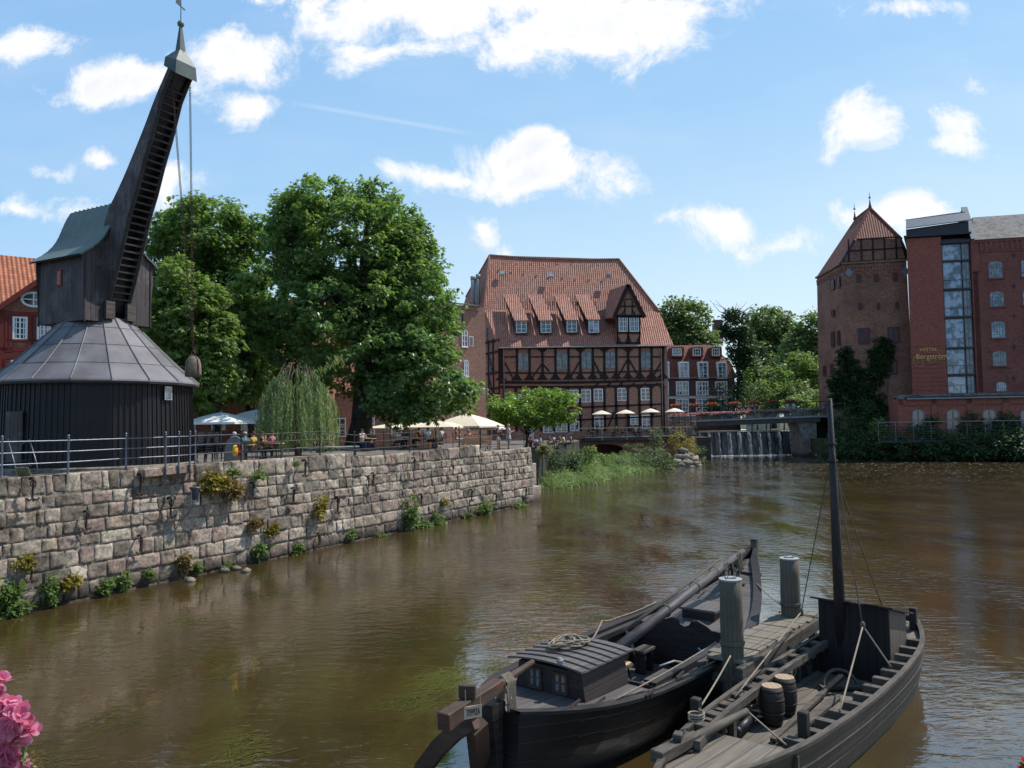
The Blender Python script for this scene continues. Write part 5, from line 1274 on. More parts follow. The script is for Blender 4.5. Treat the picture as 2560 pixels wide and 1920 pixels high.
# the two chestnuts on the quay
tree('huge dark green horse chestnut with a broad domed crown in front of the cafe', at(898, 53, 3.9),
     [E3(870, 610, 195, 170, 54), E3(735, 560, 75, 90, 54), E3(1005, 620, 85, 95, 54), E3(765, 690, 105, 215, 54), E3(985, 720, 130, 190, 54), E3(1040, 800, 115, 160, 52), E3(880, 830, 235, 165, 53), E3(1050, 935, 95, 120, 50), E3(1130, 985, 68, 52, 48), E3(760, 930, 70, 110, 56), E3(1020, 1005, 110, 58, 50)],
     1300, 40, .26, L_CHEST, 5, .8, (.45, 1.0), 'chestnut_tree', nl=34, wid=.36, droop=.5, shell=.62)
tree('tall dark chestnut tree rising directly behind the crane chains', at(640, 60, 3.5),
     [E3(515, 600, 130, 110, 58), E3(600, 640, 85, 130, 58), E3(430, 690, 80, 150, 58), E3(560, 790, 135, 170, 58), E3(630, 860, 75, 170, 58), E3(480, 930, 130, 110, 58)],
     950, 34, .28, L_CHEST, 5, .5, (.5, 1.05), 'chestnut_tree', nl=26, wid=.36, droop=.5, shell=.62)
tree('low bright green chestnut with sunlit drooping leaves beside the crane roof', at(545, 47, 3.9),
     [E3(440, 700, 52, 70, 46), E3(420, 800, 70, 90, 46), E3(490, 800, 80, 110, 46), E3(545, 880, 60, 120, 46), E3(620, 760, 60, 80, 50), E3(470, 950, 100, 80, 46)],
     420, 28, .3, L_CHESTB, 5, .24, (.4, .85), 'chestnut_tree', nl=20, wid=.36, droop=.5, shell=.6)
tree('flat topped bright green plane tree shading the sunken terrace', at(1312, 66, 3.1),
     [E3(1280, 1022, 62, 40, 66), E3(1340, 1008, 70, 40, 66), E3(1400, 1015, 58, 46, 66), E3(1250, 1030, 36, 26, 66), E3(1330, 1040, 100, 26, 66)],
     230, 40, .22, L_BRIGHT, 1, .14, (.3, .62), 'plane_tree', nl=24, wid=.85, droop=.3, shell=.55)
tree('small green tree between the chestnut and the cafe wall', at(700, 68, 3.1), [E3(690, 980, 40, 50, 66), E3(720, 1030, 60, 40, 66)], 60, 26, .3, L_BG, 1, .14, nl=8)

# weeping willow
def willow():
    b = V(at(742, 39.5, 3.95)); r = empty('weeping_willow', b, 0, 'small weeping willow with pale hanging strands beside the quay railing', 'tree')
    s = 39.5 / FPX; dome = P(738, 1000, 39.5) - b; Rx = 104 * s; top = P(738, 908, 39.5).z - b.z
    pts = []; vals = []; m = MB(); m.tube([(0, 0, -.1), (.05, 0, 1), (-.06, 0.03, 2.2), (.02, 0, top - .25)], [.13, .1, .08, .05], 8)
    Fs = []; Ns = []
    grp = [(rng.random() * 2 * PI, rng.random() ** .52 * Rx * (.86 + .22 * rng.random()), rng.random()) for _ in range(66)]
    for i in range(400):
        ga_, gr_, gh_ = grp[i % 66]; a = ga_ + rng.normal() * .09; rr = gr_ + rng.normal() * .09; f = min(1.1, abs(rr) / Rx)
        z0 = top * (1 - .42 * f ** 2.2) - rng.random() * .25 - gh_ * .45 * f
        x0, y0 = math.cos(a) * rr, math.sin(a) * rr * .9; ln = z0 - (.15 + rng.random() * 1.3 * (.4 + .6 * f))
        if i < 34:
            m.tube([(0, 0, top * .72), (x0 * .35, y0 * .35, top * (1.0 - .02 * (i % 5))), (x0 * .75, y0 * .75, z0 + .2), (x0, y0, z0 - .15)], [.035, .025, .016, .006], 5)
        nseg = int(ln / .075); 
        for j in range(nseg):
            t = j / nseg; x = x0 * (1 + .10 * t) + .03 * math.sin(j * .4 + i); y = y0 * (1 + .1 * t) + .03 * math.cos(j * .37 + i); z = z0 - ln * t
            pts.append((x, y, z)); an = rng.random() * 6.28; Fs.append((.45 * math.cos(an), .45 * math.sin(an), -.9)); Ns.append((math.cos(an + .5), math.sin(an + .5), .4)); vals.append(min(1, max(0, .5 + .3 * math.sin(i * 7.1) + .2 * rng.normal())))
    for i in range(24):        # the sprig that sticks out to the right
        f = i / 24; p = (Rx * (.35 + .75 * f), -.2, top * (.86 + .2 * f)); 
        for j in range(8): pts.append(tuple(np.array(p) + rng.normal(size=3) * (.06, .06, .16))); Fs.append((.5, rng.normal() * .4, -.8)); Ns.append((0.2, .5, .6)); vals.append(.7)
    C = np.array(pts); v = leafset(C, _n(np.array(Fs)), _n(np.array(Ns)), .17 + .06 * rng.random(len(C)), 1, .2, .1)
    npmesh('crown', v, 4, L_WILLOW, vals, r); m.build('trunk', TWIG, r, smooth=True)
willow()

# far trees to the right of the mill
tree('leafy green tree with airy crown rising right of the mill roof', at(1705, 172, 3.3), [E3(1690, 790, 48, 45, 172), E3(1728, 800, 42, 55, 172), E3(1700, 850, 62, 50, 172), E3(1770, 850, 30, 30, 168), E3(1655, 810, 30, 40, 172)], 260, 30, .75, L_BG, 1, .5, (1.2, 2.4), nl=12, wid=.7, shell=.6)
tree('round topped olive green tree between the pale flats and the sky', at(1935, 176, 3.3), [E3(1925, 815, 60, 45, 176), E3(1950, 850, 55, 55, 176), E3(1890, 835, 38, 45, 176), E3(1930, 890, 55, 50, 176)], 300, 30, .75, L_BG, 1, .5, (1.2, 2.2), nl=12, wid=.7, vb=.35, shell=.6)
tree('big leafy tree close against the left side of the water tower', at(2035, 146, 3.3), [E3(2030, 820, 40, 45, 146), E3(2010, 870, 45, 55, 146), E3(2040, 900, 48, 80, 146), E3(1990, 930, 40, 50, 143)], 320, 30, .62, L_BG, 1, .45, (.9, 1.9), nl=12, wid=.7, vb=.55)
tree('pale green poplar like tree below the taller trees by the tower', at(2015, 138, 3.3), [E3(2005, 945, 45, 65, 138), E3(2040, 970, 40, 60, 136)], 190, 30, .55, L_BGB, 1, .3, (.8, 1.6), nl=8, wid=.6)
r = tree('dark ivy covered tree with bare dead twigs at its top beside the mansard hotel', at(1842, 138, 3.3), [E3(1836, 815, 28, 40, 138), E3(1852, 865, 28, 50, 138), E3(1864, 920, 26, 60, 138), E3(1868, 980, 30, 50, 138)], 230, 36, .5, L_BGD, 1, .5, (.7, 1.5), 'ivy_tree', nl=8, wid=.7, vb=.4, shell=.8)
m = MB(); b = V(r.location)
for i in range(26):
    a = P(1835 + rng.normal() * 8, 800, 138) - b; e = P(1830 + rng.normal() * 26, 748 + rng.random() * 40, 138 + rng.normal() * 2) - b; mid = a.lerp(e, .55) + V(rng.normal(size=3) * .35); m.tube([a, mid, e], [.09, .05, .02], 4)
m.build('dead_branch', TWIG, r)
for px, py, rx, ry, Y, mt, lab, vb in (
    (1925, 955, 62, 62, 134, L_BGB, 'rounded bright green shrub in the middle of the bank behind the bridge', .5),
    (1980, 985, 45, 40, 132, L_BG, 'mid green shrub behind the right half of the bridge', .5),
    (1893, 915, 46, 62, 150, L_BG, 'grey green shrub below the pale flats', .35), (1960, 930, 50, 60, 152, L_BG, 'deep green bushy tree in the gap below the round topped tree', .35), (1915, 985, 60, 40, 145, L_BGD, 'dark hedge like mass behind the young conifer', .6),
    (2032, 1000, 34, 36, 126, L_BG, 'leafy bush at the bridge end below the tower', .6),
    (2000, 1012, 40, 24, 124, L_BGB, 'flowering shrub beside the striped shirt man on the bridge', .6),
    (1795, 1000, 24, 40, 134, L_BGD, 'dark ivy bush on the corner of the mansard hotel', .4)):
    tree(lab, at(px, Y, 3.3), [E3(px, py, rx, ry, Y), E3(px, py + ry * .6, rx * 1.1, ry * .7, Y)], int(70 * rx / 50), 34, .48, mt, 1, .12, (.7, 1.4), 'shrub', 'shrub', nl=6, wid=.65, vb=vb)
def conifer():
    b = V(at(1880, 124, 4)); r = empty('young_conifer', b, 0, 'silvery young conifer with ragged side branches behind the bridge', 'tree'); m = MB(); pts = []; 
    h = P(1876, 965, 124).z - 4; m.tube([(0, 0, -.5), (0, 0, h)], [.12, .02], 6)
    for i in range(46):
        z = h * (.05 + .95 * i / 46); a = i * 2.4; L_ = (1 - z / h * .85) * 3.0 + .3; 
        for j in range(26): f = j / 26; pts.append((math.cos(a) * L_ * f, math.sin(a) * L_ * f, z + L_ * .45 * f * f))
        m.tube([(0, 0, z), (math.cos(a) * L_ * .5, math.sin(a) * L_ * .5, z + L_ * .11), (math.cos(a) * L_, math.sin(a) * L_, z + L_ * .45)], [.04, .03, .01], 4)
    C = np.array(pts) + rng.normal(size=(len(pts), 3)) * .06; F = _n(np.array(pts) * (1, 1, .3) + rng.normal(size=C.shape) * .5); v = leafset(C, F, _n(rng.normal(size=C.shape) + (0, 0, 1)), .35 + 0 * C[:, 0], 1, .25, .1)
    npmesh('crown', v, 4, L_SHRUB, rng.random(len(C)), r); m.build('trunk', TWIG, r)
conifer()

# right bank
def shrub(label, px, py, rx, ry, Y, mat, ncl=60, per=34, size=.34, rc=(.5, 1.1), vb=.45, name='bank_shrub', z=None, group=None, wid=.55, up=.5):
    c = P(px, py, Y); s = Y / FPX; z = c.z - ry * s if z is None else z
    r = empty(name, (c.x, c.y, z), 0, label, 'shrub', group)
    cl = clumps_in([[0, 0, c.z - z, rx * s, rx * s * .8, ry * s], [0, -.2, (c.z - z) * .55, rx * s * 1.05, rx * s * .8, ry * s * .7]], ncl, .6, rc, .1)
    foliage('foliage', cl, per, size, mat, r, 1, wid=wid, vb=vb, up=up)
    m = MB()
    for t in cl[rng.choice(len(cl), 7)]: m.tube([(0, 0, -.6), (t[0] * .5, t[1] * .5, t[2] * .6), tuple(t[:3])], [.05, .035, .012], 5)
    m.build('stem', TWIG, r); return r
for a in ((2112, 1080, 40, 60, 105, L_BANK, 'dark shrub at the foot of the tower nearest the bridge'), (2165, 1045, 50, 48, 107, L_BANK, 'dark shrub climbing against the tower foot below the ivy'),
          (2150, 1112, 55, 36, 102, L_BANK, 'low dark shrub overhanging the water in front of the tower'), (2215, 1108, 55, 42, 101, L_BANK, 'dark rounded bank shrub left of the annex'),
          (2290, 1100, 55, 42, 98.5, L_BANK, 'bank shrub below the first arched door of the annex'), (2330, 1068, 22, 30, 98.6, L_BANK, 'pointed bush poking above the river railing'),
          (2360, 1112, 55, 38, 97, L_BANK, 'bank shrub below the second arched door of the annex'), (2430, 1060, 30, 26, 98, L_BANK, 'round bush before the wall between the second and third annex doors'),
          (2440, 1115, 55, 34, 95.5, L_BANK, 'bank shrub under the third arched door of the annex'), (2518, 1108, 55, 38, 94, L_BANK, 'bank shrub near the right edge of the river bank'),
          (2516, 1058, 26, 26, 96.5, L_BANK, 'tall narrow bush right of the third annex door'), (2590, 1115, 50, 36, 92, L_BANK, 'bank shrub cut by the right edge of the picture'), (2195, 1078, 14, 34, 101, L_GRN, 'light green sprig standing in front of the dark bank shrubs')):
    shrub(a[6], a[0], a[1], a[2], a[3], a[4], a[5], int(30 + a[2]), 36, .34, (.5, 1.05), .4)
# grassy skirt of the right bank
def skirt():
    n = 5200; t = rng.random(n); a = np.array([41.8, 104.9]); b = np.array([49, 100.7]); c = np.array([60, 94.8]); d = np.array([75, 86.6])
    xy = np.where((t < .3)[:, None], a + (b - a) * (t / .3)[:, None], np.where((t < .7)[:, None], b + (c - b) * ((t - .3) / .4)[:, None], c + (d - c) * ((t - .7) / .3)[:, None]))
    C = np.stack([xy[:, 0] + rng.normal(size=n) * .4, xy[:, 1] + rng.normal(size=n) * .4, rng.random(n) ** 1.5 * 2.6], 1)
    F = _n(np.stack([rng.normal(size=n) * .5, -.6 - rng.random(n), rng.normal(size=n) * .5 - .2], 1)); v = leafset(C, F, _n(rng.normal(size=(n, 3)) * .4 + (0, -.3, 1)), .3 + .4 * rng.random(n), 1, .4, .4)
    tag(npmesh('bank_vegetation', v, 4, L_BANK, np.clip(rng.normal(size=n) * .25 + .35, 0, 1)), 'dark tangle of creeping plants hanging over the right bank into the river', 'ground cover', kind='stuff')
skirt()
# ivy on the tower
def ivy():
    O = P(2117, 1000, 110); F = FB(None, V((O.x, O.y, 2.6)), HD); b = F.mi @ V((0, -.35, 0))
    r = empty('ivy', b, 0, 'dark ivy climbing the foot of the water tower in two humps', 'ivy'); cl = []
    for px, py, rx, ry, n_ in ((2200, 900, 26, 55, 34), (2180, 960, 40, 50, 38), (2120, 940, 32, 60, 40), (2135, 1000, 50, 40, 44), (2165, 1020, 50, 30, 30), (2110, 890, 16, 30, 12), (2215, 870, 14, 22, 10), (2090, 975, 22, 45, 24)):
        for i in range(int(n_ * 1.7)):
            a = rng.random() * 6.28; q = math.sqrt(rng.random()); w = HIT(px + rx * q * math.cos(a), py + ry * q * math.sin(a), V(b) - V((0, 0, 0)), F.n) - V(b); cl.append([w.x - F.n.x * .05, w.y - F.n.y * .05, w.z, .4 + .3 * rng.random()])
    foliage('foliage', np.array(cl), 44, .32, L_BGD, r, 1, wid=.75, vb=.38, up=.1, centre=(0, 40, 4))
    m = MB()
    for c in cl[::25]: m.tube([(c[0] * .8, c[1], -.5), (c[0], c[1] + .1, c[2])], [.08, .03], 5)
    m.build('stem', TWIG, r)
ivy()

# left bank below the mill: reeds, grey shrubs, rocks
def reeds():
    n = 9500; q = []
    poly = [Z(1358, 1222, .1), Z(1470, 1208, .1), Z(1560, 1186, .1), Z(1640, 1172, .1)]
    t = rng.random(n) * 2.999; i = t.astype(int); f = t - i; A = np.array([[p.x, p.y] for p in poly]); e = A[i] + (A[i + 1] - A[i]) * f[:, None]
    back = rng.random(n); e[:, 1] += back * 9 * (1 - .45 * t / 3); e[:, 0] += -back * 1.6 + rng.normal(size=n) * .35 + .3
    z0 = back * 1.25 - .05; h = (.35 + .75 * rng.random(n)) * (.55 + .7 * np.sin(e[:, 0] * 1.1 + e[:, 1] * .35) ** 2); h *= (.75 + .5 * back) * .7
    an = rng.random(n) * 6.28; w = .05 + .05 * rng.random(n); d = np.stack([np.cos(an), np.sin(an), 0 * an], 1); ln = np.stack([rng.normal(size=n) * .22, rng.normal(size=n) * .22 - .05, h], 1)
    B = np.stack([e[:, 0], e[:, 1], z0], 1); v = np.stack([B - d * w[:, None] * .5, B + d * w[:, None] * .5, B + ln * .6 + d * w[:, None] * .45, B + ln], 1).reshape(-1, 3)
    r = empty('reed_bed', (0, 0, 0)); v2 = []
    C = B + ln * (.35 + .6 * rng.random((n, 1))); Fd = _n(np.stack([np.cos(an), np.sin(an), .5 + 0 * an], 1)); lv = leafset(C, Fd, _n(rng.normal(size=(n, 3)) * .4 + (0, 0, 1)), .14 + .16 * rng.random(n), 1, .32, .4)
    vals = np.clip(.5 + .3 * np.sin(e[:, 0] * 1.7) + rng.normal(size=n) * .2, 0, 1)
    COL.objects.unlink(r); bpy.data.objects.remove(r)
    tag(npmesh('reeds', np.concatenate([v, lv]), 4, L_REED, np.concatenate([vals, vals])), 'thick light green reeds and herbs along the water below the mill terrace', 'reeds', kind='stuff')
    m = MB(); po = [(p.x, p.y) for p in poly]
    for k in range(3):
        a, b = poly[k], poly[k + 1]; s = .55 if k == 2 else 1
        m.face([a + V((0, -.2, -.3)), b + V((0, -.2, -.3)), b + V((-1, 9 * s, 1.2)), a + V((-1, 9, 1.2))])
    tag(m.build('river_bank', EARTH), kind='structure')
reeds()
for a in ((1610, 1140, 62, 52, 88, L_SHRUB, 'big grey green willow shrub in front of the mill arch', 75), (1560, 1165, 34, 28, 84, L_SHRUB, 'low grey shrub at the right end of the reeds', 40), (1650, 1160, 40, 26, 88, L_SHRUB, 'spreading shrub beside the boulders', 40),
          (1705, 1108, 30, 40, 97, L_YEL, 'yellowish shrub growing above the boulders', 44), (1735, 1140, 28, 28, 99, L_SHRUB, 'pale shrub right of the boulders by the weir', 36), (1455, 1130, 30, 34, 76, L_GRN, 'leafy plants on top of the bank wall below the terrace stair', 30), (1410, 1150, 40, 30, 72, L_BANK, 'dark plants hanging down the bank wall behind the reeds', 44), (1440, 1175, 36, 20, 74, L_GRN, 'bushy herbs at the back of the reeds', 30), (1510, 1150, 16, 28, 80, L_GRN, 'upright young shoots before the dark mill arch', 18), (1640, 1105, 14, 40, 92, L_SHRUB, 'tall thin shoots above the grey willow shrub', 20)):
    shrub(a[6], a[0], a[1], a[2], a[3], a[4], a[5], a[7], 34, .26, (.3, .75), .5, 'riverside_shrub', wid=.42)
for i, (px, py, s) in enumerate(((1706, 1128, .75), (1722, 1138, .6), (1714, 1144, .8), (1732, 1150, .75), (1718, 1158, .9), (1738, 1160, .7), (1745, 1166, .5), (1704, 1166, .8), (1726, 1167, .6), (1696, 1142, .6), (1690, 1156, .7))):
    p = P(px, py, 95.5 - (py - 1120) * .05); m = MB(); k = 8
    vs = []
    m.lathe([(.0005, -.62), (.62, -.36), (.95, .05), (.72, .42), (.0005, .6)], 9, (0, 0, 0), 0, rng.random()); m.v = [tuple(np.array(v) * s * (1 + .18 * rng.normal(size=3))) for v in m.v]
    o = m.build('boulder', ROCK, None, smooth=True, loc=p); tag(o, 'brown boulder in the heap at the left end of the weir', 'boulder', 'boulders heaped beside the weir')
# flowers in a tub at the end of the quay wall
p = P(1362, 1128, 60); r = empty('flower_tub', (p.x, p.y, 3.1), 0, 'loose clump of orange and white flowers at the end of the quay wall', 'flowers')
cl = clumps_in([[0, 0, p.z - 3.1, .6, .6, .75]], 26, .5, (.2, .4)); foliage('foliage', cl, 26, .16, L_GRN, r, 1); foliage('blossom', cl, 9, .11, F_MIX, r, 1, wid=.9)
m = MB(); m.lathe([(.3, -.1), (.4, .5)], 10); m.build('tub', TARL, r)

# plants rooted in the quay wall
def wall_plant(label, px, py, rx, ry, mat, n=14, out=.22, size=.12, hang=0):
    w = HIT(px, py, W0 + ND * -.05, ND); s = w.y / FPX; r = empty('wall_plant', w, 0, label, 'plant', 'plants rooted in the quay wall')
    ax = rx * s; az = ry * s; cl = []
    for i in range(n):
        a, b = rng.normal(size=2) * .5; o = rng.random() ** .7 * out; q = TD * (a * ax) + ND * (o + .02) + V((0, 0, b * az)); cl.append([q.x, q.y, q.z, min(ax, az) * .35 + .05])
    foliage('foliage', np.array(cl), 26, size, mat, r, 1, wid=.5, flat=.9, up=.35, centre=tuple(-ND * .3), vb=.5)
    m = MB()
    for c in cl[::3]: m.tube([(0, 0, 0) if hang == 0 else tuple(V((0, 0, az * .8))), (c[0] * .5, c[1] * .5, c[2] * .5 + .03), tuple(c[:3])], [.012, .009, .004], 4)
    m.build('stem', TWIG, r)
for a in ((520, 1205, 34, 26, L_YEL, 'largest bushy yellow green plant on the wall beside the lamp', 34, .4), (578, 1222, 26, 22, L_RUST, 'withered brownish plant right of the wall lamp', 20, .25), (580, 1180, 12, 8, L_GRN, 'small green tuft under the coping right of the lamp', 8, .15), (642, 1185, 14, 14, L_GRN, 'green tuft near the top of the wall below the willow', 10, .18),
          (676, 1325, 15, 15, L_YEL, 'round yellow moss like cushion low on the wall', 12, .2), (630, 1310, 16, 20, L_RUST, 'dry orange plant hanging mid wall left of the yellow cushion', 12, .2), (795, 1270, 20, 24, L_YEL, 'yellow plant halfway up the wall below the willow', 16, .25), (640, 1375, 22, 14, L_GRN, 'leafy green plant just above the water left of the fallen stones', 14, .25),
          (735, 1160, 6, 6, L_GRN, 'tiny bright green tuft by the topmost anchor', 5, .1), (22, 1500, 30, 34, L_GRN, 'large leafy plant at the water line in the left corner', 24, .3), (118, 1475, 18, 36, L_GRN, 'tall green plant growing up from the water line on the left', 14, .22), (165, 1450, 20, 20, L_YEL, 'yellow flowering plant low on the wall at left', 12, .2),
          (258, 1465, 20, 16, L_GRN, 'pale leafy plant above the water under the crane', 12, .2), (303, 1450, 10, 20, L_GRN, 'narrow green plant at the water line under the crane', 10, .2), (368, 1440, 10, 14, L_GRN, 'small green sprig at the foot of the wall', 7, .15), (455, 1405, 18, 16, L_RUST, 'rust coloured dry plant low on the wall under the lamp', 12, .2), (487, 1420, 10, 10, L_GRN, 'green rosette beside the dry plant at the wall foot', 7, .15),
          (1015, 1290, 18, 48, L_GRN, 'tall bushy plant climbing from the water in the middle of the wall', 40, .4), (1050, 1315, 22, 14, L_GRN, 'leafy plant at the foot of the wall right of the tall one', 18, .4), (1085, 1300, 20, 16, L_GRN, 'pair of grassy clumps at the foot of the wall', 18, .35), (1202, 1272, 24, 18, L_GRN, 'dense grassy clump at the wall foot toward its far end', 30, .5), (1160, 1295, 14, 10, L_GRN, 'small weed at the wall foot before the dense clump', 9, .3),
          (1290, 1264, 34, 7, L_GRN, 'flat strip of bright grass at the far end of the wall foot', 26, .5), (870, 1338, 14, 10, L_GRN, 'small green weed near the water below the wall middle', 8, .2), (945, 1340, 18, 10, L_GRN, 'low weeds at the water line left of the tall climbing plant', 12, .3), (735, 1375, 14, 22, L_GRN, 'thin grass hanging down to the water', 12, .2), (1110, 1255, 14, 8, L_YEL, 'mossy streak below a protruding stone', 6, .1), (60, 1405, 14, 22, L_YEL, 'sparse yellow plant above the left corner plant', 10, .2), (560, 1420, 14, 10, L_GRN, 'low plant by the fallen stones at the wall foot', 8, .2)):
    wall_plant(a[5], a[0], a[1], a[2] * .95, a[3] * .95, a[4], a[6], a[7], .11 + .002 * a[2] if a[0] < 900 else .15)
# fallen stones at the foot of the wall
for i, (px, py) in enumerate(((560, 1428), (590, 1422), (615, 1428), (475, 1452))):
    p = Z(px, py, .02); m = MB(); m.lathe([(.0005, -.1), (.16, -.05), (.2, .03), (.1, .1), (.0005, .12)], 8, (0, 0, 0), 0, rng.random()); m.v = [tuple(np.array(v) * (1 + .2 * rng.normal(size=3))) for v in m.v]; tag(m.build('fallen_stone', ROCK, None, smooth=True, loc=p), 'small pale stone lying in the water at the foot of the quay wall', 'stone', 'stones fallen at the wall foot')

# water weed drifting at the surface
def weed():
    V_ = []; vals = []
    for px, py, rx, ry, n_, b in ((585, 1660, 60, 45, 50, .35), (640, 1860, 55, 50, 60, .7), (1140, 1690, 45, 20, 200, 1.0), (1060, 1745, 55, 20, 80, .6), (1320, 1590, 70, 30, 70, .4), (1440, 1500, 60, 22, 60, .4), (1580, 1450, 50, 20, 90, .5), (1000, 1600, 90, 26, 60, .3), (500, 1545, 60, 16, 40, .35), (130, 1880, 120, 40, 50, .35), (290, 1600, 90, 40, 40, .2), (90, 1560, 70, 30, 50, .3), (340, 1795, 110, 35, 40, .2), (1260, 1660, 40, 20, 60, .7), (1500, 1540, 40, 15, 60, .4), (470, 1650, 60, 40, 40, .3), (700, 1480, 50, 12, 40, .3)):
        for i in range(n_):
            p = Z(px + rng.normal() * rx * .5, py + rng.normal() * ry * .5, .006); L_ = .35 + .75 * rng.random(); a = math.atan2(-.62, -.78) + rng.normal() * .3; w = .004 + .008 * rng.random(); d = V((math.cos(a), math.sin(a), 0)); s = V((-d.y, d.x, 0)); c = rng.normal() * .2
            K = 4; prev = None; vv = min(1, max(0, b * .8 + .2 * rng.normal()))
            for j in range(K + 1):
                f = j / K; q = p + d * (L_ * f) + s * (c * math.sin(f * 4 + i)) + V((0, 0, .004 * (i % 5))); ww = w * (1 - .7 * f)
                cur = (q - s * ww, q + s * ww)
                if prev: V_ += [prev[0], prev[1], cur[1], cur[0]]; vals.append(vv)
                prev = cur
    tag(npmesh('water_weed', np.array([tuple(v) for v in V_]), 4, L_WEED, vals), 'yellow green strands of water weed trailing in the current', 'water weed', kind='stuff')
weed()
# ---------------------------------------------------------------- people
def skin_mesh(name, nodes, edges, root=0, sub=1):
    me = bpy.data.meshes.new(name); me.from_pydata([n[:3] for n in nodes], edges, []); o = bpy.data.objects.new(name, me); COL.objects.link(o)
    md = o.modifiers.new('skin', 'SKIN'); md.use_smooth_shade = True
    for i, n in enumerate(nodes):
        d = me.skin_vertices[0].data[i]; r = n[3]; d.radius = r if isinstance(r, tuple) else (r, r); d.use_root = i == root
    s = o.modifiers.new('sub', 'SUBSURF'); s.levels = sub; s.render_levels = sub
    dg = bpy.context.evaluated_depsgraph_get(); ev = o.evaluated_get(dg); out = bpy.data.meshes.new_from_object(ev)
    bpy.data.objects.remove(o); bpy.data.meshes.remove(me); return out
def me_data(me): return [tuple(v.co) for v in me.vertices], [tuple(p.vertices) for p in me.polygons]
POSES = {
 'stand': dict(),
 'phone': dict(el=(.26, -.10, 1.16), wl=(.13, -.32, 1.26), er=(-.25, -.08, 1.14), wr=(-.13, -.30, 1.22)),
 'eat': dict(el=(.27, -.10, 1.18), wl=(.10, -.27, 1.42), er=(-.27, -.12, 1.18), wr=(-.16, -.30, 1.40)),
 'lean': dict(el=(.27, -.14, 1.14), wl=(.14, -.36, 1.08), er=(-.27, -.12, 1.14), wr=(-.20, -.36, 1.06), kl=(.1, -.06, .5)),
 'walk': dict(el=(.25, .12, 1.14), wl=(.25, .0, .9), er=(-.25, -.10, 1.14), wr=(-.24, -.26, .96), kl=(.09, -.2, .52), al=(.09, -.26, .09), tl=(.09, -.42, .06), kr=(-.09, .04, .5), ar=(-.09, .3, .14), tr=(-.09, .2, .03)),
 'sit': dict(sit=1, el=(.25, -.14, .76), wl=(.14, -.36, .74), er=(-.25, -.12, .76), wr=(-.15, -.36, .74)),
 'sit_drink': dict(sit=1, el=(.27, -.16, .80), wl=(.10, -.28, 1.0), er=(-.25, -.12, .76), wr=(-.15, -.36, .74)),
}
_pc = {}
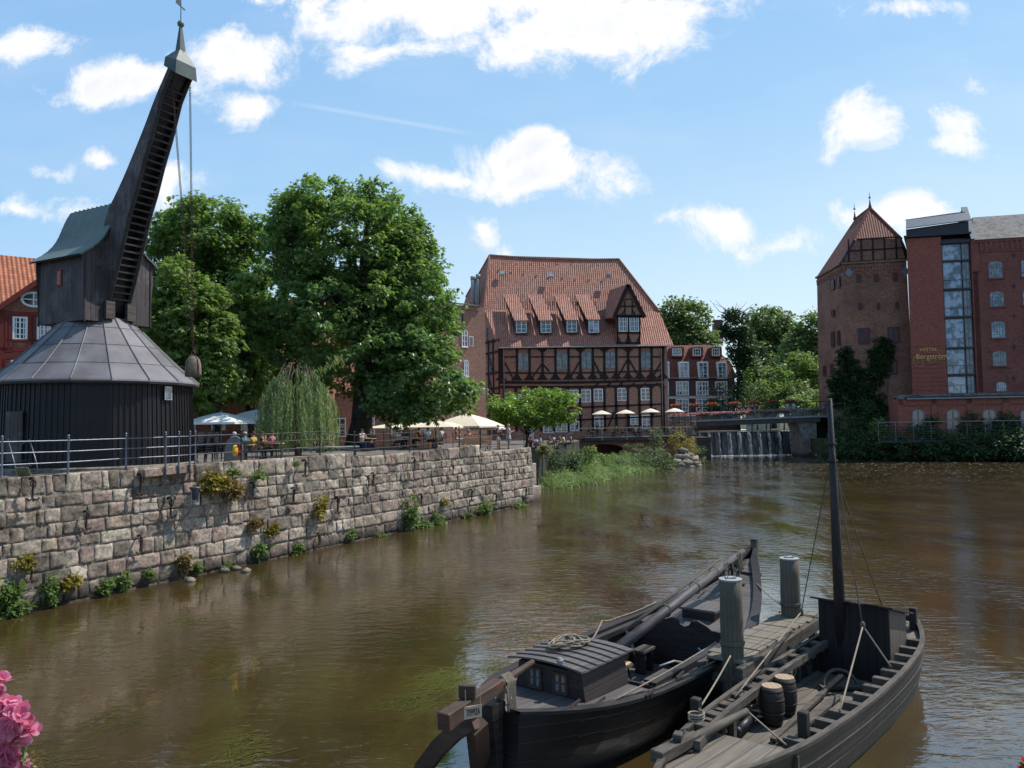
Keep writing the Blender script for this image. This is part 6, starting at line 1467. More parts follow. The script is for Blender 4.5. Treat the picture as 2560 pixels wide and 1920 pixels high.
def body(pose, bottom, top, hair):
    key = (pose, bottom, top, hair)
    if key in _pc: return _pc[key]
    q = POSES[pose]; sit = q.get('sit'); dz = -.45 if sit else 0; th = .0
    J = dict(pe=(0, 0, .95 + dz), sp=(0, .01, 1.14 + dz), ch=(0, 0, 1.34 + dz), nk=(0, .0, 1.49 + dz), hd=(0, -.015, 1.585 + dz), ht=(0, -.01, 1.68 + dz))
    for s, a in ((1, 'l'), (-1, 'r')):
        J['s' + a] = (.17 * s, 0, 1.42 + dz); J['e' + a] = q.get('e' + a, (.23 * s, .03, 1.14 + dz)); J['w' + a] = q.get('w' + a, (.25 * s, -.05, .90 + dz))
        J['h' + a] = (.09 * s, 0, .90 + dz)
        if sit: J['k' + a] = (.12 * s, -.44, .48); J['a' + a] = (.12 * s, -.42, .09); J['t' + a] = (.13 * s, -.58, .04)
        else: J['k' + a] = q.get('k' + a, (.10 * s, -.02, .50)); J['a' + a] = q.get('a' + a, (.10 * s, .03, .09)); J['t' + a] = q.get('t' + a, (.12 * s, -.13, .04))
    V3 = lambda k: V(J[k]); lerp = lambda a, b, f: tuple(V3(a).lerp(V3(b), f))
    nodes = [(*J['pe'], (.12, .09)), (*J['sp'], (.115, .085)), (*J['ch'], (.14, .095)), (*J['nk'], .052), (*J['hd'], (.072, .085)), (*J['ht'], (.06, .07))]
    ed = [(0, 1), (1, 2), (2, 3), (3, 4), (4, 5)]
    def chain(start, pts):
        p = start
        for c, r in pts: nodes.append((*c, r)); ed.append((p, len(nodes) - 1)); p = len(nodes) - 1
    hands = []
    for a in 'lr':
        w = V3('w' + a); e = V3('e' + a); d = (w - e).normalized(); palm = w + d * .07
        chain(2, [(J['s' + a], .055), (lerp('s' + a, 'e' + a, .6), .045), (J['e' + a], .038), (lerp('e' + a, 'w' + a, .4), .037), (J['w' + a], .024), (tuple(palm), .030)]); hands.append((palm, d, 1 if a == 'l' else -1))
        chain(0, [(J['h' + a], .085), (lerp('h' + a, 'k' + a, .5), .072), (J['k' + a], .052), (lerp('k' + a, 'a' + a, .35), .05), (J['a' + a], .032), (J['t' + a], .028)])
    me = skin_mesh('body', nodes, ed); vs, fs = me_data(me); bpy.data.meshes.remove(me)
    m = MB(); m.add(vs, fs)
    for palm, d, sg in hands:       # five unequal curled fingers rooted in the palm, thumb from its side
        sd, u = basis(d, (sg, .2, 0))
        for i, L in enumerate((.062, .07, .066, .052)):
            b = palm + sd * ((i - 1.5) * .017) + d * .012; c = b + d * L * .55 - u * .008; t = c + d * L * .4 - u * .022; m.tube([b, c, t], [.009, .008, .006], 5)
        b = palm - sd * .03 - d * .02; m.tube([b, b - sd * .022 + d * .025, b - sd * .02 + d * .055], [.011, .01, .007], 5)
    h = V(J['hd']); m.tube([h + V((0, -.075, .03)), h + V((0, -.105, .0)), h + V((0, -.08, -.012))], [.012, .016, .012], 5)
    for s in (-1, 1): m.ball(h + V((s * .078, .012, .005)), .022, 6, 4, sz=1.3)
    m.tube([h + V((-.025, -.082, -.045)), h + V((0, -.09, -.047)), h + V((.025, -.082, -.045))], .007, 4)
    out = {}
    def mk(nm, mb):
        me = bpy.data.meshes.new(nm); me.from_pydata(mb.v, [], mb.f); finish(me, None, mb.c, True); me.materials.append(SKIN); return me
    out['body'] = mk('body', m)
    e = MB()
    for s in (-1, 1): e.ball(h + V((s * .03, -.078, .022)), .012, 6, 4)
    out['eyes'] = mk('eyes', e)
    # clothing: shells round the same joints
    g = lambda r, k: tuple(x + k for x in r) if isinstance(r, tuple) else r + k
    if top != 'none':
        n2 = [(*J['pe'], (.128, .105)), (*J['sp'], (.132, .105)), (*J['ch'], (.152, .112)), (0, 0, 1.445 + dz, .075)]; e2 = [(0, 1), (1, 2), (2, 3)]
        for a in 'lr':
            pts = [(J['s' + a], .07), (lerp('s' + a, 'e' + a, .55), .062)]
            if top == 'long': pts += [(J['e' + a], .053), (lerp('e' + a, 'w' + a, .9), .04)]
            p = 2
            for c, r in pts: n2.append((*c, r)); e2.append((p, len(n2) - 1)); p = len(n2) - 1
        out['shirt'] = skin_mesh('shirt', n2, e2)
    if bottom in ('shorts', 'trousers'):
        n2 = [(0, 0, .99 + dz, (.128, .108)), (*J['pe'], (.13, .11))]; e2 = [(0, 1)]
        for a in 'lr':
            pts = [(J['h' + a], .10), (lerp('h' + a, 'k' + a, .5), .09), (lerp('h' + a, 'k' + a, .9), .078)]
            if bottom == 'trousers': pts += [(J['k' + a], .068), (lerp('k' + a, 'a' + a, .5), .06), (lerp('k' + a, 'a' + a, .93), .052)]
            p = 1
            for c, r in pts: n2.append((*c, r)); e2.append((p, len(n2) - 1)); p = len(n2) - 1
        out['trousers'] = skin_mesh('trousers', n2, e2)
    elif bottom == 'dress':
        m = MB(); K = 14; prof = [(.125, 1.43), (.15, 1.34), (.14, 1.15), (.155, 1.0), (.19, .8), (.225, .55)]
        m.lathe(prof, K, (0, 0, 0), 0, .5, 0, 1.05, .82)
        m.v = [((x, y, z - (.10 * (x + .2) if z < .6 else 0) + .0) if z < .6 else (x, y, z)) for x, y, z in m.v]
        out['dress'] = mk('dress', m)
    m = MB(); c = h + V((0, .018, .045)); 
    m.lathe([(.07, -.035), (.092, 0), (.094, .035), (.075, .075), (.04, .098), (.0006, .105)], 12, c, 0, .5, 0, .95, 1.03)
    m.v = [(x, max(y, h.y - .062 + max(0, z - h.z - .04) * -.35), z) for x, y, z in m.v]
    if hair == 'long': m.lathe([(.05, -.22), (.085, -.14), (.092, -.02), (.085, .05)], 12, h + V((0, .045, .0)), 0, .5, 0, 1.05, .7)
    out['hair'] = mk('hair', m)
    m = MB()
    for a in 'lr': m.tube([V3('a' + a) + V((0, .05, -.045)), V3('a' + a) + V((0, -.03, -.03)), V3('t' + a) + V((0, -.02, -.008))], [.042, .045, .036], 7)
    out['shoes'] = mk('shoes', m)
    _pc[key] = out; return out
def person(loc, face, pose, label, top=(.05, .05, .06), bot=(.3, .28, .25), hairc=(.08, .05, .03), bottom='trousers', sleeves='short', hair='short', shoes=(.05, .045, .04), scale=1.0, group=None, skin=None):
    """face: direction the person looks at, radians from +X"""
    if bottom == 'dress': sleeves = 'none'
    r = empty('person', loc, face + PI / 2, label, 'person', group); r.scale = (scale,) * 3
    for part, me in body(pose, bottom, sleeves, hair).items():
        o = bpy.data.objects.new(part, me); COL.objects.link(o); o.parent = r
        if not me.materials: me.materials.append(SKIN)
        mt = {'body': skin or SKIN, 'eyes': EYE, 'shirt': CL(*top), 'trousers': CL(*bot), 'dress': CL(*top), 'hair': CL(*hairc), 'shoes': CL(*shoes)}[part]
        o.material_slots[0].link = 'OBJECT'; o.material_slots[0].material = mt
    return r
BLK = (.028, .027, .03); WHT = (.72, .72, .74); NAVY = (.025, .032, .055); BEI = (.48, .42, .34); BLU = (.12, .2, .36); RED = (.4, .04, .05); TEAL = (.05, .17, .19); JEAN = (.07, .1, .17); GRY = (.25, .25, .26)
BLOND = (.5, .36, .18); GREYH = (.42, .4, .38); BRN = (.07, .04, .025)
def bag(loc, sz, mat, label, name='bag', cat='bag', rz=0):
    m = MB(); x, y, z = sz; m.lathe([(.62, -.5), (.7, -.35), (.7, .3), (.5, .5)], 10); m.v = [(a * x * .72, b * y * .72, c * z) for a, b, c in m.v]; m.tube([(-x * .3, 0, z * .45), (-x * .2, 0, z * .9), (x * .2, 0, z * .9), (x * .3, 0, z * .45)], .012, 5)
    o = m.build(name, mat, None, smooth=True, loc=loc); o.rotation_euler = (0, 0, rz); return tag(o, label, cat)

# the couple on the platform at the quay end
p = G(1246, 1127, 3.59); person(p, -.45, 'eat', 'grey haired man in navy shirt and pale shorts standing by the bench on the quay', NAVY, (.62, .58, .5), GREYH, 'shorts', scale=1.0)
bag(V(p) + V((.26, -.1, 1.02)), (.3, .14, .28), CL(*BLK), 'dark shoulder bag hanging at the hip of the man by the bench', rz=.8)
p = G(1272, 1123, 3.59); person(p, .1, 'phone', 'blonde woman in a white sleeveless dress looking at her phone on the quay', (.74, .72, .76), WHT, BLOND, 'dress', hair='long', scale=1.02)
m = MB(); m.box((0, 0, 0), (.075, .012, .15)); o = m.build('mobile_phone', DKMET, None, bevel=.004, loc=V(p) + V((.36, -.02, 1.28))); o.rotation_euler = (.5, 0, 1.6); tag(o, 'small dark mobile phone held by the woman in the white dress', 'phone')

# ---------------------------------------------------------------- cafe furniture
def umbrella(label, loc, w, h, dh, mat, n=4, pole=PINE, group=None, ph=PI / 4, val=.12):
    r = empty('parasol', loc, ph, label, 'parasol', group); m = MB(); R_ = w / 2 / (math.cos(PI / n) if n == 4 else 1)
    K = n; S_ = 3
    for i in range(K):
        a, b = 2 * PI * i / K, 2 * PI * (i + 1) / K; A = V((math.cos(a), math.sin(a), 0)); B = V((math.cos(b), math.sin(b), 0)); ap = V((0, 0, h))
        for j in range(4):
            f0, f1 = j / 4, (j + 1) / 4; z = lambda f: h - dh * f + .10 * dh * math.sin(PI * f)
            q = lambda D, f: D * (R_ * f) + V((0, 0, z(f)))
            m.face([q(A, f0), q(A, f1), q(B, f1), q(B, f0)])
        m.face([A * R_ + V((0, 0, h - dh)), A * R_ + V((0, 0, h - dh - val)), B * R_ + V((0, 0, h - dh - val)), B * R_ + V((0, 0, h - dh))])
    m.build('canopy', mat, r)
    m = MB(); m.lathe([(.035, 0), (.035, h + .02)], 8); m.ball((0, 0, h + .05), .05, 6, 4); m.build('pole', pole, r, smooth=True)
    for i in range(K):
        a = 2 * PI * i / K; m = MB(); m.tube([(0, 0, h - dh * .15), (math.cos(a) * R_ * .98, math.sin(a) * R_ * .98, h - dh - .03)], .014, 4); m.tube([(0, 0, h - dh * 1.5), (math.cos(a) * R_ * .5, math.sin(a) * R_ * .5, h - dh * .55)], .012, 4); m.build('rib', pole, r)
    m = MB(); m.lathe([(.3, 0), (.3, .06), (.06, .1), (.05, .3)], 10); m.build('base', DKMET, r)
    return r
def umb_at(label, px, py, Y, z, w, dh, mat, n=4, **k):
    t = P(px, py, Y); return umbrella(label, (t.x, t.y, z), w, t.z - z, dh, mat, n, **k)
umb_at('large pale grey parasol beside the crane', 553, 1030, 46, 3.93, 3.0, .6, CANV_G, group='quay parasols', pole=LEADW, ph=.7)
umb_at('pale grey parasol half hidden by the weeping willow', 640, 1024, 50, 3.93, 3.2, .6, CANV_G, group='quay parasols', pole=LEADW, ph=.9)
umb_at('largest cream parasol with pointed top near the quay end', 1169, 1034, 60, 3.6, 4.2, .95, CANV_C, group='quay parasols', ph=.35)
umb_at('cream parasol partly behind the drooping chestnut branch', 1098, 1052, 58, 3.9, 3.6, .45, CANV_C, group='quay parasols', ph=.5)
umb_at('cream parasol in front of the low brick cafe', 1040, 1056, 62, 3.6, 3.4, .4, CANV_C, group='quay parasols', ph=.5)
umb_at('cream parasol under the shade of the big chestnut', 985, 1058, 60, 3.8, 3.2, .35, CANV_C, group='quay parasols', ph=.4)
umb_at('small greenish parasol beside the plane tree', 1218, 1058, 62, 3.3, 2.2, .4, CANV_G, group='quay parasols', ph=.4)
for i, (px, y0, lab) in enumerate(((1504, 1026, 'first from the left'), (1564, 1024, 'second from the left'), (1626, 1021, 'third from the left'), (1686, 1020, 'rightmost, beside the bridge steps'))):
    umb_at('flat cream parasol on the mill terrace, ' + lab, px, y0, 104, 3.42, 2.7, .5, CANV_C, 8, pole=DKMET, group='parasols along the mill terrace', ph=.2, val=.06)

def table(loc, label, group, top=(.5, .33, .18), r_=.38, proto=[]):
    if proto: return dup(proto[0], None, loc, None, label, group)
    r = empty('cafe_table', loc, 0, label, 'table', group); m = MB(); m.lathe([(r_, .70), (r_, .735)], 14); m.build('table_top', PINE, r); m = MB(); m.lathe([(.03, .03), (.03, .70)], 8)
    for k in range(3): a = k * 2.094; m.tube([(0, 0, .1), (math.cos(a) * .3, math.sin(a) * .3, .02)], .018, 5)
    m.build('leg', DKMET, r); proto.append(r); return r
def chair(loc, rz, label, group, proto=[]):
    """chair faces its local -Y"""
    if proto: return dup(proto[0], None, loc, rz, label, group)
    r = empty('cafe_chair', loc, rz, label, 'chair', group)
    m = MB()
    for k in range(5): m.bx(-.2, .2, -.2 + k * .082, -.135 + k * .082, .435, .455)
    m.build('seat', DKMET, r); m = MB()
    for k in range(4): m.bx(-.2, .2, .205, .22, .55 + k * .09, .61 + k * .09)
    m.build('backrest', DKMET, r)
    for x in (-.2, .2):
        m = MB(); m.tube([(x, -.2, 0), (x, -.2, .44)], .012, 5); m.build('leg', DKMET, r); m = MB(); m.tube([(x, .22, 0), (x, .2, .45), (x, .24, .9)], .012, 5); m.build('leg', DKMET, r)
    proto.append(r); return r
GT, GC = 'cafe tables', 'cafe chairs'
def sitter(px, Y, z, face, label, pose='sit', with_table=None, lab2=None, **k):
    p = at(px, Y, z); rz = face + PI / 2
    person(p, face, pose, label, **k)
    chair((p[0], p[1], z), rz, 'dark slatted cafe chair under the ' + lab2, GC)
    if with_table is not None: table((p[0] + math.cos(face) * .62, p[1] + math.sin(face) * .62, z), 'small round cafe table in front of the ' + lab2, GT)
q0 = QZ - .03
SIT = [(586, 33.8, q0, -.4, 'white haired person in white sitting among the chairs beside the crane', 'white haired guest', dict(top=WHT, bot=BEI, hairc=(.6, .58, .55)), 1),
 (612, 33.4, q0, 2.6, 'person in teal shirt leaning at a table behind the red and yellow bag', 'teal shirted guest', dict(top=TEAL, bot=GRY, hairc=GREYH), None),
 (634, 34.2, q0, 2.9, 'person in mustard shirt sitting left of the willow', 'mustard shirted guest', dict(top=(.5, .34, .05), bot=JEAN), None),
 (655, 35.5, q0, .2, 'person in rust brown top at a table under the willow', 'rust brown guest', dict(top=(.22, .06, .03), bot=BLK), 1),
 (681, 35.6, q0, 2.9, 'person in pink red shirt and jeans under the willow', 'pink red guest', dict(top=(.4, .13, .14), bot=JEAN), None),
 (788, 44, q0, 0.1, 'person in dark blue seated right of the willow', 'dark blue guest', dict(top=NAVY, bot=BLK), 1),
 (818, 44, q0, 3.0, 'person in white shirt seated on the bench right of the willow', 'white shirted guest by the bench', dict(top=WHT, bot=GRY), None),
 (905, 45, q0, -.6, 'person in pale shirt at the shaded tables by the chestnut trunk', 'pale shirted guest', dict(top=(.5, .5, .5), bot=JEAN, hairc=BRN), 1),
 (927, 45.6, q0, -2.4, 'person in black at the shaded tables right of the chestnut trunk', 'black clad guest', dict(top=BLK, bot=JEAN), None),
 (985, 47, q0, 0, 'person in grey shirt behind the railing in the shade', 'grey shirted guest', dict(top=GRY, bot=BLK), 1),
 (1070, 49, q0, -.5, 'broad person in bright white shirt at the middle tables', 'bright white guest', dict(top=WHT, bot=BLK, hairc=BRN), 1),
 (1104, 50, q0, 2.7, 'young person in white T-shirt facing left at the middle tables', 'young white shirted guest', dict(top=(.66, .64, .62), bot=BEI, hairc=BRN), 1),
 (1140, 52, q0, .2, 'person in coral top right of the white shirted guests', 'coral top guest', dict(top=(.5, .2, .14), bot=WHT, hairc=BRN), None),
 (1172, 54, q0 - .2, -.9, 'white haired person with brown top below the big cream parasol', 'brown top guest', dict(top=(.25, .14, .07), bot=BEI, hairc=(.6, .57, .5)), 1),
 (1200, 55, q0 - .3, 3.0, 'person in light blue under the big cream parasol', 'light blue guest', dict(top=(.35, .45, .6), bot=JEAN), None),
 (1048, 52, q0, 2.8, 'person in dark red behind the wooden cafe posts', 'dark red guest', dict(top=(.2, .03, .03), bot=BLK), None),
 (1014, 50, q0, -1.6, 'person in jeans jacket left of the wooden cafe posts', 'denim guest', dict(top=JEAN, bot=BLK), 1)]
for a in SIT: sitter(a[0], a[1], a[2], a[3], a[4], with_table=a[7], lab2=a[5], pose=random.choice(['sit', 'sit', 'sit_drink']), sleeves=random.choice(['short', 'long']), **a[6])
zt = 3.08
for a in ((1350, 68, 2.9, 'person in white shirt bending forward on the sunken terrace', 'white shirted terrace guest', dict(top=WHT, bot=BLK), 1), (1372, 70, .3, 'person in blue on the sunken terrace below the plane tree', 'blue terrace guest', dict(top=BLU, bot=BLK), None), (1384, 68, 2.6, 'person in pale blue on the sunken terrace left of the railing stair', 'pale blue terrace guest', dict(top=(.4, .45, .55), bot=JEAN), 1),
          (1398, 71, .2, 'person in mustard top deep in the plane tree shade', 'mustard terrace guest', dict(top=(.42, .26, .06), bot=BLK), None), (1408, 68, 2.8, 'person in off white top on the sunken terrace toward the stair', 'off white terrace guest', dict(top=(.6, .6, .55), bot=GRY), 1), (1426, 70, 2.9, 'person in grey green top next to the terrace stair', 'grey green terrace guest', dict(top=(.2, .25, .2), bot=BLK), None),
          (1326, 60, 1.2, 'person in red top with back to the river beside the quay end', 'red top guest at the quay end', dict(top=RED, bot=JEAN), None), (1338, 60.5, 1.9, 'person in white and blue top beside the one in red', 'white and blue guest', dict(top=(.55, .58, .7), bot=JEAN, hairc=BRN), None)):
    sitter(a[0], a[1], zt, a[2], a[3], with_table=a[6], lab2=a[4], **a[5])
zd = 3.42
for a in ((1472, 103, 0, 'person in black at the left end of the mill terrace', 'black clad terrace guest', dict(top=BLK, bot=BLK), 1), (1541, 103.5, 2.9, 'person with blonde hair and dark top between the first two terrace parasols', 'blonde terrace guest', dict(top=(.2, .16, .08), bot=BLK, hairc=BLOND, hair='long'), 1), (1562, 103, 3.0, 'person in brown top below the second terrace parasol', 'brown terrace guest', dict(top=(.12, .07, .05), bot=BLK), None),
          (1579, 103.5, .2, 'person in dark green right of the second terrace parasol', 'dark green terrace guest', dict(top=(.04, .07, .05), bot=BLK), None), (1589, 103, .1, 'person with long brown hair in a white top on the mill terrace', 'white topped terrace guest', dict(top=WHT, bot=BLK, hair='long'), 1), (1602, 103.6, 3.0, 'person in blue grey shirt left of the third terrace parasol', 'blue grey terrace guest', dict(top=(.22, .27, .38), bot=BEI), None),
          (1621, 103.5, .1, 'person in pinkish white under the third terrace parasol', 'pinkish terrace guest', dict(top=(.6, .45, .42), bot=BLK), None), (1641, 102.8, 2.9, 'person in light blue polo right of the third terrace parasol', 'light blue terrace guest', dict(top=(.25, .42, .58), bot=JEAN, hairc=BRN), 1), (1673, 103, .2, 'person with long hair in white top left of the last terrace parasol', 'long haired terrace guest', dict(top=(.65, .62, .6), bot=BEI, hair='long'), None), (1690, 103, 3.0, 'person in rose top beneath the rightmost terrace parasol', 'rose terrace guest', dict(top=(.5, .25, .22), bot=BLK), 1)):
    sitter(a[0], a[1], zd, a[2], a[3], with_table=a[6], lab2=a[4], scale=1.12, **a[5])
person(at(1492, 103.5, zd), -1.2, 'lean', 'standing waiter in black with folded arms before the terrace door', top=BLK, bot=BLK, scale=1.12)
# bench on the sunny platform and long pale bench by the willow
def bench(loc, rz, label, w=2.3):
    r = empty('bench', loc, rz, label, 'bench'); m = MB()
    for k in range(4): m.bx(-w / 2, w / 2, -.24 + k * .12, -.14 + k * .12, .43, .465)
    m.build('seat', BENCHW, r); m = MB()
    for k in range(4): m.bx(-w / 2, w / 2, .26 + k * .02, .29 + k * .02, .55 + k * .12, .65 + k * .12)
    m.build('backrest', BENCHW, r)
    for x in (-w / 2 + .15, w / 2 - .15):
        m = MB(); m.tube([(x, -.2, 0), (x, -.2, .42), (x, .24, .42), (x, .34, 1.0)], .022, 5); m.tube([(x, .22, 0), (x, .24, .42)], .022, 5); m.build('leg', DKMET, r)
    return r
bench(WL(29.4, -1.6, 3.59), math.atan2(TD.y, TD.x) + PI - .5, 'wooden slatted bench with iron legs on the sunny platform beside the couple', 2.2)
m = MB(); m.bx(-1.5, 1.5, -.2, .2, .4, .46)
r = empty('bench', at(820, 38.5, q0), .35, 'long pale backless bench right of the willow behind the railing', 'bench'); m.build('seat', CREAM, r)
for x in (-1.3, 1.3): m = MB(); m.bx(x - .04, x + .04, -.16, .16, 0, .4); m.build('leg', DKMET, r)
# stacked chairs between the crane and the grey board
for i, (px, Y) in enumerate(((512, 31.4), (535, 31.8), (553, 32.1))):
    p = at(px, Y, q0)
    for k in range(5): chair((p[0], p[1] + k * .03, p[2] + k * .10), 1.2 + .2 * i, 'black metal cafe chair in the stacks between the crane and the grey board', 'stacked cafe chairs')
p = at(583, 32.0, q0); m = MB(); m.prism([(x * .32, 0, z) for x, z in ((-1, .1), (1.2, .1), (1.25, .6), (1.0, .98), (.5, 1.12), (-.3, 1.1), (-.8, .9), (-1.05, .55))], (0, .06, 0)); m.bx(-.25, -.2, .07, .3, 0, .6); m.bx(.25, .3, .07, .3, 0, .6)
o = m.build('board', m_plain('board_grey', (.2, .2, .21), .7), None, bevel=.02, loc=p); o.rotation_euler = (0, 0, .35); tag(o, 'grey rounded folded table top leaning by the stacked chairs', 'board')
p = WL((HIT(612, 1118, W0, ND) - W0).dot(TD), -.42, QZ + .5)
r = empty('carrier_bag', p, .9, 'red and yellow carrier bag hanging on the quay railing', 'bag')
for nm, c_, x in (('red_side', (.6, .03, .03), .09), ('yellow_side', (.75, .5, .02), -.09)):
    m = MB(); m.lathe([(.10, -.2), (.13, -.08), (.12, .12), (.06, .24)], 8, (x, 0, 0), 0, .5, 0, 1, .6); m.build(nm, CL(*c_), r, smooth=True)
# orange cafe doorway posts, plant pots
m = MB(); O = at(1068, 64, 3.08); 
for x in (-.9, 0.15, .45): m.bx(x, x + .1, -.05, .05, 0, 3.0)
m.bx(-.9, .55, -.04, .04, 2.9, 3.02); m.bx(-.9, .55, -.04, .04, 1.15, 1.22)
tag(m.build('door_frame', PINE, None, loc=O), 'orange varnished glazed door frame of the cafe behind the guests', 'door frame')
# low brick wall under the grey parasol
m = MB(); O = at(500, 48, q0); m.bx(-3, 2.6, 0, .35, 0, 1.3); tag(m.build('garden_wall', BRK_RED, None, loc=O), 'low red brick wall under the grey parasol beside the crane', 'wall')
# lamp post seen through the willow
p = at(707, 42, q0); r = empty('street_lamp', p, 0, 'white slender lamp post standing inside the weeping willow', 'street lamp'); m = MB(); m.lathe([(.07, 0), (.05, 1), (.04, 3.2)], 8); m.build('post', CREAM, r); m = MB(); m.lathe([(.05, 3.2), (.15, 3.3), (.17, 3.7), (.05, 3.85)], 8); m.build('lantern', WHITE, r)

# floodlight bolted to the quay wall, its bracket and cable
w = HIT(468, 1232, W0, ND); r = empty('floodlight', w, math.atan2(ND.y, ND.x), 'blue grey floodlight on a bracket fixed to the quay wall', 'floodlight')
m = MB(); m.lathe([(.10, -.28), (.12, .02), (.15, .06), (.2, .12), (.2, .17), (.02, .18)], 12, (.42, 0, .05)); m.build('lamp_head', m_plain('lamp_blue_grey', (.07, .085, .12), .4, .3, 6), r, smooth=True)
m = MB(); m.tube([(0, -.12, -.2), (.42, -.16, -.38), (.42, -.17, .0)], .02, 5); m.tube([(0, .12, -.2), (.42, .16, -.38), (.42, .17, .0)], .02, 5); m.lathe([(.14, -.42), (.14, -.36)], 10, (.42, 0, 0)); m.build('bracket', LEADW, r)
m = MB(); a = HIT(365, 1256, W0 + ND * .06, ND) - w; b = HIT(490, 1258, W0 + ND * .3, ND) - w
rm = M3.Rotation(-math.atan2(ND.y, ND.x), 4, 'Z'); a = rm @ a; b = rm @ b
m.tube([(.4, 0, -.4), b, a], .012, 5); m.tube([(.4, 0, -.4), rm @ (HIT(425, 1340, W0 + ND * .05, ND) - w)], .012, 5); m.build('stay_wire', DKMET, r)

# iron mooring hooks let into the wall
def anchors():
    pts = [(75, 1222, 'uppermost hook at the left edge of the wall'), (345, 1210, 'hook just left of the crane ledge'), (210, 1300, 'hook in the middle of the wall under the crane'), (420, 1268, 'hook right below the crane ledge'), (345, 1360, 'lower hook under the crane ledge'), (72, 1425, 'lowest hook at the left edge of the wall'), (627, 1225, 'hook beside the withered plant'),
           (757, 1170, 'uppermost hook below the willow'), (729, 1238, 'second hook below the willow'), (838, 1262, 'hook in mid wall right of the yellow plant'), (928, 1198, 'hook under the tall railing post'), (792, 1350, 'lowest hook above the water below the willow'), (1030, 1160, 'hook high on the wall left of the cream parasols'), (1128, 1175, 'hook high on the wall under the cream parasols'), (1048, 1250, 'hook beside the square protruding stone'), (1174, 1238, 'rust brown hook in the middle of the far wall'), (1258, 1185, 'hook under the standing couple'), (1235, 1248, 'low hook near the far wall foot'), (1315, 1150, 'last hook at the far corner of the wall'), (1310, 1232, 'lowest hook at the far corner')]
    proto = None
    for px, py, lab in pts:
        w = HIT(px, py, W0 - ND * .04, ND)
        if proto is None:
            r = empty('wall_hook', w, math.atan2(ND.y, ND.x), None, 'wall hook', 'iron hooks on the quay wall')
            m = MB(); m.tube([(-.02, 0, .3), (.14, 0, .34), (.19, 0, .24), (.15, 0, .1), (.13, 0, -.28), (.2, 0, -.36)], [.05, .045, .04, .035, .04, .03], 6); m.tube([(.16, -.02, -.3), (.15, -.12, -.34), (.17, -.19, -.26)], .03, 5); m.tube([(.16, .02, -.3), (.15, .12, -.34), (.17, .19, -.26)], .03, 5); m.build('shank', IRON, r, smooth=True)
            m = MB(); m.tube([(.17 + .02 * math.cos(t), .07 * math.cos(t), .16 + .11 * math.sin(t)) for t in np.linspace(0, 6.28, 11)], .018, 5); m.build('ring', IRON, r, smooth=True); proto = r
            r['label'] = 'rusty iron wall anchor, ' + lab
        else: 
            c = dup(proto, None, w, None, 'rusty iron wall anchor, ' + lab); s = .8 + .3 * rng.random(); c.scale = (s, s, s)
anchors()

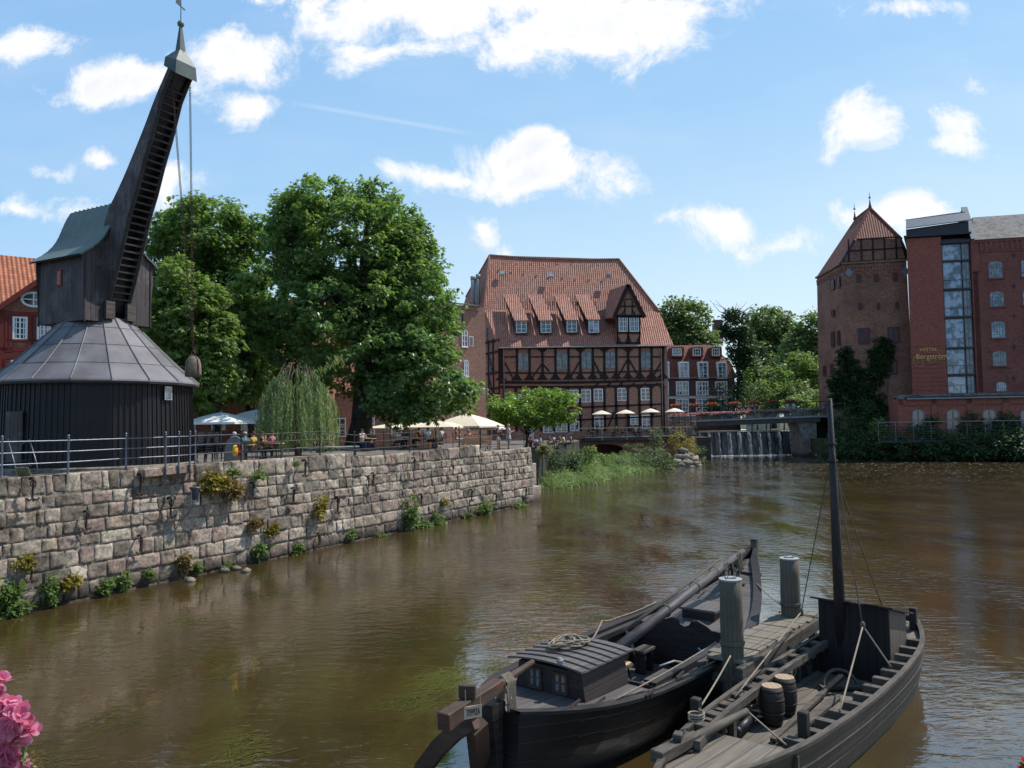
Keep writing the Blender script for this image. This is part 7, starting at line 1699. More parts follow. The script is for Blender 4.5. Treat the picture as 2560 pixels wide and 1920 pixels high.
# ---------------------------------------------------------------- mill terrace, weir and bridge
def terrace():
    O = P(1440, 1000, 101.3); O.z = 0; d = V((1, .03)).normalized()
    F = facade('terrace_wall', O, d, 'dark brick and stone substructure with a wide low arch under the mill terrace', 'wall'); r = F.root; q = F.q
    x0, x1 = 0, q(1742, 1100).x; a0, a1 = q(1463, 1150).x, q(1562, 1150).x; zs = q(1500, 1128).z; zc = q(1512, 1110).z; zt = 3.0; xc = (a0 + a1) / 2; m = MB(); K = 12
    m.face([V((x0, 0, -.6)), V((a0, 0, -.6)), V((a0, 0, zt)), V((x0, 0, zt))]); m.face([V((a1, 0, -.6)), V((x1, 0, -.6)), V((x1, 0, zt)), V((a1, 0, zt))])
    arch = [V((xc - (a1 - a0) / 2 * math.cos(PI * i / K), 0, zs + (zc - zs) * math.sin(PI * i / K))) for i in range(K + 1)]
    for i in range(K): m.face([arch[i], arch[i + 1], V((arch[i + 1].x, 0, zt)), V((arch[i].x, 0, zt))]); m.face([arch[i + 1], arch[i], arch[i] + V((0, 4, 0)), arch[i + 1] + V((0, 4, 0))])
    m.face([V((a0, 0, -.6)), V((a0, 4, -.6)), V((a0, 4, zs)), V((a0, 0, zs))]); m.face([V((a1, 4, -.6)), V((a1, 0, -.6)), V((a1, 0, zs)), V((a1, 4, zs))]); m.face([V((a0 - 1, 4, -.6)), V((a1 + 1, 4, -.6)), V((a1 + 1, 4, zt)), V((a0 - 1, 4, zt))])
    m.face([V((x0, 0, zt)), V((x1, 0, zt)), V((x1, 6, zt)), V((x0, 6, zt))]); m.face([V((x1, 0, -.6)), V((x1, 14, -.6)), V((x1, 14, zt)), V((x1, 0, zt))])
    m.build('wall', BRK_DARK, r)
    m = MB()
    for i in range(K): 
        a, b = arch[i], arch[i + 1]; e = lambda p: (p - V((xc, 0, zs))).normalized() * .35
        m.hexa([a + V((0, -.06, 0)), b + V((0, -.06, 0)), b + e(b) + V((0, -.06, 0)), a + e(a) + V((0, -.06, 0)), a, b, b + e(b), a + e(a)])
    m.build('arch_ring', BRK_DARK, r)
    # steel deck and glazed rail
    D = P(1464, 1000, 100.6); F2 = facade('terrace_deck', V((D.x, D.y, 3.42)), d, 'steel framed mill terrace deck with wooden handrail above the river', 'terrace'); r = F2.root
    W = F2.q(1724, 1080).x; m = MB(); m.bx(0, W, 0, 6.5, -.08, 0); m.build('deck', m_plank('terrace_boards', (.1, .09, .08), (.16, .15, .13), .14, 'v'), r)
    m = MB(); m.bx(-.2, W + .1, -.12, .06, -.42, -.02); 
    m.build('edge_beam', DKMET, r)
    for k in range(8): m = MB(); x = W * (k + .5) / 8; m.bx(x - .07, x + .07, .07, 6, -.35, -.09); m.build('joist', DKMET, r)
    for px in (1505, 1535, 1567, 1597, 1627, 1656, 1686, 1722):
        x = F2.q(px, 1080).x; m = MB(); m.bx(x - .05, x + .05, -.14, -.04, -.4, 1.15); m.build('post', LEADW if px in (1505, 1567, 1627) else DKMET, r)
    m = MB(); m.bx(-.9, W + .1, -.14, .08, 1.15, 1.24); m.build('handrail', PINE, r)
    m = MB()
    for z in (.18, .42, .66, .9): m.tube([(-.3, -.09, z), (W, -.09, z)], .018, 4)
    m.build('cable_rail', DKMET, r)
    m = MB(); m.tube([(-.9, -.05, 1.2), (-2.6, -.05, .2)], .05, 6); m.tube([(-2.6, -.05, .2), (-2.6, -.05, -.4)], .04, 5); m.build('stair_rail', LEADW, r)
    for k in range(5): m = MB(); m.bx(-.5 - k * .4, -.1 - k * .4, 0, 1.4, -.14 - k * .2, -.08 - k * .2); m.build('step', DKMET, r)
    # padlock fence at the bridge steps
    L0 = P(1668, 1050, 106.5); F3 = facade('padlock_fence', V((L0.x, L0.y, 3.6)), d, 'wire fence full of padlocks on the steps between terrace and bridge', 'fence'); r = F3.root; W = F3.q(1742, 1050).x
    m = MB()
    for k in range(6): x = W * k / 5; m.bx(x - .04, x + .04, -.04, .04, 0, 2.6)
    m.build('post', DKMET, r); m = MB()
    for k in range(9): m.tube([(0, 0, .9 + k * .19), (W, 0, .9 + k * .19)], .012 if k < 8 else .05, 4)
    m.build('wire', LEADW, r); m = MB()
    for i in range(260): x, z = rng.random() * W, .9 + int(rng.random() * 8) * .19; m.box((x, -.03, z - .06), (.07, .03, .08), 0, int(rng.random() * 4))
    o = m.build('padlocks', [CL(.5, .35, .12), CL(.45, .1, .08), CL(.5, .5, .5), CL(.15, .12, .1)], r); tag(o, kind='stuff')
    for k in range(6): m = MB(); m.bx(0, W, .3 + k * .32, .62 + k * .32, -.2 + k * .17, .0 + k * .17); m.build('step', CONC, r)
terrace()

def m_fall(name, a):
    m, N, o = new_mat(name); u = N.uv(7, .8, 1); n = N.noise(u, 1.0, 5, .65); f = N.math('MULTIPLY', N.ramp(n, [(.40, 0.0), (.66, 1.0)]), a)
    d = N('BsdfPrincipled', Base_Color=(.75, .8, .85), Roughness=.35); t = N('BsdfTransparent'); N.t.links.new(N('MixShader', i0=f, i1=t, i2=d), o.inputs[0]); return m
FALL = m_fall('falling_water', .75); FOAM = m_plain('foam', (.75, .77, .78), .8, .25, 5, c2=(.4, .42, .42))
def weir():
    A = P(1738, 1100, 120.3); B = P(2004, 1100, 120.3); zc = 3.62
    r = empty('weir', (A.x, 120.3, 0), 0, 'dark weir wall with a row of thin separate waterfalls under the bridge', 'weir'); W = B.x - A.x
    m = MB(); m.face([V((-.5, 0, -.6)), V((W, 0, -.6)), V((W, .35, zc - .12)), V((-.5, .35, zc - .12))]); m.face([V((-.5, .35, zc - .12)), V((W, .35, zc - .12)), V((W, .8, zc - .12)), V((-.5, .8, zc - .12))])
    m.build('wall', m_plain('wet_weir', (.022, .021, .018), .3, .5, 1.2, c2=(.010, .010, .009)), r)
    m = MB(); m.face([V((0, -.12, 0)), V((W, -.12, 0)), V((W, .22, zc - .05)), V((0, .22, zc - .05))]); m.build('water_film', m_fall('water_film', .3), r)
    for i in range(14): x = .6 + i * W / 14; m = MB(); m.beam((x, -.05, -.2), (x, .2, zc - .2), .16, .12, (0, 1, 0)); m.build('stanchion', m_plain('wet_timber', (.012, .011, .01), .4, .4, 3) if i == 0 else bpy.data.materials['wet_timber'], r)
    for px, w, tw in ((1749, 5, 6), (1773, 8, 8), (1797, 5, 5), (1823, 13, 14), (1848, 12, 14), (1873, 12, 14), (1898, 11, 12), (1922, 8, 10), (1948, 10, 12), (1976, 9, 12), (1993, 6, 8)):
        x = P(px, 1100, 120.3).x - A.x; m = MB(); K = 9; s = 120 / FPX
        for j in range(K):
            def row(f): ww = (w + (tw - w) * f + 1.5 * math.sin(f * 9 + px)) * s * .36; y = .25 - 1.05 * f ** .6; z = zc * (1 - f) - .02 if f > 0 else zc - .05; return V((x - ww, y, z)), V((x + ww, y, z)), V((x, y - .12, z))
            a, b, c = row(j / K); a2, b2, c2 = row((j + 1) / K); m.face([a, c, c2, a2]); m.face([c, b, b2, c2])
        o = m.build('waterfall', FALL, r, smooth=True)
        m = MB()
        for k in range(9): q = V((x + rng.normal() * tw * s * .45, -1.0 + rng.normal() * .25, .02)); m.ball(q, .06 + .12 * rng.random(), 6, 4, sz=.4)
        m.build('splash', FOAM, o, smooth=True)
    m = MB()
    for k in range(420): q = V((rng.random() * W, -1.15 - abs(rng.normal()) * .5, 0)); m.ball(q, .04 + .07 * rng.random() ** 2, 5, 3, sz=.4)
    tag(m.build('foam_line', FOAM, r), kind='stuff')
    # sill of slack water behind, pale floating bar
    p = P(1885, 1070, 128); m = MB(); m.prism([(-9, 0, 0), (6.5, .4, 0), (6.8, 1, 0), (0, 1.6, 0)], (0, 0, .12)); tag(m.build('gravel_bar', CREAM, None, loc=(p.x, p.y, 3.57)), 'pale flat bar lying in the slack water under the bridge', 'gravel bar')
    # rapids beside the pier
    C_ = P(2062, 1120, 112); m = MB(); n = 8
    vs = [[V((-2.3 + 4.6 * i / n, 4.5 * (1 - j / n) - 4.0 * (j / n), 2.0 * (1 - j / n) ** 1.2 - .02 + rng.normal() * .12)) for i in range(n + 1)] for j in range(n + 1)]
    for j in range(n):
        for i in range(n): m.face([vs[j][i], vs[j + 1][i], vs[j + 1][i + 1], vs[j][i + 1]])
    r2 = empty('rapids', (C_.x, C_.y, 0), 0, 'white rushing water down a rough chute right of the bridge pier', 'rapids'); m.build('water', m_fall('rapid_water', 1.0), r2, smooth=True)
    m = MB()
    for row in vs[1:]: pass
    for k in range(34): q = V((rng.normal() * 1.5, -3.0 + rng.normal() * 1.6, .1 + max(0, rng.normal() * .25))); m.ball(q, .12 + .22 * rng.random(), 6, 4, sz=.7)
    tag(m.build('splash', FOAM, r2, smooth=True), kind='stuff')
    for k in range(6): m = MB(); x = -1.6 + k * .7; m.beam((x, 1.5 - k * .7, -.4), (x + .15, 1.7 - k * .7, 1.9 - .28 * k), .35, .35); m.build('rock_post', BRK_DARK, r2)
weir()

def bridge():
    A = P(1741, 1052, 112); B = P(2085, 1036, 112); d = V((B.x - A.x, 0, 0)); L_ = d.length + 2; zl, zr = A.z, B.z - .12
    r = empty('footbridge', (A.x, 112, 0), 0, 'long footbridge with grey barred railings and flower boxes above the weir', 'bridge')
    sl = (zr - zl) / L_; Zt = lambda x: zl + sl * x
    def slab(m, x0, x1, y0, y1, t0, t1): m.hexa([V((x, y, Zt(x) + t0)) for x, y in ((x0, y0), (x1, y0), (x1, y1), (x0, y1))] + [V((x, y, Zt(x) + t1)) for x, y in ((x0, y0), (x1, y0), (x1, y1), (x0, y1))])
    m = MB(); slab(m, -.2, L_, -.1, 3.6, -.12, .0); m.build('deck', CONC, r)
    m = MB(); slab(m, -.2, L_ - 4, -.02, .4, -.82, -.13); slab(m, -.2, L_ - 4, 3.1, 3.5, -.82, -.13); m.build('girder', m_plain('bridge_girder', (.085, .07, .058), .8, .4, 1.5), r)
    m = MB(); slab(m, -.2, L_, -.16, -.1, -.14, .06); m.build('kerb', LEADW, r)
    m = MB(); nb = 170
    for i in range(nb): x = L_ * i / nb; m.beam((x, 0, Zt(x) + .1), (x, 0, Zt(x) + 1.12), .035, .02, (0, 1, 0))
    o = m.build('balusters', GREYP, r); tag(o, kind='stuff')
    m = MB(); slab(m, -.1, L_, -.05, .05, 1.12, 1.2); slab(m, -.1, L_, -.03, .03, .08, .13); m.build('top_rail', GREYP, r)
    for i in range(13): m = MB(); x = L_ * i / 12; m.beam((x, 0, Zt(x)), (x, 0, Zt(x) + 1.2), .09, .09, (0, 1, 0)); m.build('post', GREYP, r)
    m = MB(); slab(m, -.1, L_, 3.35, 3.5, 2.05, 2.17); slab(m, -.1, L_, 3.38, 3.46, 1.25, 1.33); m.build('far_rail', DKMET, r)
    for i in range(15): m = MB(); x = L_ * i / 14; m.beam((x, 3.42, Zt(x)), (x, 3.42, Zt(x) + 2.15), .13, .12, (0, 1, 0)); m.build('far_post', DKMET, r)
    # pier and abutment
    p0 = P(1983, 1046, 113).x - A.x; p1 = P(2036, 1046, 113).x - A.x; p2 = P(2000, 1120, 113).x - A.x; zt = Zt(p0) - .14
    m = MB(); m.prism([(p0, .2, zt), (p0 + .5, .2, zt - 1.4), (p2, .2, zt - 2.6), (p2, .2, -.6), (p1, .2, -.6), (p1, .2, zt)], (0, 4.2, 0), 0, .6); m.build('pier', CONC, r, bevel=.06)
    m = MB(); m.bx(p1 + 2.6, L_ + 6, .3, 4.2, -.6, zt); m.bx(p1, p1 + 2.6, 3.4, 4.2, -.6, zt); m.build('abutment', m_plain('dark_abutment', (.045, .04, .035), .9, .4, 1), r)
    return A, Zt, L_
BA, BZ, BL = bridge()
def flower_box(px, Y, far, mat, label, group, w=1.7):
    x = P(px, 1040, Y).x; z = BZ(x - BA.x) + (.74 if not far else 2.1); y = 111.75 if not far else 115.25
    r = empty('flower_box', (x, y, z), 0, label, 'flower box', group); m = MB(); m.bx(-w / 2, w / 2, -.14, .14, -.12, .12); m.build('box', DKMET, r)
    cl = np.array([[(i / 11 - .5) * w * 1.1, rng.normal() * .08, .22 + rng.normal() * .08, .22] for i in range(12)]); foliage('foliage', cl, 14, .2, L_GRN, r, 1, wid=.7); cl[:, 2] += .08; cl[:, 1] -= .08; foliage('blossom', cl, 16, .13, mat, r, 1, wid=.95, centre=(0, 3, 0))
for i, px in enumerate((1690, 1722, 1757, 1790, 1830, 1868, 1916, 1957, 2040)):
    flower_box(px, 112, False, F_PINK, 'pink geranium box on the near bridge railing, number %s' % ('one,two,three,four,five,six,seven,eight,nine'.split(',')[i]) if False else 'pink flower box on the near bridge railing, ' + ('far left by the parasol', 'left of the walking man', 'below the walking man', 'right of the walking man', 'left of the black clad group', 'below the black clad group', 'right of the black clad group', 'left of the striped shirt man', 'near the tower')[i], 'pink flower boxes on the bridge', 1.5 if px != 1830 else 2.4)
for i, px in enumerate((1692, 1737, 1780, 1837, 1886, 1934, 1977)):
    flower_box(px, 115.3, True, F_RED, 'red flower box on the far bridge railing, ' + ('above the last parasol', 'left of the walking man', 'right of the walking man', 'left of the black clad group', 'behind the black clad group', 'right of the black clad group', 'behind the striped shirt man')[i], 'red flower boxes on the bridge', 1.2)
def on_bridge(px, y=1.0): x = P(px, 1040, 112 + y).x; return (x, 112 + y, BZ(x - BA.x))
for px, y, f, po, lab, k in ((1747, .9, .1, 'walk', 'man in black T-shirt and light shorts walking over the left part of the bridge', dict(top=BLK, bot=BEI, bottom='shorts')),
    (1847, .6, -1.3, 'lean', 'largest man in black with backpack leaning on the bridge railing at left of the group', dict(top=BLK, bot=BLK, bottom='shorts')), (1853, 1.1, -1.8, 'stand', 'man in black close behind the backpack wearer on the bridge', dict(top=BLK, bot=GRY, bottom='shorts')), (1864, .6, -1.5, 'lean', 'second man in black leaning on the bridge railing', dict(top=BLK, bot=BLK, bottom='shorts')), (1871, 1.0, -.4, 'stand', 'man in black with orange detail in the middle of the bridge group', dict(top=(.05, .03, .02), bot=BEI, bottom='shorts')),
    (1881, .6, -1.6, 'lean', 'man in black leaning with orange drink at right of the bridge group', dict(top=BLK, bot=GRY, bottom='shorts')), (1888, 1.0, 3.0, 'stand', 'bare legged man in brown at the right end of the bridge group', dict(top=(.14, .07, .04), bot=BEI, bottom='shorts')), (1893, .6, -2.6, 'stand', 'last man in black at the right end of the bridge group', dict(top=BLK, bot=BLK, bottom='shorts')),
    (1969, 1.0, -1.4, 'stand', 'woman in pale top next to the man in the striped shirt on the bridge', dict(top=(.5, .4, .45), bot=JEAN, hair='long')), (1985, .7, 1.6, 'stand', 'man in light blue and white striped shirt on the right part of the bridge', dict(top=(.3, .45, .65), bot=NAVY, bottom='shorts')), (2062, .7, -1.5, 'stand', 'person in blue and violet at the tower end of the bridge', dict(top=(.14, .2, .45), bot=JEAN))):
    person(on_bridge(px, y), f, po, lab, scale=1.26, **k)
q = V(on_bridge(1847, .6)); bag(q + V((-.1, .34, 1.62)), (.42, .3, .6), CL(*BLK), 'black backpack worn by the largest man on the bridge', 'backpack', 'backpack')
# stainless railing along the right bank, iron fence behind the bridge
def bank_rail():
    O = P(2195, 1056, 97.8); r = empty('bank_railing', (O.x, O.y, 2.6), math.atan2(HD.y, HD.x), 'thin steel railing running along the terrace edge in front of the annex', 'railing'); zt = O.z - 2.6; m = MB(); m.tube([(0, 0, zt), (26, 0, zt)], .045, 6); m.build('top_rail', LEADW, r)
    m = MB()
    for k in range(6): m.tube([(0, 0, zt * (k + .4) / 7), (26, 0, zt * (k + .4) / 7)], .006, 4)
    m.build('wire', LEADW, r); m = MB(); m.bx(0, 26, -.1, .1, -.3, -.05); m.build('edge_beam', DKMET, r)
    for k in range(14): m = MB(); m.tube([(k * 2, 0, -.1), (k * 2, 0, zt)], .02, 5); m.build('post', LEADW, r)
bank_rail()
# ---------------------------------------------------------------- boats
class Boat:
    def __init__(s, root, O, d):
        s.root = root; s.O = V((O[0], O[1], 0)); s.d = V((d[0], d[1], 0)).normalized(); s.rz = math.atan2(s.d.y, s.d.x)
        s.mi = M3.Translation(s.O) @ M3.Rotation(s.rz, 4, 'Z'); s.inv = s.mi.inverted()
    def q(s, px, py, z): return s.inv @ Z(px, py, z)       # local: x along the keel, y to port, z up
def hull_mesh(root, st, mat, name='hull', thick=.07, capmat=None, capw=.16, nsub=26, flare=.25, chine=.55, inner=None, levels=4):
    """st: list of (x, half beam, sheer z)"""
    xs = np.array([s[0] for s in st]); L = np.linspace(xs[0], xs[-1], nsub)
    def cub(col):
        y = np.array([s[col] for s in st]); out = np.interp(L, xs, y)
        for _ in range(2): out[1:-1] = out[1:-1] * .5 + (out[:-2] + out[2:]) * .25
        return out
    hb, sz = cub(1), cub(2)
    sec = lambda i, sg, off=0: [(L[i], sg * max(hb[i] * k - off, .0), z) for k, z in ((1, sz[i]), (1.0 - flare * .25, sz[i] * .5 + .0), (1.0 - flare, -.02), (.55, -.35))]
    m = MB()
    for sg in (-1, 1):
        rows = [sec(i, sg) for i in range(nsub)]
        for i in range(nsub - 1):
            for j in range(3):
                a = [rows[i][j], rows[i + 1][j], rows[i + 1][j + 1], rows[i][j + 1]]; m.face(a if sg > 0 else a[::-1])
        rows = [sec(i, sg, thick) for i in range(nsub)]
        for i in range(nsub - 1):
            for j in range(2):
                a = [rows[i][j], rows[i + 1][j], rows[i + 1][j + 1], rows[i][j + 1]]; m.face(a[::-1] if sg > 0 else a)
    for i in (0, nsub - 1):
        a = sec(i, -1) + sec(i, 1)[::-1]; m.face([V(p) for p in (a if i == 0 else a[::-1])])
    m.build(name, mat, root)
    for sg in (-1, 1):
        c = MB()
        for i in range(nsub - 1):
            def cs(i): w = min(capw, hb[i] * .9 + .02); return [V((L[i], sg * (hb[i] + .03), sz[i] + .0)), V((L[i], sg * (hb[i] + .03), sz[i] + .05)), V((L[i], sg * max(0, hb[i] + .03 - w), sz[i] + .055)), V((L[i], sg * max(0, hb[i] + .03 - w), sz[i] + .0))]
            a, b = cs(i), cs(i + 1)
            for j in range(4): f = [a[j], b[j], b[(j + 1) % 4], a[(j + 1) % 4]]; c.face(f if sg < 0 else f[::-1])
        c.build('gunwale', capmat or BOATW, root)
    return L, hb, sz
def deckpart(root, L, hb, sz, x0, x1, dz, mat, name='deck', inset=.05, crown=.04, n=14, y0=None, y1=None, zf=None):
    m = MB(); xs = np.linspace(x0, x1, n); pts = []
    for x in xs:
        h = float(np.interp(x, L, hb)) - inset; z = (float(np.interp(x, L, sz)) + dz) if zf is None else zf
        a, b = (-h if y0 is None else max(-h, y0)), (h if y1 is None else min(h, y1)); pts.append([V((x, a, z)), V((x, (a + b) / 2, z + crown)), V((x, b, z))])
    for i in range(n - 1):
        for j in range(2): m.face([pts[i][j], pts[i + 1][j], pts[i + 1][j + 1], pts[i][j + 1]])
    for e in (0, n - 1):
        p = pts[e]; f = [p[0], p[1], p[2], p[2] - V((0, 0, .12)), p[0] - V((0, 0, .12))]; m.face(f if e else f[::-1])
    return m.build(name, mat, root)
def rope(name, label, pts, r=.016, mat=None, sag=0, cat='rope', group=None, parent=None):
    pts = [V(p) for p in pts]; path = []
    for a, b in zip(pts, pts[1:]):
        for k in range(8): f = k / 8; path.append(a.lerp(b, f) - V((0, 0, sag * math.sin(PI * f))))
    path.append(pts[-1]); o_ = path[0]; m = MB(); m.tube([p - o_ for p in path], r, 6); o = m.build(name, mat or ROPE, parent, smooth=True, loc=o_)
    return tag(o, label, cat, group) if label else o
def coil(name, label, c, rx, ry, h, turns, r=.018, mat=None, rz=0, wild=.25, seed=1, parent=None):
    rr = random.Random(seed); path = []
    for i in range(turns * 14):
        t = i / 14 * 2 * PI; k = 1 + wild * math.sin(i * .37 + seed) + rr.uniform(-.06, .06); x, y = rx * k * math.cos(t + .2 * math.sin(i * .1)), ry * k * math.sin(t); x += rx * .5 * math.sin(i * .071 + seed); z = h * i / (turns * 14) * (.6 + .4 * rr.random()) + .03 * math.sin(i * .9)
        path.append((x * math.cos(rz) - y * math.sin(rz), x * math.sin(rz) + y * math.cos(rz), z + r))
    m = MB(); m.tube(path, r, 5); o = m.build(name, mat or ROPE, parent, smooth=True, loc=c); return tag(o, label, 'rope') if label else o

def ewer():
    d = V((.62, .785, 0)).normalized(); O = (-.3, 12.0)
    r = empty('cabin_barge', (*O, 0), math.atan2(d.y, d.x), 'black tarred wooden barge with small plank cabin, lowered mast and open hold', 'boat'); B = Boat(r, O, d); q = B.q
    st = [(0, .42, 1.12), (.5, .85, 1.06), (1.2, 1.18, 1.0), (2.3, 1.45, .95), (4.4, 1.56, .92), (6.2, 1.44, .97), (7.5, 1.16, 1.12), (8.6, .8, 1.36), (9.5, .42, 1.72), (10.2, .06, 2.12)]
    L, hb, sz = hull_mesh(r, st, HULL, capw=.2, capmat=BOATW)
    deckpart(r, L, hb, sz, .1, 2.75, -.06, DECKB, 'aft_deck'); deckpart(r, L, hb, sz, 6.3, 9.9, -.06, DECKB, 'fore_deck')
    for sg in (-1, 1): deckpart(r, L, hb, sz, 2.7, 6.35, -.05, DECKB, 'side_deck', crown=0, y0=(-9 if sg < 0 else 1.12), y1=(-1.12 if sg < 0 else 9))
    m = MB(); m.bx(2.7, 6.3, -1.13, 1.13, .06, .12); m.build('hold_floor', DECKB, r)
    m = MB()
    for sg in (-1, 1): m.bx(2.7, 6.3, sg * 1.12, sg * 1.15, .1, .95)
    for sg in (-1, 1): m.bx(2.75, 6.3, sg * 1.06, sg * 1.2, .9, 1.0)
    m.build('coaming', BOATW, r)
    for sg in (-1, 1):
        for k in range(4): m = MB(); x = 3.1 + k * .85; m.beam((x, sg * 1.08, .9), (x, sg * .75, .15), .1, .07); m.build('frame_timber', BOATW, r)
    # bulkhead with carved wavy top before the fore deck
    m = MB(); top = [(-1.2, .98), (-.9, 1.0), (-.62, 1.02), (-.5, 1.1), (-.3, 1.18), (-.16, 1.16), (-.1, 1.06), (0, 1.02), (.1, 1.06), (.16, 1.16), (.3, 1.18), (.5, 1.1), (.62, 1.02), (.9, 1.0), (1.2, .98)]
    m.prism([V((6.28, -1.2, .1))] + [V((6.28, y, z)) for y, z in top] + [V((6.28, 1.2, .1))], (.06, 0, 0)); m.build('bulkhead', BOATW, r)
    m = MB(); m.bx(2.72, 2.78, -1.13, 1.13, .1, .95); m.build('cabin_bulkhead', BOATW, r)
    # cabin
    A, Bc, C, D = q(1275, 1649, 1.43), q(1380, 1594, 1.45), q(1561, 1618, 1.45), q(1461, 1682, 1.43)
    x0, x1 = (A.x + D.x) / 2 + .06, (Bc.x + C.x) / 2 - .06; yl, yr = A.y - .06, D.y + .08
    xf = x1; m = MB(); zb = .9; P4 = [V((x0 + .04, yr - .08, zb)), V((xf, yr - .1, zb)), V((xf, yl + .1, zb)), V((x0 + .04, yl + .08, zb))]; T4 = [V((x0 + .04, yr, 1.40)), V((xf, yr, 1.40)), V((xf, yl, 1.40)), V((x0 + .04, yl, 1.40))]
    T4 = [V((p.x, p.y * 1.0, p.z)) for p in T4]; m.hexa(P4 + T4); m.build('cabin_wall', m_plank('cabin_planks', (.022, .017, .016), (.05, .038, .034), .16, 'v', .55, 1, .7), r)
    K = 7
    for i in range(K):      # lapped roof boards with a light camber, running fore and aft of each other
        fa, fb = i / K, (i + 1.12) / K; m = MB(); S_ = 8
        for j in range(S_):
            y0, y1 = (yl + .1) + ((yr - .12) - (yl + .1)) * j / S_, (yl + .1) + ((yr - .12) - (yl + .1)) * (j + 1) / S_
            cz = lambda y: 1.43 + .055 * (1 - ((y - (yl + yr) / 2) / ((yl - yr) / 2 + .1)) ** 2)
            xa, xb = x0 - .14 + (x1 + .28 - x0) * fa, x0 - .14 + (x1 + .28 - x0) * min(fb, 1); za = .03 ; zb_ = 0
            m.hexa([V((xa, y0, cz(y0) + za)), V((xb, y0, cz(y0) + zb_)), V((xb, y1, cz(y1) + zb_)), V((xa, y1, cz(y1) + za)), V((xa, y0, cz(y0) + za + .03)), V((xb, y0, cz(y0) + zb_ + .03)), V((xb, y1, cz(y1) + zb_ + .03)), V((xa, y1, cz(y1) + za + .03))])
        m.build('roof_board', DECKB, r)
    for yc in (yl + (yr - yl) * .27, yl + (yr - yl) * .68):
        side = (V((x0 + .04, yc, 0)), V((0, -1, 0)), V((-1, 0, 0)))
        window(r, -.14, .14, 1.0, 1.34, 0, 2, 2, RUDW, m_glass('cabin_glass', (.2, .2, .22), .2, .6, (.03, .03, .03)) if 'cabin_glass' not in bpy.data.materials else bpy.data.materials['cabin_glass'], fw=.04, mw=.028, side=side, name='cabin_window', proud=.04)
    # hatch box on the fore deck
    h0, h1 = q(1691, 1525, 1.2), q(1798, 1510, 1.25); m = MB(); m.bx(6.95, 7.75, -.38, .38, 1.0, 1.22); m.build('hatch_box', BOATW, r); m = MB(); m.bx(6.9, 7.8, -.43, .43, 1.22, 1.27); m.build('hatch_lid', DECKB, r)
    # lowered mast on its crutch
    a, b = q(1543, 1622, 1.22), q(1858, 1378, 2.12); m = MB(); m.tube([a, a.lerp(b, .5), b], [.105, .1, .07], 12); m.build('lowered_mast', SPAR, r, smooth=True)
    for o1, o2, s0, s1, rr_ in ((.19, .05, .18, .86, .022), (.24, .1, .1, .78, .018)):
        m = MB(); m.tube([a.lerp(b, s0) + V((0, o1, .06)), a.lerp(b, s1) + V((0, o1 + .02, .06))], rr_, 6); m.build('boat_pole', PILE if rr_ > .02 else BOATG, r, smooth=True)
    c = a.lerp(b, .82); m = MB()
    for sg in (-1, 1): m.beam((c.x, sg * .2, 1.2), (c.x, sg * .06, c.z + .05), .07, .07)
    m.build('mast_crutch', BOATW, r)
    m = MB(); m.beam((10.12, 0, 1.5), (10.35, 0, 2.35), .16, .14); m.build('stem_post', BOATG, r)
    m = MB(); m.bx(9.35, 9.45, -.5, .5, 1.62, 1.7); m.bx(8.9, 9.6, -.28, .28, 1.45, 1.5); m.build('bow_bitts', BOATW, r)
    # rudder, its stock and the long tiller beam
    t0, t1 = q(1107, 1806, 1.42), q(1333, 1654, 1.58); m = MB(); mid = t0.lerp(t1, .58); m.beam(t0, mid, .2, .24, (0, 0, 1), w2=.17, h2=.18); m.tube([mid, t1], [.075, .045], 8); m.build('tiller', RUDW, r, bevel=.015)
    s0 = t0.lerp(t1, .3); m = MB(); m.box(t0.lerp(t1, .24) + V((0, 0, .2)), (.1, .24, .18), .5); m.build('tiller_block', RUDW, r, bevel=.01)
    m = MB(); cp = [q(1188, 1800, 1.22), q(1140, 1828, 1.0), q(1098, 1868, .68), q(1062, 1915, .28), q(1040, 1960, -.1)]
    for p, n_ in zip(cp, cp[1:]): m.beam(p, n_ + (n_ - p) * .06, .16, .24, (0, 1, .3))
    m.build('rudder_arm', RUDW, r)
    m = MB(); m.beam(q(1192, 1812, 1.15), q(1206, 1960, -.15), .2, .26, (1, 0, 0)); m.build('rudder_stock', RUDW, r)
    m = MB(); m.beam((.02, 0, -.3), (-.12, 0, 1.22), .22, .22, (0, 1, 0)); m.box((-.12, 0, 1.15), (.3, .28, .22)); m.build('stern_post', BOATW, r)
    # number board
    n0, n1 = q(1164, 1783, 1.3), q(1201, 1766, 1.3); o = empty('number_board', tuple(q(1183, 1782, 1.25) * 0 + B.inv @ P(1183, 1781, 10.62)), 0); o.parent = r; ang = R(26) - B.rz; n1 = n0 + V((.21, 0, 0)); o.rotation_euler = (0, 0, ang)
    m = MB(); w_ = (n1 - n0).length; m.bx(-w_ / 2 - .02, w_ / 2 + .02, 0, .015, -.075, .085); m.build('board', m_plain('number_board_paint', (.55, .42, .33), .7, .2, 8), o)
    cu = bpy.data.curves.new('number', 'FONT'); cu.body = '70992A'; cu.size = .135; cu.align_x = 'CENTER'; cu.align_y = 'CENTER'; cu.extrude = .002
    ob = bpy.data.objects.new('tmp', cu); COL.objects.link(ob); dg = bpy.context.evaluated_depsgraph_get(); me = bpy.data.meshes.new_from_object(ob.evaluated_get(dg)); bpy.data.objects.remove(ob)
    me.materials.clear(); me.materials.append(CL(.02, .015, .012)); ob = bpy.data.objects.new('number', me); COL.objects.link(ob); ob.parent = o; ob.location = (0, -.004, .0); ob.rotation_euler = (PI / 2, 0, 0); xw = max(v.co.x for v in me.vertices) * 2; ob.scale = (w_ * .95 / xw, 1, 1)
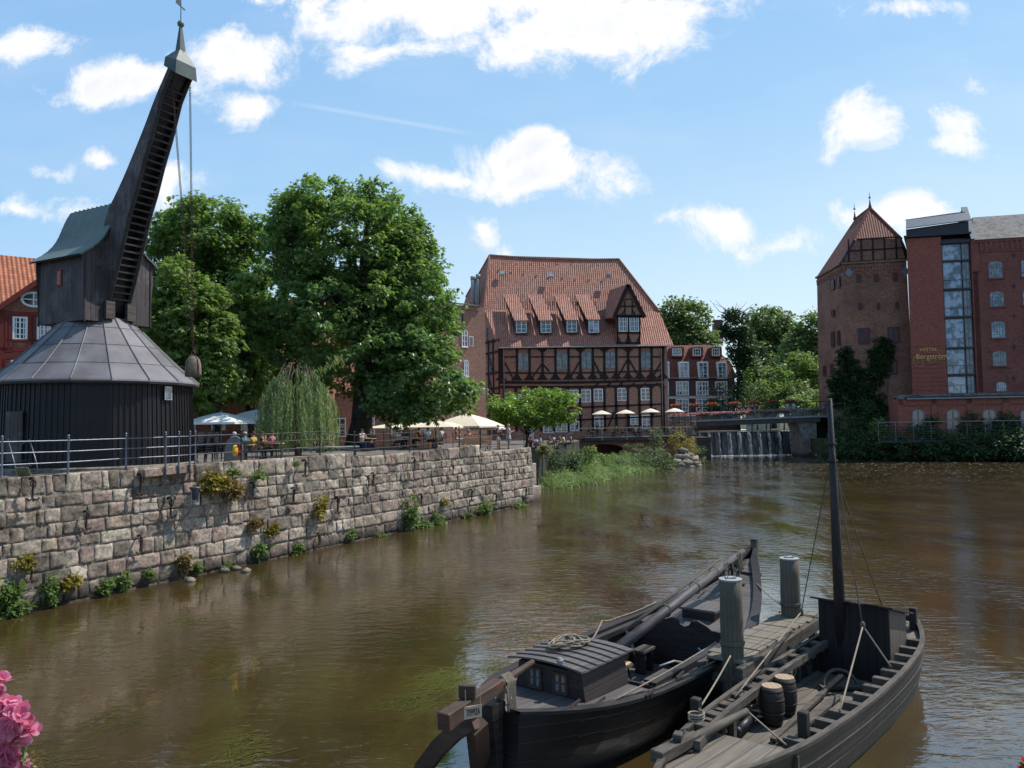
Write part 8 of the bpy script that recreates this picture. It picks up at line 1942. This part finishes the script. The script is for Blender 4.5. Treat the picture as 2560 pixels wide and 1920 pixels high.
    m = MB(); m.tube([(-w_ / 2, 0, .08), (-w_ / 2, .02, .3)], .006, 4); m.tube([(w_ / 2, 0, .08), (w_ / 2, .02, .3)], .006, 4); m.build('cord', ROPE, o)
    # cleats, rings
    for px, py in ((1500, 1757), (1625, 1735), (1437, 1763), (1700, 1690)):
        p = q(px, py, 1.02); m = MB(); m.tube([p + V((-.14, 0, .0)), p + V((.14, 0, .04))], .025, 6); m.bx(p.x - .03, p.x + .03, p.y - .03, p.y + .03, p.z - .06, p.z); m.build('cleat', IRON, r)
    m = MB(); p = q(1470, 1850, .35); m.tube([p + V((.07 * math.cos(t), -.06, .09 * math.sin(t))) for t in np.linspace(0, 6.28, 12)], .014, 5); m.build('mooring_ring', IRON, r)
    # pump rail in the hold
    m = MB(); m.tube([(5.9, -.95, .75), (5.2, -.6, .62), (4.7, -.55, .78), (4.2, -.5, .8)], .02, 5); m.tube([(5.9, -.9, .55), (4.2, -.45, .6)], .018, 5); m.build('iron_rail', LEADW, r, smooth=True)
    # loose things aboard
    W = lambda p: B.mi @ V(p)
    for px, py, lab in ((1561, 1660, 'round wooden stool beside the cabin in the black barge'), (1720, 1679, 'round wooden stool furthest forward in the hold of the black barge'), (1668, 1708, 'round wooden stool near the side deck of the black barge')):
        p = Z(px, py, .58); s = empty('stool', (p.x, p.y, .12), 0, lab, 'stool', 'round stools in the barge hold'); m = MB(); m.lathe([(.17, .43), (.18, .45), (.17, .47)], 16); m.build('seat', BARL if False else PINE, s)
        for k in range(3): m = MB(); a_ = k * 2.1; m.tube([(.06 * math.cos(a_), .06 * math.sin(a_), .43), (.15 * math.cos(a_), .15 * math.sin(a_), 0)], .02, 5); m.build('leg', BOATW, s)
    for px, py, l_, h_, lab in ((1650, 1690, .8, .3, 'low dark bench across the barge hold'), (1610, 1640, .5, .45, 'dark plank seat on the far side of the barge hold')):
        p = Z(px, py, .45); s = empty('boat_bench', (p.x, p.y, .12), B.rz, lab, 'bench'); m = MB(); m.bx(-l_ / 2, l_ / 2, -.14, .14, h_, h_ + .05); m.build('seat', BOATG, s)
        for x in (-l_ / 2 + .1, l_ / 2 - .1): m = MB(); m.bx(x - .03, x + .03, -.12, .12, 0, h_); m.build('leg', BOATW, s)
    m = MB(); p = Z(1745, 1620, .75); m.tube([(0, 0, 0), (.1, -.05, -.13)], .018, 6); tag(m.build('bottle', CL(.05, .2, .5), None, loc=p), 'small bright blue bottle hanging at the bulkhead of the barge', 'bottle')
    coil('rope_coil', 'tangled pale rope heap on the cabin roof of the black barge', W(((x0 + x1) / 2 + .1, (yl + yr) / 2 + .12, 1.56)), .3, .2, .1, 11, .014, None, B.rz, .3, 3)
    m = MB(); p = Z(1400, 1652, 1.6); m.lathe([(.05, 0), (.06, .06), (.03, .1)], 8); tag(m.build('deck_lamp', LEADW, None, loc=(p.x, p.y, 1.55)), 'little round metal lamp on the edge of the cabin roof', 'lamp')
    # hanging hank on the tiller
    hp = t0.lerp(t1, .66)
    for k in range(7): rope('hanging_rope', 'pale rope hank slung over the tiller beside the cabin' if k == 0 else None, [W(hp + V((.03 * k - .1, .1, -.02))), W(hp + V((.03 * k - .1, 0, .09))), W(hp + V((.03 * k - .12, -.12, -.1))), W(hp + V((.03 * k - .13, -.13, -.42 - .02 * (k % 3)))), W(hp + V((.03 * k - .08, -.16, -.2)))], .012) if k == 0 else None
    path = []
    for k in range(8):
        o_ = .025 * k - .1; path += [hp + V((o_, .1, -.3 - .03 * (k % 3))), hp + V((o_, .1, .0)), hp + V((o_ + .005, .0, .095)), hp + V((o_ + .01, -.1, .0)), hp + V((o_ + .01, -.12, -.42 - .04 * (k % 2))), hp + V((o_ + .02, -.05, -.5))]
    rope('hanging_rope', 'thick hank of pale rope slung over the tiller beside the cabin window', [W(p) for p in path], .011)
    bm = a.lerp(b, .9); 
    for sd_, f, lab in ((5, .93, 'rope wound round the tip of the lowered mast'), (9, .8, 'pale rope hanks hanging below the lowered mast near the bow')):
        c0 = a.lerp(b, f); path = []
        for k in range(9):
            t_ = k * 2.1; path += [c0 + V((.03 * k - .12, .13 * math.cos(t_), .13 * math.sin(t_))), c0 + V((.03 * k - .1, -.12, -.25 - .35 * rng.random()))]
        rope('rope_hank', lab, [W(p) for p in path], .013)
    for f in (.32, .55, .72): 
        c0 = a.lerp(b, f); m = MB(); m.tube([c0 + V((.0, .13 * math.cos(t) + .02, .13 * math.sin(t))) for t in np.linspace(0, 18, 40)], .012, 4); m.build('lashing', ROPE, r)
    rope('sheet_rope', 'long pale rope running along the lowered mast toward the far gunwale', [W(q(1478, 1602, 1.0)), W(q(1505, 1552, 1.05)), W(q(1540, 1545, 1.05)), W(q(1640, 1505, 1.2))], .016, None, .03)
    # mooring lines
    rope('mooring_rope', 'taut pale rope from the barge side cleat up to the left pile', [Z(1522, 1757, 1.03), P(1790, 1606, 14.1)], .014, None, .03)
    rope('mooring_rope', 'rope along the near side deck of the barge', [Z(1500, 1757, 1.03), Z(1560, 1740, 1.02), Z(1640, 1722, 1.02), Z(1790, 1652, 1.05)], .013, ROPED, .0)
    return B
EW = ewer()

def prahm():
    d = V((.655, .756, 0)).normalized(); O = (2.2, 10.28)
    r = empty('open_barge', (*O, 0), math.atan2(d.y, d.x), 'brown clinker built open barge with standing mast, black hut and two barrels', 'boat'); B = Boat(r, O, d); q = B.q; W = lambda p: B.mi @ V(p)
    st = [(-.6, .18, .98), (-.2, .36, .95), (.5, .6, .9), (1.9, .86, .86), (4, 1.0, .85), (6, 1.02, .87), (7.6, .94, .93), (8.5, .74, 1.03), (9.2, .4, 1.15)]
    L, hb, sz = hull_mesh(r, st, HULLB, capw=.09, capmat=BOATG, flare=.18)
    # clinker laps on the outside
    for sg in (-1, 1):
        for lv in (.32, .62):
            m = MB(); m.tube([(L[i], sg * (hb[i] * (1 - .18 * (lv if lv < .5 else lv)) + .015), sz[i] * (1 - lv)) for i in range(len(L))], .028, 4); m.build('strake', HULLB, r)
    deckpart(r, L, hb, sz, -.5, 1.55, -.05, DECKG, 'fore_platform', crown=.02); deckpart(r, L, hb, sz, 1.5, 8.2, 0, DECKG, 'floor', zf=.36, crown=0, inset=.1); deckpart(r, L, hb, sz, 8.0, 9.1, -.08, DECKG, 'stern_platform', crown=.02)
    m = MB(); m.prism([V((1.5, -.82, .34)), V((1.5, .82, .34)), V((1.5, .82, .82)), V((1.5, -.82, .82))], (.05, 0, 0)); m.build('bulkhead', BOATG, r)
    # ribs with heads at the rail
    for i in range(13):
        x = 1.9 + i * .5
        for sg in (-1, 1):
            h = float(np.interp(x, L, hb)); z = float(np.interp(x, L, sz)); m = MB(); m.beam((x, sg * (h - .12), .38), (x, sg * (h - .13), z + .0), .12, .1, (1, 0, 0))
            if sg < 0: m.bx(x - .07, x + .07, -(h - .05), -(h - .36), z - .12, z + .03)
            m.build('rib', BOATG, r)
    # inner rail and spacer blocks along the left side
    m = MB(); xs = np.linspace(.7, 7.6, 24); pts = [(x, float(np.interp(x, L, hb)) - .36, float(np.interp(x, L, sz)) + .05) for x in xs]
    for p, n_ in zip(pts, pts[1:]): m.beam(p, n_, .09, .12, (0, 0, 1))
    m.build('inner_rail', BOATG, r)
    for i in range(13): m = MB(); x = 1.05 + i * .52; h = float(np.interp(x, L, hb)); z = float(np.interp(x, L, sz)); m.bx(x - .09, x + .09, h - .33, h - .04, z - .12, z + .04); m.build('spacer_block', BOATG, r, bevel=.01)
    for x in (1.0, 2.3, 3.6, 4.9): h = float(np.interp(x, L, hb)); m = MB(); m.bx(x - .05, x + .05, h - .42, h - .34, .38, .85); m.build('stanchion', BOATG, r)
    # bollard posts
    for px, py, z in ((1741, 1802, .9), (2010, 1838, .88), (2284, 1560, 1.1)):
        p = q(px, py, z); m = MB(); m.bx(p.x - .07, p.x + .07, p.y - .07, p.y + .07, z - .35, z + .34); m.build('bitt', BOATW, r, bevel=.015)
    # hut
    hx, y0, y1, zt = 6.75, -.55, .75, 1.80; mats = HULL
    m = MB(); m.hexa([V(p) for p in ((hx, y0, .36), (hx + 1.15, y0, .36), (hx + 1.15, y1, .36), (hx, y1, .36), (hx, y0, zt), (hx + 1.15, y0, zt - .31), (hx + 1.15, y1, zt - .31), (hx, y1, zt))]); m.build('hut_wall', m_plank('hut_planks', (.0075, .007, .007), (.02, .018, .018), .16, 'u', .6, 1, .8, spec=.3), r)
    m = MB(); m.prism([(hx + .02, y0 - .025, .4), (hx + 1.1, y0 - .025, .4), (hx + 1.1, y0 - .025, zt - .33), (hx + .02, y0 - .025, zt - .03)], (0, .022, 0))
    m.build('hut_side', m_plank('hut_lit_planks', (.075, .06, .045), (.16, .13, .1), .12, 'u', .7, 1, .8), r)  # sunlit side of the hut: the light is put into paler planks
    for k in range(6): m = MB(); a = y0 - .12 + (y1 - y0 + .24) * k / 6; m.prism([V((hx - .12, a, zt + .015 + .012 * (k % 2))), V((hx - .12, a + .26, zt + .015 + .012 * (k % 2))), V((hx + 1.3, a + .26, zt - .34 + .012 * (k % 2))), V((hx + 1.3, a, zt - .34 + .012 * (k % 2)))], (0, 0, .03)); m.build('hut_roof', BOATW, r)
    # mast
    mb_, mt_ = q(2107, 1683, .36), B.inv @ P(2074, 997, 14.95); m = MB(); m.tube([mb_, mb_.lerp(mt_, .45), mt_], [.12, .095, .042], 4 + 8); m.build('mast', BOATW, r, smooth=True)
    for f, rr_ in ((.78, .09), (.84, .085)): c = mb_.lerp(mt_, f); m = MB(); m.lathe([(rr_, -.02), (rr_ + .01, .0), (rr_, .03)], 10, c); m.build('mast_band', IRON, r)
    # steering beam on the near end
    t0, t1 = q(1640, 1893, .98), q(1868, 1778, 1.0); m = MB(); m.beam(t0, t0.lerp(t1, .42), .2, .16, (0, 0, 1), w2=.15, h2=.13); m.tube([t0.lerp(t1, .4), t1], [.075, .055], 8); m.box(t0.lerp(t1, .22) + V((0, 0, .13)), (.16, .12, .1), .3); m.build('tiller', BOATG, r, bevel=.012)
    m = MB(); p = t0.lerp(t1, .3); m.lathe([(.11, .1), (.11, .9)], 10, (p.x, p.y, 0)); m.build('rudder_stock', BOATW, r)
    # things lying aboard
    for px, py, lab in ((1929, 1716, 'nearer brown barrel with pale round lid on the open barge'), (1961, 1694, 'farther brown barrel with pale round lid on the open barge')):
        p = Z(px, py, .98); s = empty('barrel', (p.x, p.y, .37), 0, lab, 'barrel', 'barrels on the open barge'); m = MB(); m.lathe([(.15, 0), (.185, .15), (.2, .3), (.19, .46), (.17, .61)], 18); m.build('staves', BARW, s, smooth=True)
        m = MB(); m.lathe([(.158, .6), (.158, .628)], 18); m.build('lid', BARL, s)
        for z_, r_ in ((.06, .168), (.2, .195), (.42, .196), (.56, .18)): m = MB(); m.lathe([(r_, z_ - .018), (r_ + .004, z_), (r_, z_ + .018)], 18); m.build('hoop', BARW, s, smooth=True)
    coil('rope_coil', 'heap of pale rope on the floor of the open barge beside the fender', Z(1905, 1790, .42), .2, .14, .16, 9, .018, None, .6, .35, 8)
    a, b = Z(1845, 1828, .5), Z(1885, 1785, .52); m = MB(); m.tube([(0, 0, 0), b - a], .075, 10); m.ball((0, 0, 0), .075, 8, 6); tag(m.build('fender', DKMET, None, smooth=True, loc=a), 'dark cylindrical fender lying on the barge floor', 'fender')
    for i, (x0_, y0_, x1_, y1_, w, lab) in enumerate(((1932, 1850, 2060, 1730, .09, 'long slender sweep oar lying on the barge floor'), (1955, 1855, 2090, 1745, .16, 'heavy grey plank lying along the barge floor'), (2060, 1730, 2105, 1690, .12, 'dark oar blade leaning toward the mast foot'))):
        a, b = Z(x0_, y0_, .42), Z(x1_, y1_, .46 + .1 * i); m = MB(); m.beam((0, 0, 0), b - a, w, .05); m.tube([(b - a) * .6, (b - a) * 1.05], .03, 6); tag(m.build('oar' if i != 1 else 'plank', BOATG if i < 2 else BOATW, None, loc=a), lab, 'oar' if i != 1 else 'plank')
    a = Z(2105, 1720, .4); m = MB(); m.tube([(.32 * math.cos(t) + 0, .32 * math.sin(t) * .6, .28 * math.sin(t)) for t in np.linspace(0, PI, 10)], .035, 5); m.bx(-.4, .4, -.1, .1, 0, .05); tag(m.build('windlass_hoop', BOATG, None, loc=a), 'curved wooden hoop lying beside the mast foot', 'hoop')
    coil('rope_coil', 'loose rope loops on the stern platform behind the hut', W((8.55, -.1, 1.0)), .22, .16, .06, 6, .014, None, 0, .4, 5)
    m = MB(); p = W((8.75, .12, .98)); m.lathe([(.15, 0), (.16, .3), (.18, .32), (.18, .36)], 14); tag(m.build('mooring_bollard', BOATW, None, loc=p), 'squat round wooden bollard on the stern platform of the open barge', 'bollard')
    # stays and lines
    top = W(mb_.lerp(mt_, .82)); b2 = W(mb_.lerp(mt_, .86)); j = P(2003, 1530, 16.2); k1 = P(2157, 1565, 14.6)
    rope('stay_rope', 'mast stay running down left to the outer end of the jetty', [top, j], .011, ROPED, 0); rope('stay_rope', 'pale stay continuing from the jetty end to the left rail of the open barge', [j, Z(1838, 1742, .95)], .014, None, .0)
    rope('stay_rope', 'mast stay running down right to the knotted eye before the hut', [b2, k1], .011, ROPED, 0); rope('stay_rope', 'pale leg of the knotted stay down to the near right rail', [k1, Z(2100, 1778, .9)], .015, None, 0); rope('stay_rope', 'pale leg of the knotted stay down to the rail beside the hut', [k1, Z(2228, 1668, .93)], .014, None, 0)
    rope('stay_rope', 'farthest right mast stay ending on the hut roof', [W(mb_.lerp(mt_, .76)), W((hx + .7, y0 + .3, zt - .12))], .011, ROPED, 0)
    m = MB(); m.ball((0, 0, 0), .05, 8, 6, sz=1.8); tag(m.build('stay_knot', ROPED, None, smooth=True, loc=k1), 'knotted eye where the right mast stay divides before the hut', 'knot')
    m = MB(); m.ball((0, 0, 0), .05, 8, 6, sz=1.8); tag(m.build('stay_knot', ROPED, None, smooth=True, loc=j), 'knotted eye of the left mast stay at the jetty end', 'knot')
    rope('stay_rope', 'rope from the near left bitt of the open barge up to the left pile', [Z(1748, 1772, 1.1), P(1826, 1640, 13.9)], .015, None, .02)
    rope('mooring_cable', 'long thin cable leading from the open barge across the water to the right bank', [W((8.75, .12, 1.25)), Z(2400, 1545, .3), Z(2620, 1580, .2)], .009, ROPED, .05)
    rope('tiller_rope', 'rope from the tiller tip down to the platform edge of the open barge', [W(t1), Z(1965, 1862, .9)], .013, None, 0)
    rope('hanging_line', 'slack line hanging inside the left rail of the open barge', [Z(1995, 1640, .85), Z(1985, 1690, .6), Z(1950, 1700, .75)], .012, None, .08)
    c = q(1741, 1800, 1.08); m = MB(); m.tube([W(c + V((.11 * math.cos(t), .11 * math.sin(t), .006 * t))) - W(c) for t in np.linspace(0, 19, 50)], .014, 5); tag(m.build('rope_turns', ROPE, None, smooth=True, loc=W(c)), 'turns of pale rope round the near left bitt of the open barge', 'rope')
prahm()

# jetty with two piles
def jetty():
    a0, a1 = Z(1838, 1645, 1.12), Z(2008, 1545, 1.08); d = (a1 - a0).normalized(); d.z = 0; rz = math.atan2(d.y, d.x); Ln = (a1 - a0).length
    r = empty('jetty', (a0.x, a0.y, 0), rz, 'narrow weathered plank jetty between the two mooring piles', 'jetty'); rr = random.Random(4); x = -.15; k = 0
    while x < Ln + .1:
        w = .2 + rr.random() * .18; m = MB(); m.box((x + w / 2, .16 + rr.uniform(-.03, .03), 1.10 + rr.uniform(-.012, .012)), (w - .02, .74 + rr.uniform(-.06, .06), .06), rr.uniform(-.02, .02)); m.build('plank', PLNK, r, bevel=.008); x += w
    m = MB(); m.beam((-.4, -.22, .95), (Ln + .35, -.22, .95), .14, .26); m.build('side_beam', BOATG, r, bevel=.02)
    m = MB(); m.beam((-.4, .5, .95), (Ln + .2, .5, .95), .12, .22); m.build('side_beam', BOATG, r)
    for xx in (-.1, Ln * .97): m = MB(); m.beam((xx, -.3, .78), (xx, .6, .78), .14, .14); m.build('cross_beam', BOATG, r)
    for xx in (.3, Ln - .3): m = MB(); m.lathe([(.12, -.6), (.11, .9)], 8, (xx, .15, 0)); m.build('support_post', BOATW, r)
    for px, py, Y, w, z1, lab in ((1826, 1440, 14.4, 55, 1.9, 'nearer thick mooring pile with white cap beside the black barge'), (1973, 1388, 17.3, 46, 1.9, 'farther thick mooring pile with white cap at the end of the jetty')):
        t = P(px, py + 8, Y); R_ = w * Y / FPX / 2; rp = empty('mooring_pile', (t.x, t.y, 0), 0, lab, 'pile', 'mooring piles at the jetty'); m = MB(); K = 9
        m.lathe([(R_ * (1.0 + .03 * math.sin(i * 2.1)), -.8 + (t.z + .8) * i / K) for i in range(K + 1)], 16); m.build('shaft', PILE, rp, smooth=True)
        m = MB(); m.lathe([(R_ * 1.0, t.z - .02), (R_ * 1.03, t.z + .012), (.001, t.z + .03)], 16); m.box((0, 0, t.z + .035), (R_ * .9, R_ * .7, .02)); 
        for i in range(5): m.box((R_ * .45 * math.cos(i * 1.3), R_ * .45 * math.sin(i * 1.3), t.z + .08), (.012, .012, .1))
        m.build('cap', PILEC, rp)
        m = MB(); m.tube([(R_ * 1.05 * math.cos(a), R_ * 1.05 * math.sin(a), 1.35 + .02 * a / 6) for a in np.linspace(0, 18.8, 44)], .016, 5); m.build('rope_turns', ROPED, rp, smooth=True)
    rope('mooring_rope', 'pale rope from the bow of the black barge to the farther pile', [Z(1893, 1460, 1.55), P(1952, 1512, 17.2)], .013, None, .03)
    rope('mooring_rope', 'pale rope from the jetty end to the side of the hut', [P(2005, 1538, 16.6), P(2055, 1546, 15.9)], .012, None, .01)
    p = Z(1868, 1680, .4); m = MB(); m.tube([(.16 * math.cos(t), .05 * math.sin(t * 0), .16 * math.sin(t)) for t in np.linspace(0, 6.28, 17)], .07, 8); o = m.build('tyre_fender', DKMET, None, smooth=True, loc=(p.x, p.y, .45)); o.rotation_euler = (0, 0, -.5); tag(o, 'old black tyre hanging as a fender below the jetty', 'tyre')
jetty()

# tall thin dark post in the river before the tower is the barge mast; geraniums on the near parapet
def geranium(px, py, Y, label, seedlist, scale=1.0, mat=F_PINK, dry=True):
    c = P(px, py, Y); r = empty('geranium', (c.x, c.y, c.z - .25), 0, label, 'flower'); pts = []; F = []; Nn = []; sz = []; vals = []
    for (dx, dz, rad, n) in seedlist:
        for i in range(n):
            d = _n(rng.normal(size=3)); d[1] = -abs(d[1]) * .9; d = _n(d); p = np.array([dx, 0, .25 + dz]) + d * rad * (.7 + .4 * rng.random())
            t = _n(np.cross(d, rng.normal(size=3)))
            for k in range(5):
                an = k * 1.2566; s = _n(np.cross(d, t)); f = t * math.cos(an) + s * math.sin(an); pts.append(p); F.append(_n(f + d * .35)); Nn.append(_n(d + rng.normal(size=3) * .15)); sz.append(.0125 * scale * (.8 + .4 * rng.random())); vals.append(np.clip(.5 + .3 * rng.normal(), 0, 1))
    C = np.array(pts); Fv = np.array(F); Nv = np.array(Nn); Sv = _n(np.cross(Fv, Nv)); Nv = np.cross(Sv, Fv); s_ = np.array(sz)[:, None]; q_ = []
    for fw, sw, up in ((0, 0, 0), (.38, .3, .02), (.72, .48, .1), (1.0, .36, .24), (1.1, 0, .3), (1.0, -.36, .24), (.72, -.48, .1), (.38, -.3, .02)): q_.append(C + s_ * (Fv * fw + Sv * sw + Nv * up))
    npmesh('blossom', np.stack(q_, 1).reshape(-1, 3), 8, mat, vals, r)
    m = MB()
    for dx, dz, rad, n in seedlist:
        m.tube([(dx * .3, .01, -.3), (dx * .8, .0, .05), (dx, 0, .25 + dz)], .003, 5)
        for k in range(7): a = rng.normal(size=3) * rad * .5; m.tube([(dx, 0, .25 + dz - rad * .6), (dx + a[0], a[1], .25 + dz + a[2])], .0012, 4)
    m.build('stem', m_plain('green_stem', (.12, .22, .05), .6), r, smooth=True)
    if dry:
        dx, dz, rad = seedlist[-1][0] + .028, seedlist[-1][1] + .006, .014
        pts = np.array([dx, 0, .25 + dz]) + rng.normal(size=(60, 3)) * (.008, .006, .014); v = leafset(pts, _n(rng.normal(size=(60, 3))), _n(rng.normal(size=(60, 3))), .008 + 0 * pts[:, 0], 1, .6, .2); npmesh('withered_blossom', v, 4, L_RUST, rng.random(60), r)
geranium(20, 1830, 1.25, 'pink geranium heads on the near parapet in the lower left corner', [(-.012, .072, .012, 12), (.008, .02, .024, 36), (-.022, .03, .02, 24), (.026, -.0, .013, 12), (-.012, -.038, .026, 50), (.006, -.055, .016, 20)], .95)
geranium(2556, 1908, 1.6, 'tiny red flower tip at the lower right corner', [(0, 0, .006, 4)], .8, F_RED, False)
